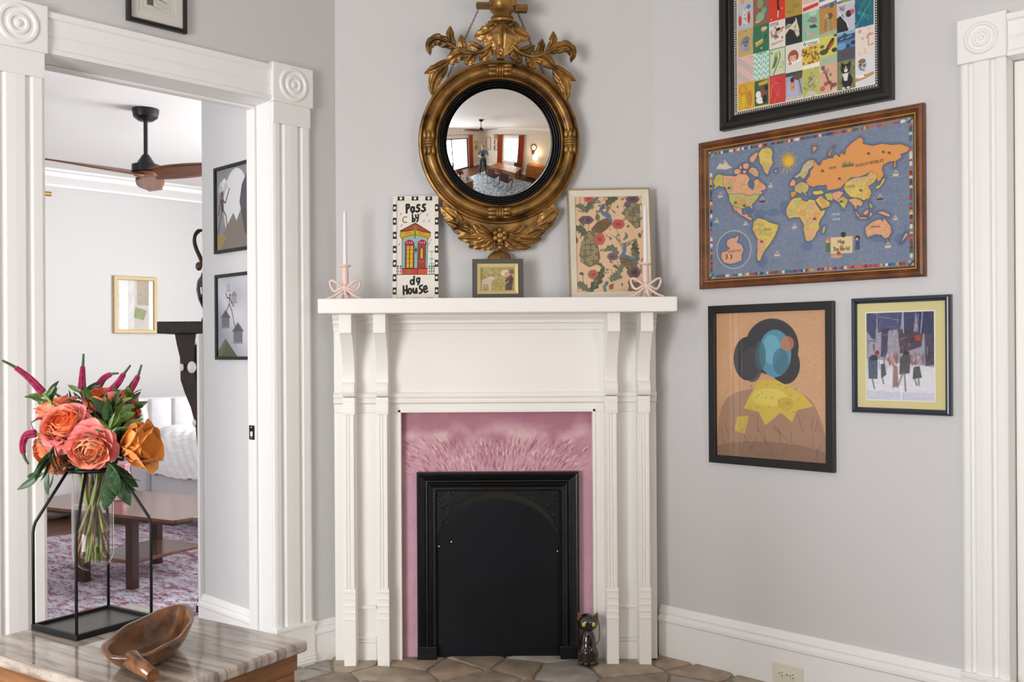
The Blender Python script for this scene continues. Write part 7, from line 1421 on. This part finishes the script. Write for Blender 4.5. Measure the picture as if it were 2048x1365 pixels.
for z0, z1 in ((.66, 1.35), (1.41, 2.12)):
    for sg in (-1, 1): MB().box(min(wc + sg * .02, wc + sg * (ww / 2 - .045)), max(wc + sg * .02, wc + sg * (ww / 2 - .045)), .073, .077, z0, z1).build('pane', M_PANE, wn)
MB().box(wc - ww / 2 - .1, wc + ww / 2 + .1, -.06, .05, .58, .62).build('window_sill', M_TRIM, wn, bevel=.005)
# garden shrub outside the window
gb = thing('garden_tree', 'leafy green tree outside the window behind the camera', 'tree', FC.w(wc + .25, 1.15, 0)); mb = MB(); rg = random.Random(3)
for i in range(900):
    c = Vector((rg.gauss(0, .42), rg.gauss(0, .16), 1.75 + rg.gauss(0, .38))); a = Vector((rg.uniform(-1, 1), rg.uniform(-1, 1), rg.uniform(-1, 1))).normalized(); b_ = a.orthogonal().normalized() * .03; mb.add([c - a * .06, c + b_, c + a * .06, c - b_], [(0, 1, 2, 3)])
o = mb.build('foliage', mat('garden_leaf', '#7d9a58', .6, col2='#56753a', scale=6), gb); o['kind'] = 'stuff'; MB().tube([(0, 0, 0), (.04, 0, .9), (-.02, 0, 1.7)], [.05, .04, .02], 8).build('trunk', mat('bark', '#5d4a3a', .9), gb)
# curtains and rods
M_CUR = mat('rust_orange_linen', '#c4562a', .8, sheen=.3, var=.12, scale=12)
def curtain(fr, x, w, label, wh=2.32):
    t = thing('curtain', label, 'curtain', fr.w(x, -.10, 0), fr.a, 'rust orange curtains'); n = 60
    mb = MB(); mb.grid(lambda i, j: (-w / 2 + w * i / (n - 1) * (1 + .10 * (1 - j / 12)), -.02 * 0 + .035 * math.sin(i * 1.05) * (.7 + .3 * (1 - j / 12)), .02 + (wh - .02) * j / 12), n, 13)
    o = mb.build('panel', M_CUR, t, smooth=True); q = o.modifiers.new('thick', 'SOLIDIFY'); q.thickness = .004
    for i in range(5): MB().tube([(-w / 2 + w * (i + .5) / 5 + .0, .022 * math.cos(p), wh + .005 + .022 * math.sin(p)) for p in [2 * PI * k / 12 for k in range(12)]], .003, 5, closed=True).build('curtain_ring', M_BLACK, t)
curtain(FC, U - 1.83, .34, 'rust orange curtain left of the window behind the camera'); curtain(FC, U - 3.34, .34, 'rust orange curtain right of the window behind the camera'); curtain(FB, 1.20, .36, 'rust orange curtain beside the glass door behind the camera')
def rod(fr, x0, x1, label):
    t = thing('curtain_rod', label, 'curtain rod', fr.w(0, -.10, 2.345), fr.a); MB().tube([(x0, 0, 0), (x1, 0, 0)], .011, 10).build('rod', M_BLACK, t, smooth='auto')
    for x in (x0, x1): MB().ball((x, 0, 0), .024, n=12, m=8).build('finial', M_BLACK, t, smooth=True)
    for x in (x0 + .06, x1 - .06): MB().box(x - .008, x + .008, 0, .10, -.008, .008).build('bracket', M_BLACK, t)
rod(FC, U - 3.62, U - 1.58, 'black curtain rod over the window behind the camera'); rod(FB, .95, 4.1, 'black curtain rod over the glass door behind the camera')
# pictures
def pic(fr, x, z, w, h, label, fm, bg, cs, seed, fw=.03):
    cv = Cv(60, int(60 * h / w), bg); r = random.Random(seed)
    for _ in range(14): cv.ell((r.uniform(10, 50), r.uniform(10, cv.h - 10)), r.uniform(3, 12), r.uniform(3, 9), r.choice(cs), .6, r.uniform(0, 3), raw=True)
    framed('framed_print', label, 'picture', fr, (x - w / 2, x + w / 2, z - h / 2, z + h / 2), [(0, 0), (0, .02), (.003, .024), (fw - .003, .024), (fw, .02), (fw, 0)], fm, cv, inner=fw)
pic(FC, U - .72, 1.70, .46, .95, 'large pale print in a black frame behind the camera', M_BLACK, '#e3d8c6', ['#d9c9b0', '#e8e0d0', '#cdbfa8'], 1)
MWOOD = mat('small_wood_frame', '#6d4a2c', .5)
for z, lb, bg in ((2.22, 'topmost of three small pictures beside the curtain', '#b9a27a'), (1.82, 'middle of three small pictures beside the curtain', '#a8752c'), (1.42, 'lowest of three small pictures beside the curtain', '#4f4a46')): pic(FC, U - 1.40, z, .32, .34, lb, MWOOD, bg, ['#8a6a3a', '#d9c08a', '#4a3a2c', '#b98a4a'], int(z * 100), .022)
pic(FB, .62, 1.55, .45, .80, 'yellow botanical print near the glass door', mat('pale_frame', '#d9cdb4', .5), '#e6d69a', ['#4f5a3a', '#c9b56a', '#8a8a4a'], 6, .02)
# wall clock and lamp
ck = thing('wall_clock', 'wooden drop-dial wall clock beyond the orange curtain', 'clock', FC.w(U - 4.12, 0, 1.70), FC.a); MC = mat('clock_walnut', '#4a2c1c', .35)
MB().lathe([(.0002, 0), (.19, 0), (.19, .03), (.17, .05), (.15, .05), (.145, .03)], 40, (0, 0, 0), 'y', cap=False).build('case', MC, ck, smooth='auto'); MB().lathe([(.146, .028), (.0002, .030)], 40, (0, 0, 0), 'y').build('dial', mat('clock_dial', '#efe8d8', .5), ck)
MB().prism([(-.10, -.15), (.10, -.15), (.07, -.36), (0, -.42), (-.07, -.36)], -.06, 0, 'y').build('drop_box', MC, ck, bevel=.005)
for a, l in ((.6, .08), (2.4, .12)): MB().box(-.004, .004, -.036, -.032, 0, l).build('hand', M_BLACK, ck, rot=(0, a, 0))
lp = thing('table_lamp', 'lit table lamp with white drum shade on the sideboard', 'lamp', FC.w(U - 4.30, -.26, .80), 0)
MB().lathe([(.07, 0), (.075, .015), (.02, .03), (.035, .10), (.05, .16), (.03, .24), (.012, .28), (.012, .34)], 24).build('base', mat('lamp_ceramic', '#d9d2c4', .3), lp, smooth=True); MB().lathe([(.15, .32), (.13, .56)], 32, cap=False).build('shade', mat_emit('lit_linen_shade', '#ffe9c4', 2.2), lp, smooth=True)
pl = bpy.data.lights.new('lamp_bulb', 'POINT'); pl.energy = 7; pl.color = (1, .78, .5); pl.shadow_soft_size = .05; po = bpy.data.objects.new('lamp_bulb', pl); COL.objects.link(po); po.location = FC.w(U - 4.30, -.26, 1.42)
sb = thing('sideboard', 'warm orange wooden sideboard under the lamp', 'sideboard', FC.w(U - 4.45, -.26, 0), FC.a); MO = mat('honey_teak', '#b9742f', .4, col2='#9a5a22', scale=4, stretch=(1, 1, 8))
MB().box(-.55, .55, -.22, .22, .14, .80).build('carcass', MO, sb, bevel=.006)
for x in (-.27, .27): d = MB().box(x - .25, x + .25, -.232, -.22, .18, .76).build('cabinet_door', MO, sb, bevel=.004); MB().ball((x + (.2 if x < 0 else -.2), -.245, .5), .014).build('knob', mat('brass', '#b08d4a', .3, 1), d, smooth=True)
for x in (-.5, .5):
    for y in (-.18, .18): MB().lathe([(.012, 0), (.02, .14)], 10, (x, y, 0)).build('leg', MO, sb)
# dining rug, table and chairs
def spk_rug():
    m = mat('blue_grey_rug', '#c9cdd2', .95, col2='#6d7f92', scale=9, bump=.4, bscale=120); return m
DT = Vector((1.12, .35, 0)); ang = math.radians(45)
rg2 = thing('dining_rug', 'blue and grey speckled rug under the dining table', 'rug', Vector((.72, .75, 0)), ang); MB().box(-1.7, 1.5, -1.15, 1.15, .001, .010).build('pile', spk_rug(), rg2, bevel=.003)
dt = thing('dining_table', 'honey coloured wooden dining table by the window', 'table', DT + Vector((0, 0, .0105)), ang)
MB().box(-.72, .72, -.42, .42, .715, .745).build('tabletop', MO, dt, bevel=.012)
for x in (-.62, .62):
    for y in (-.34, .34): MB().tube([(x * .9, y * .85, .715), (x * 1.02, y, 0)], [.026, .016], 10).build('leg', MO, dt, smooth='auto')
def chair(x, y, rz, label):
    t = thing('dining_chair', label, 'chair', DT + Vector((math.cos(ang) * x - math.sin(ang) * y, math.sin(ang) * x + math.cos(ang) * y, .0105)), ang + rz, 'dining chairs'); ML = mat('brown_leather', '#4a2c22', .45)
    MB().box(-.22, .22, -.22, .22, .42, .48).build('seat', ML, t, bevel=.02); MB().prism([(-.22, .46), (.22, .46), (.21, .82), (-.21, .82)], .20, .245, 'y').build('backrest', ML, t, bevel=.02)
    for sx in (-.2, .2): MB().tube([(sx, .2, .46), (sx, .22, .01), (sx, -.2, .01), (sx, -.2, .42)], .009, 8).build('leg_frame', M_BLACK, t)
chair(-.25, .62, 0, 'brown leather dining chair with its back to the window, nearer the corner'); chair(.42, .62, 0, 'brown leather dining chair with its back to the window, nearer the lamp'); chair(.30, -.66, PI, 'brown leather dining chair on the room side of the dining table')
ceiling_fan('ceiling_fan', 'walnut ceiling fan over the room behind the camera', (-.05, 1.0, CEIL), 40)
# ---- photographer and tripod
tp = thing('camera_tripod', 'black camera on a tripod facing the mirror', 'tripod', (0, -.10, 0)); MT = mat('tripod_black', '#16171a', .45)
for a in (90, 210, 330): A = math.radians(a); MB().tube([(0, 0, .98), (.34 * math.cos(A), .30 * math.sin(A) + .02, .012)], [.018, .011], 10).build('leg', MT, tp, smooth='auto')
MB().tube([(0, 0, .85), (0, 0, 1.17)], .015, 10).build('centre_column', MT, tp); MB().box(-.075, .075, -.045, .03, 1.19, 1.30).build('camera_body', MT, tp, bevel=.01); MB().ball((0, 0, 1.175), .028).build('ball_head', MT, tp, smooth=True)
def person():
    t = thing('person', 'person in a grey-blue shirt and dark jeans bending over the camera tripod', 'person', (.03, -.52, 0))
    V_ = {}; E_ = []
    def skin(name, vs, es, m, root=0, sub=1):
        me = bpy.data.meshes.new(name); me.from_pydata([v[:3] for v in vs], es, []); o = bpy.data.objects.new(name, me); COL.objects.link(o); o.parent = t; me.materials.append(m)
        s = o.modifiers.new('skin', 'SKIN'); me.skin_vertices[0].data[root].use_root = True
        for i, v in enumerate(vs): r = v[3] if isinstance(v[3], tuple) else (v[3], v[3]); me.skin_vertices[0].data[i].radius = r
        u = o.modifiers.new('sub', 'SUBSURF'); u.levels = u.render_levels = sub
        for p in me.polygons: p.use_smooth = True
        s.use_smooth_shade = True; return o
    MSH, MJ, MSK, MHR = mat('blue_grey_shirt', '#66727f', .8), mat('dark_jeans', '#2a2f3a', .8), mat('skin', '#d2a184', .55), mat('sandy_hair', '#a88a5c', .7)
    # one continuous body: pelvis 0, spine, neck, head, arms, legs
    vs = [(0, 0, .96, (.16, .11)), (0, .04, 1.14, (.155, .11)), (0, .10, 1.34, (.17, .115)), (0, .14, 1.45, (.11, .08)), (0, .20, 1.53, .055), (0, .25, 1.60, (.075, .09)), (0, .27, 1.70, (.07, .085)),
          (-.20, .13, 1.42, .062), (-.27, .20, 1.20, .048), (-.12, .38, 1.17, .034), (-.09, .41, 1.18, .030), (.20, .13, 1.42, .062), (.27, .20, 1.20, .048), (.12, .38, 1.17, .034), (.09, .41, 1.18, .030),
          (-.11, 0, .88, .092), (-.15, .02, .50, .062), (-.18, -.04, .09, .042), (-.19, .10, .045, .038), (.11, 0, .88, .092), (.15, .02, .50, .062), (.18, -.04, .09, .042), (.19, .10, .045, .038)]
    es = [(0, 1), (1, 2), (2, 3), (3, 4), (4, 5), (5, 6), (2, 7), (7, 8), (8, 9), (9, 10), (2, 11), (11, 12), (12, 13), (13, 14), (0, 15), (15, 16), (16, 17), (17, 18), (0, 19), (19, 20), (20, 21), (21, 22)]
    b = skin('body', vs, es, MSH, 0, 2)
    dg = bpy.context.evaluated_depsgraph_get(); me = bpy.data.meshes.new_from_object(b.evaluated_get(dg)); b.modifiers.clear(); b.data = me; me.materials.clear()
    for m in (MSH, MJ, MSK, mat('dark_shoes', '#1d1b1a', .6)): me.materials.append(m)
    for p in me.polygons:
        c = p.center; p.use_smooth = True
        p.material_index = 3 if c.z < .10 else 1 if c.z < .99 and abs(c.y) < .3 and not (c.y > .22) else 2 if (c.z > 1.49 or (c.y > .27 and c.z < 1.3)) else 0
    MB().ball((0, .245, 1.70), .090, .105, .095, 16, 12).build('hair', MHR, t, smooth=True)
    for sg in (-1, 1):
        MB().ball((sg * .032, .352, 1.66), .012, .008, .009, 8, 6).build('eye', mat('eye_dark', '#2a211c', .2), t, smooth=True); MB().ball((sg * .088, .262, 1.65), .012, .018, .028, 8, 6).build('ear', MSK, t, smooth=True)
        for f_ in range(4): MB().tube([(sg * (.085 - .0), .42, 1.200 - .016 * f_), (sg * .055, .448, 1.202 - .016 * f_), (sg * .030, .442, 1.200 - .016 * f_)], [.0085, .008, .0065], 8).build('finger', MSK, t, smooth=True)
        MB().tube([(sg * .085, .405, 1.205), (sg * .06, .40, 1.225), (sg * .04, .405, 1.235)], [.010, .009, .007], 8).build('thumb', MSK, t, smooth=True)
    MB().ball((0, .368, 1.635), .012, .016, .018, 8, 6).build('nose', MSK, t, smooth=True); MB().ball((0, .352, 1.598), .022, .006, .005, 8, 6).build('mouth', mat('lip', '#a8685c', .5), t, smooth=True)
person()
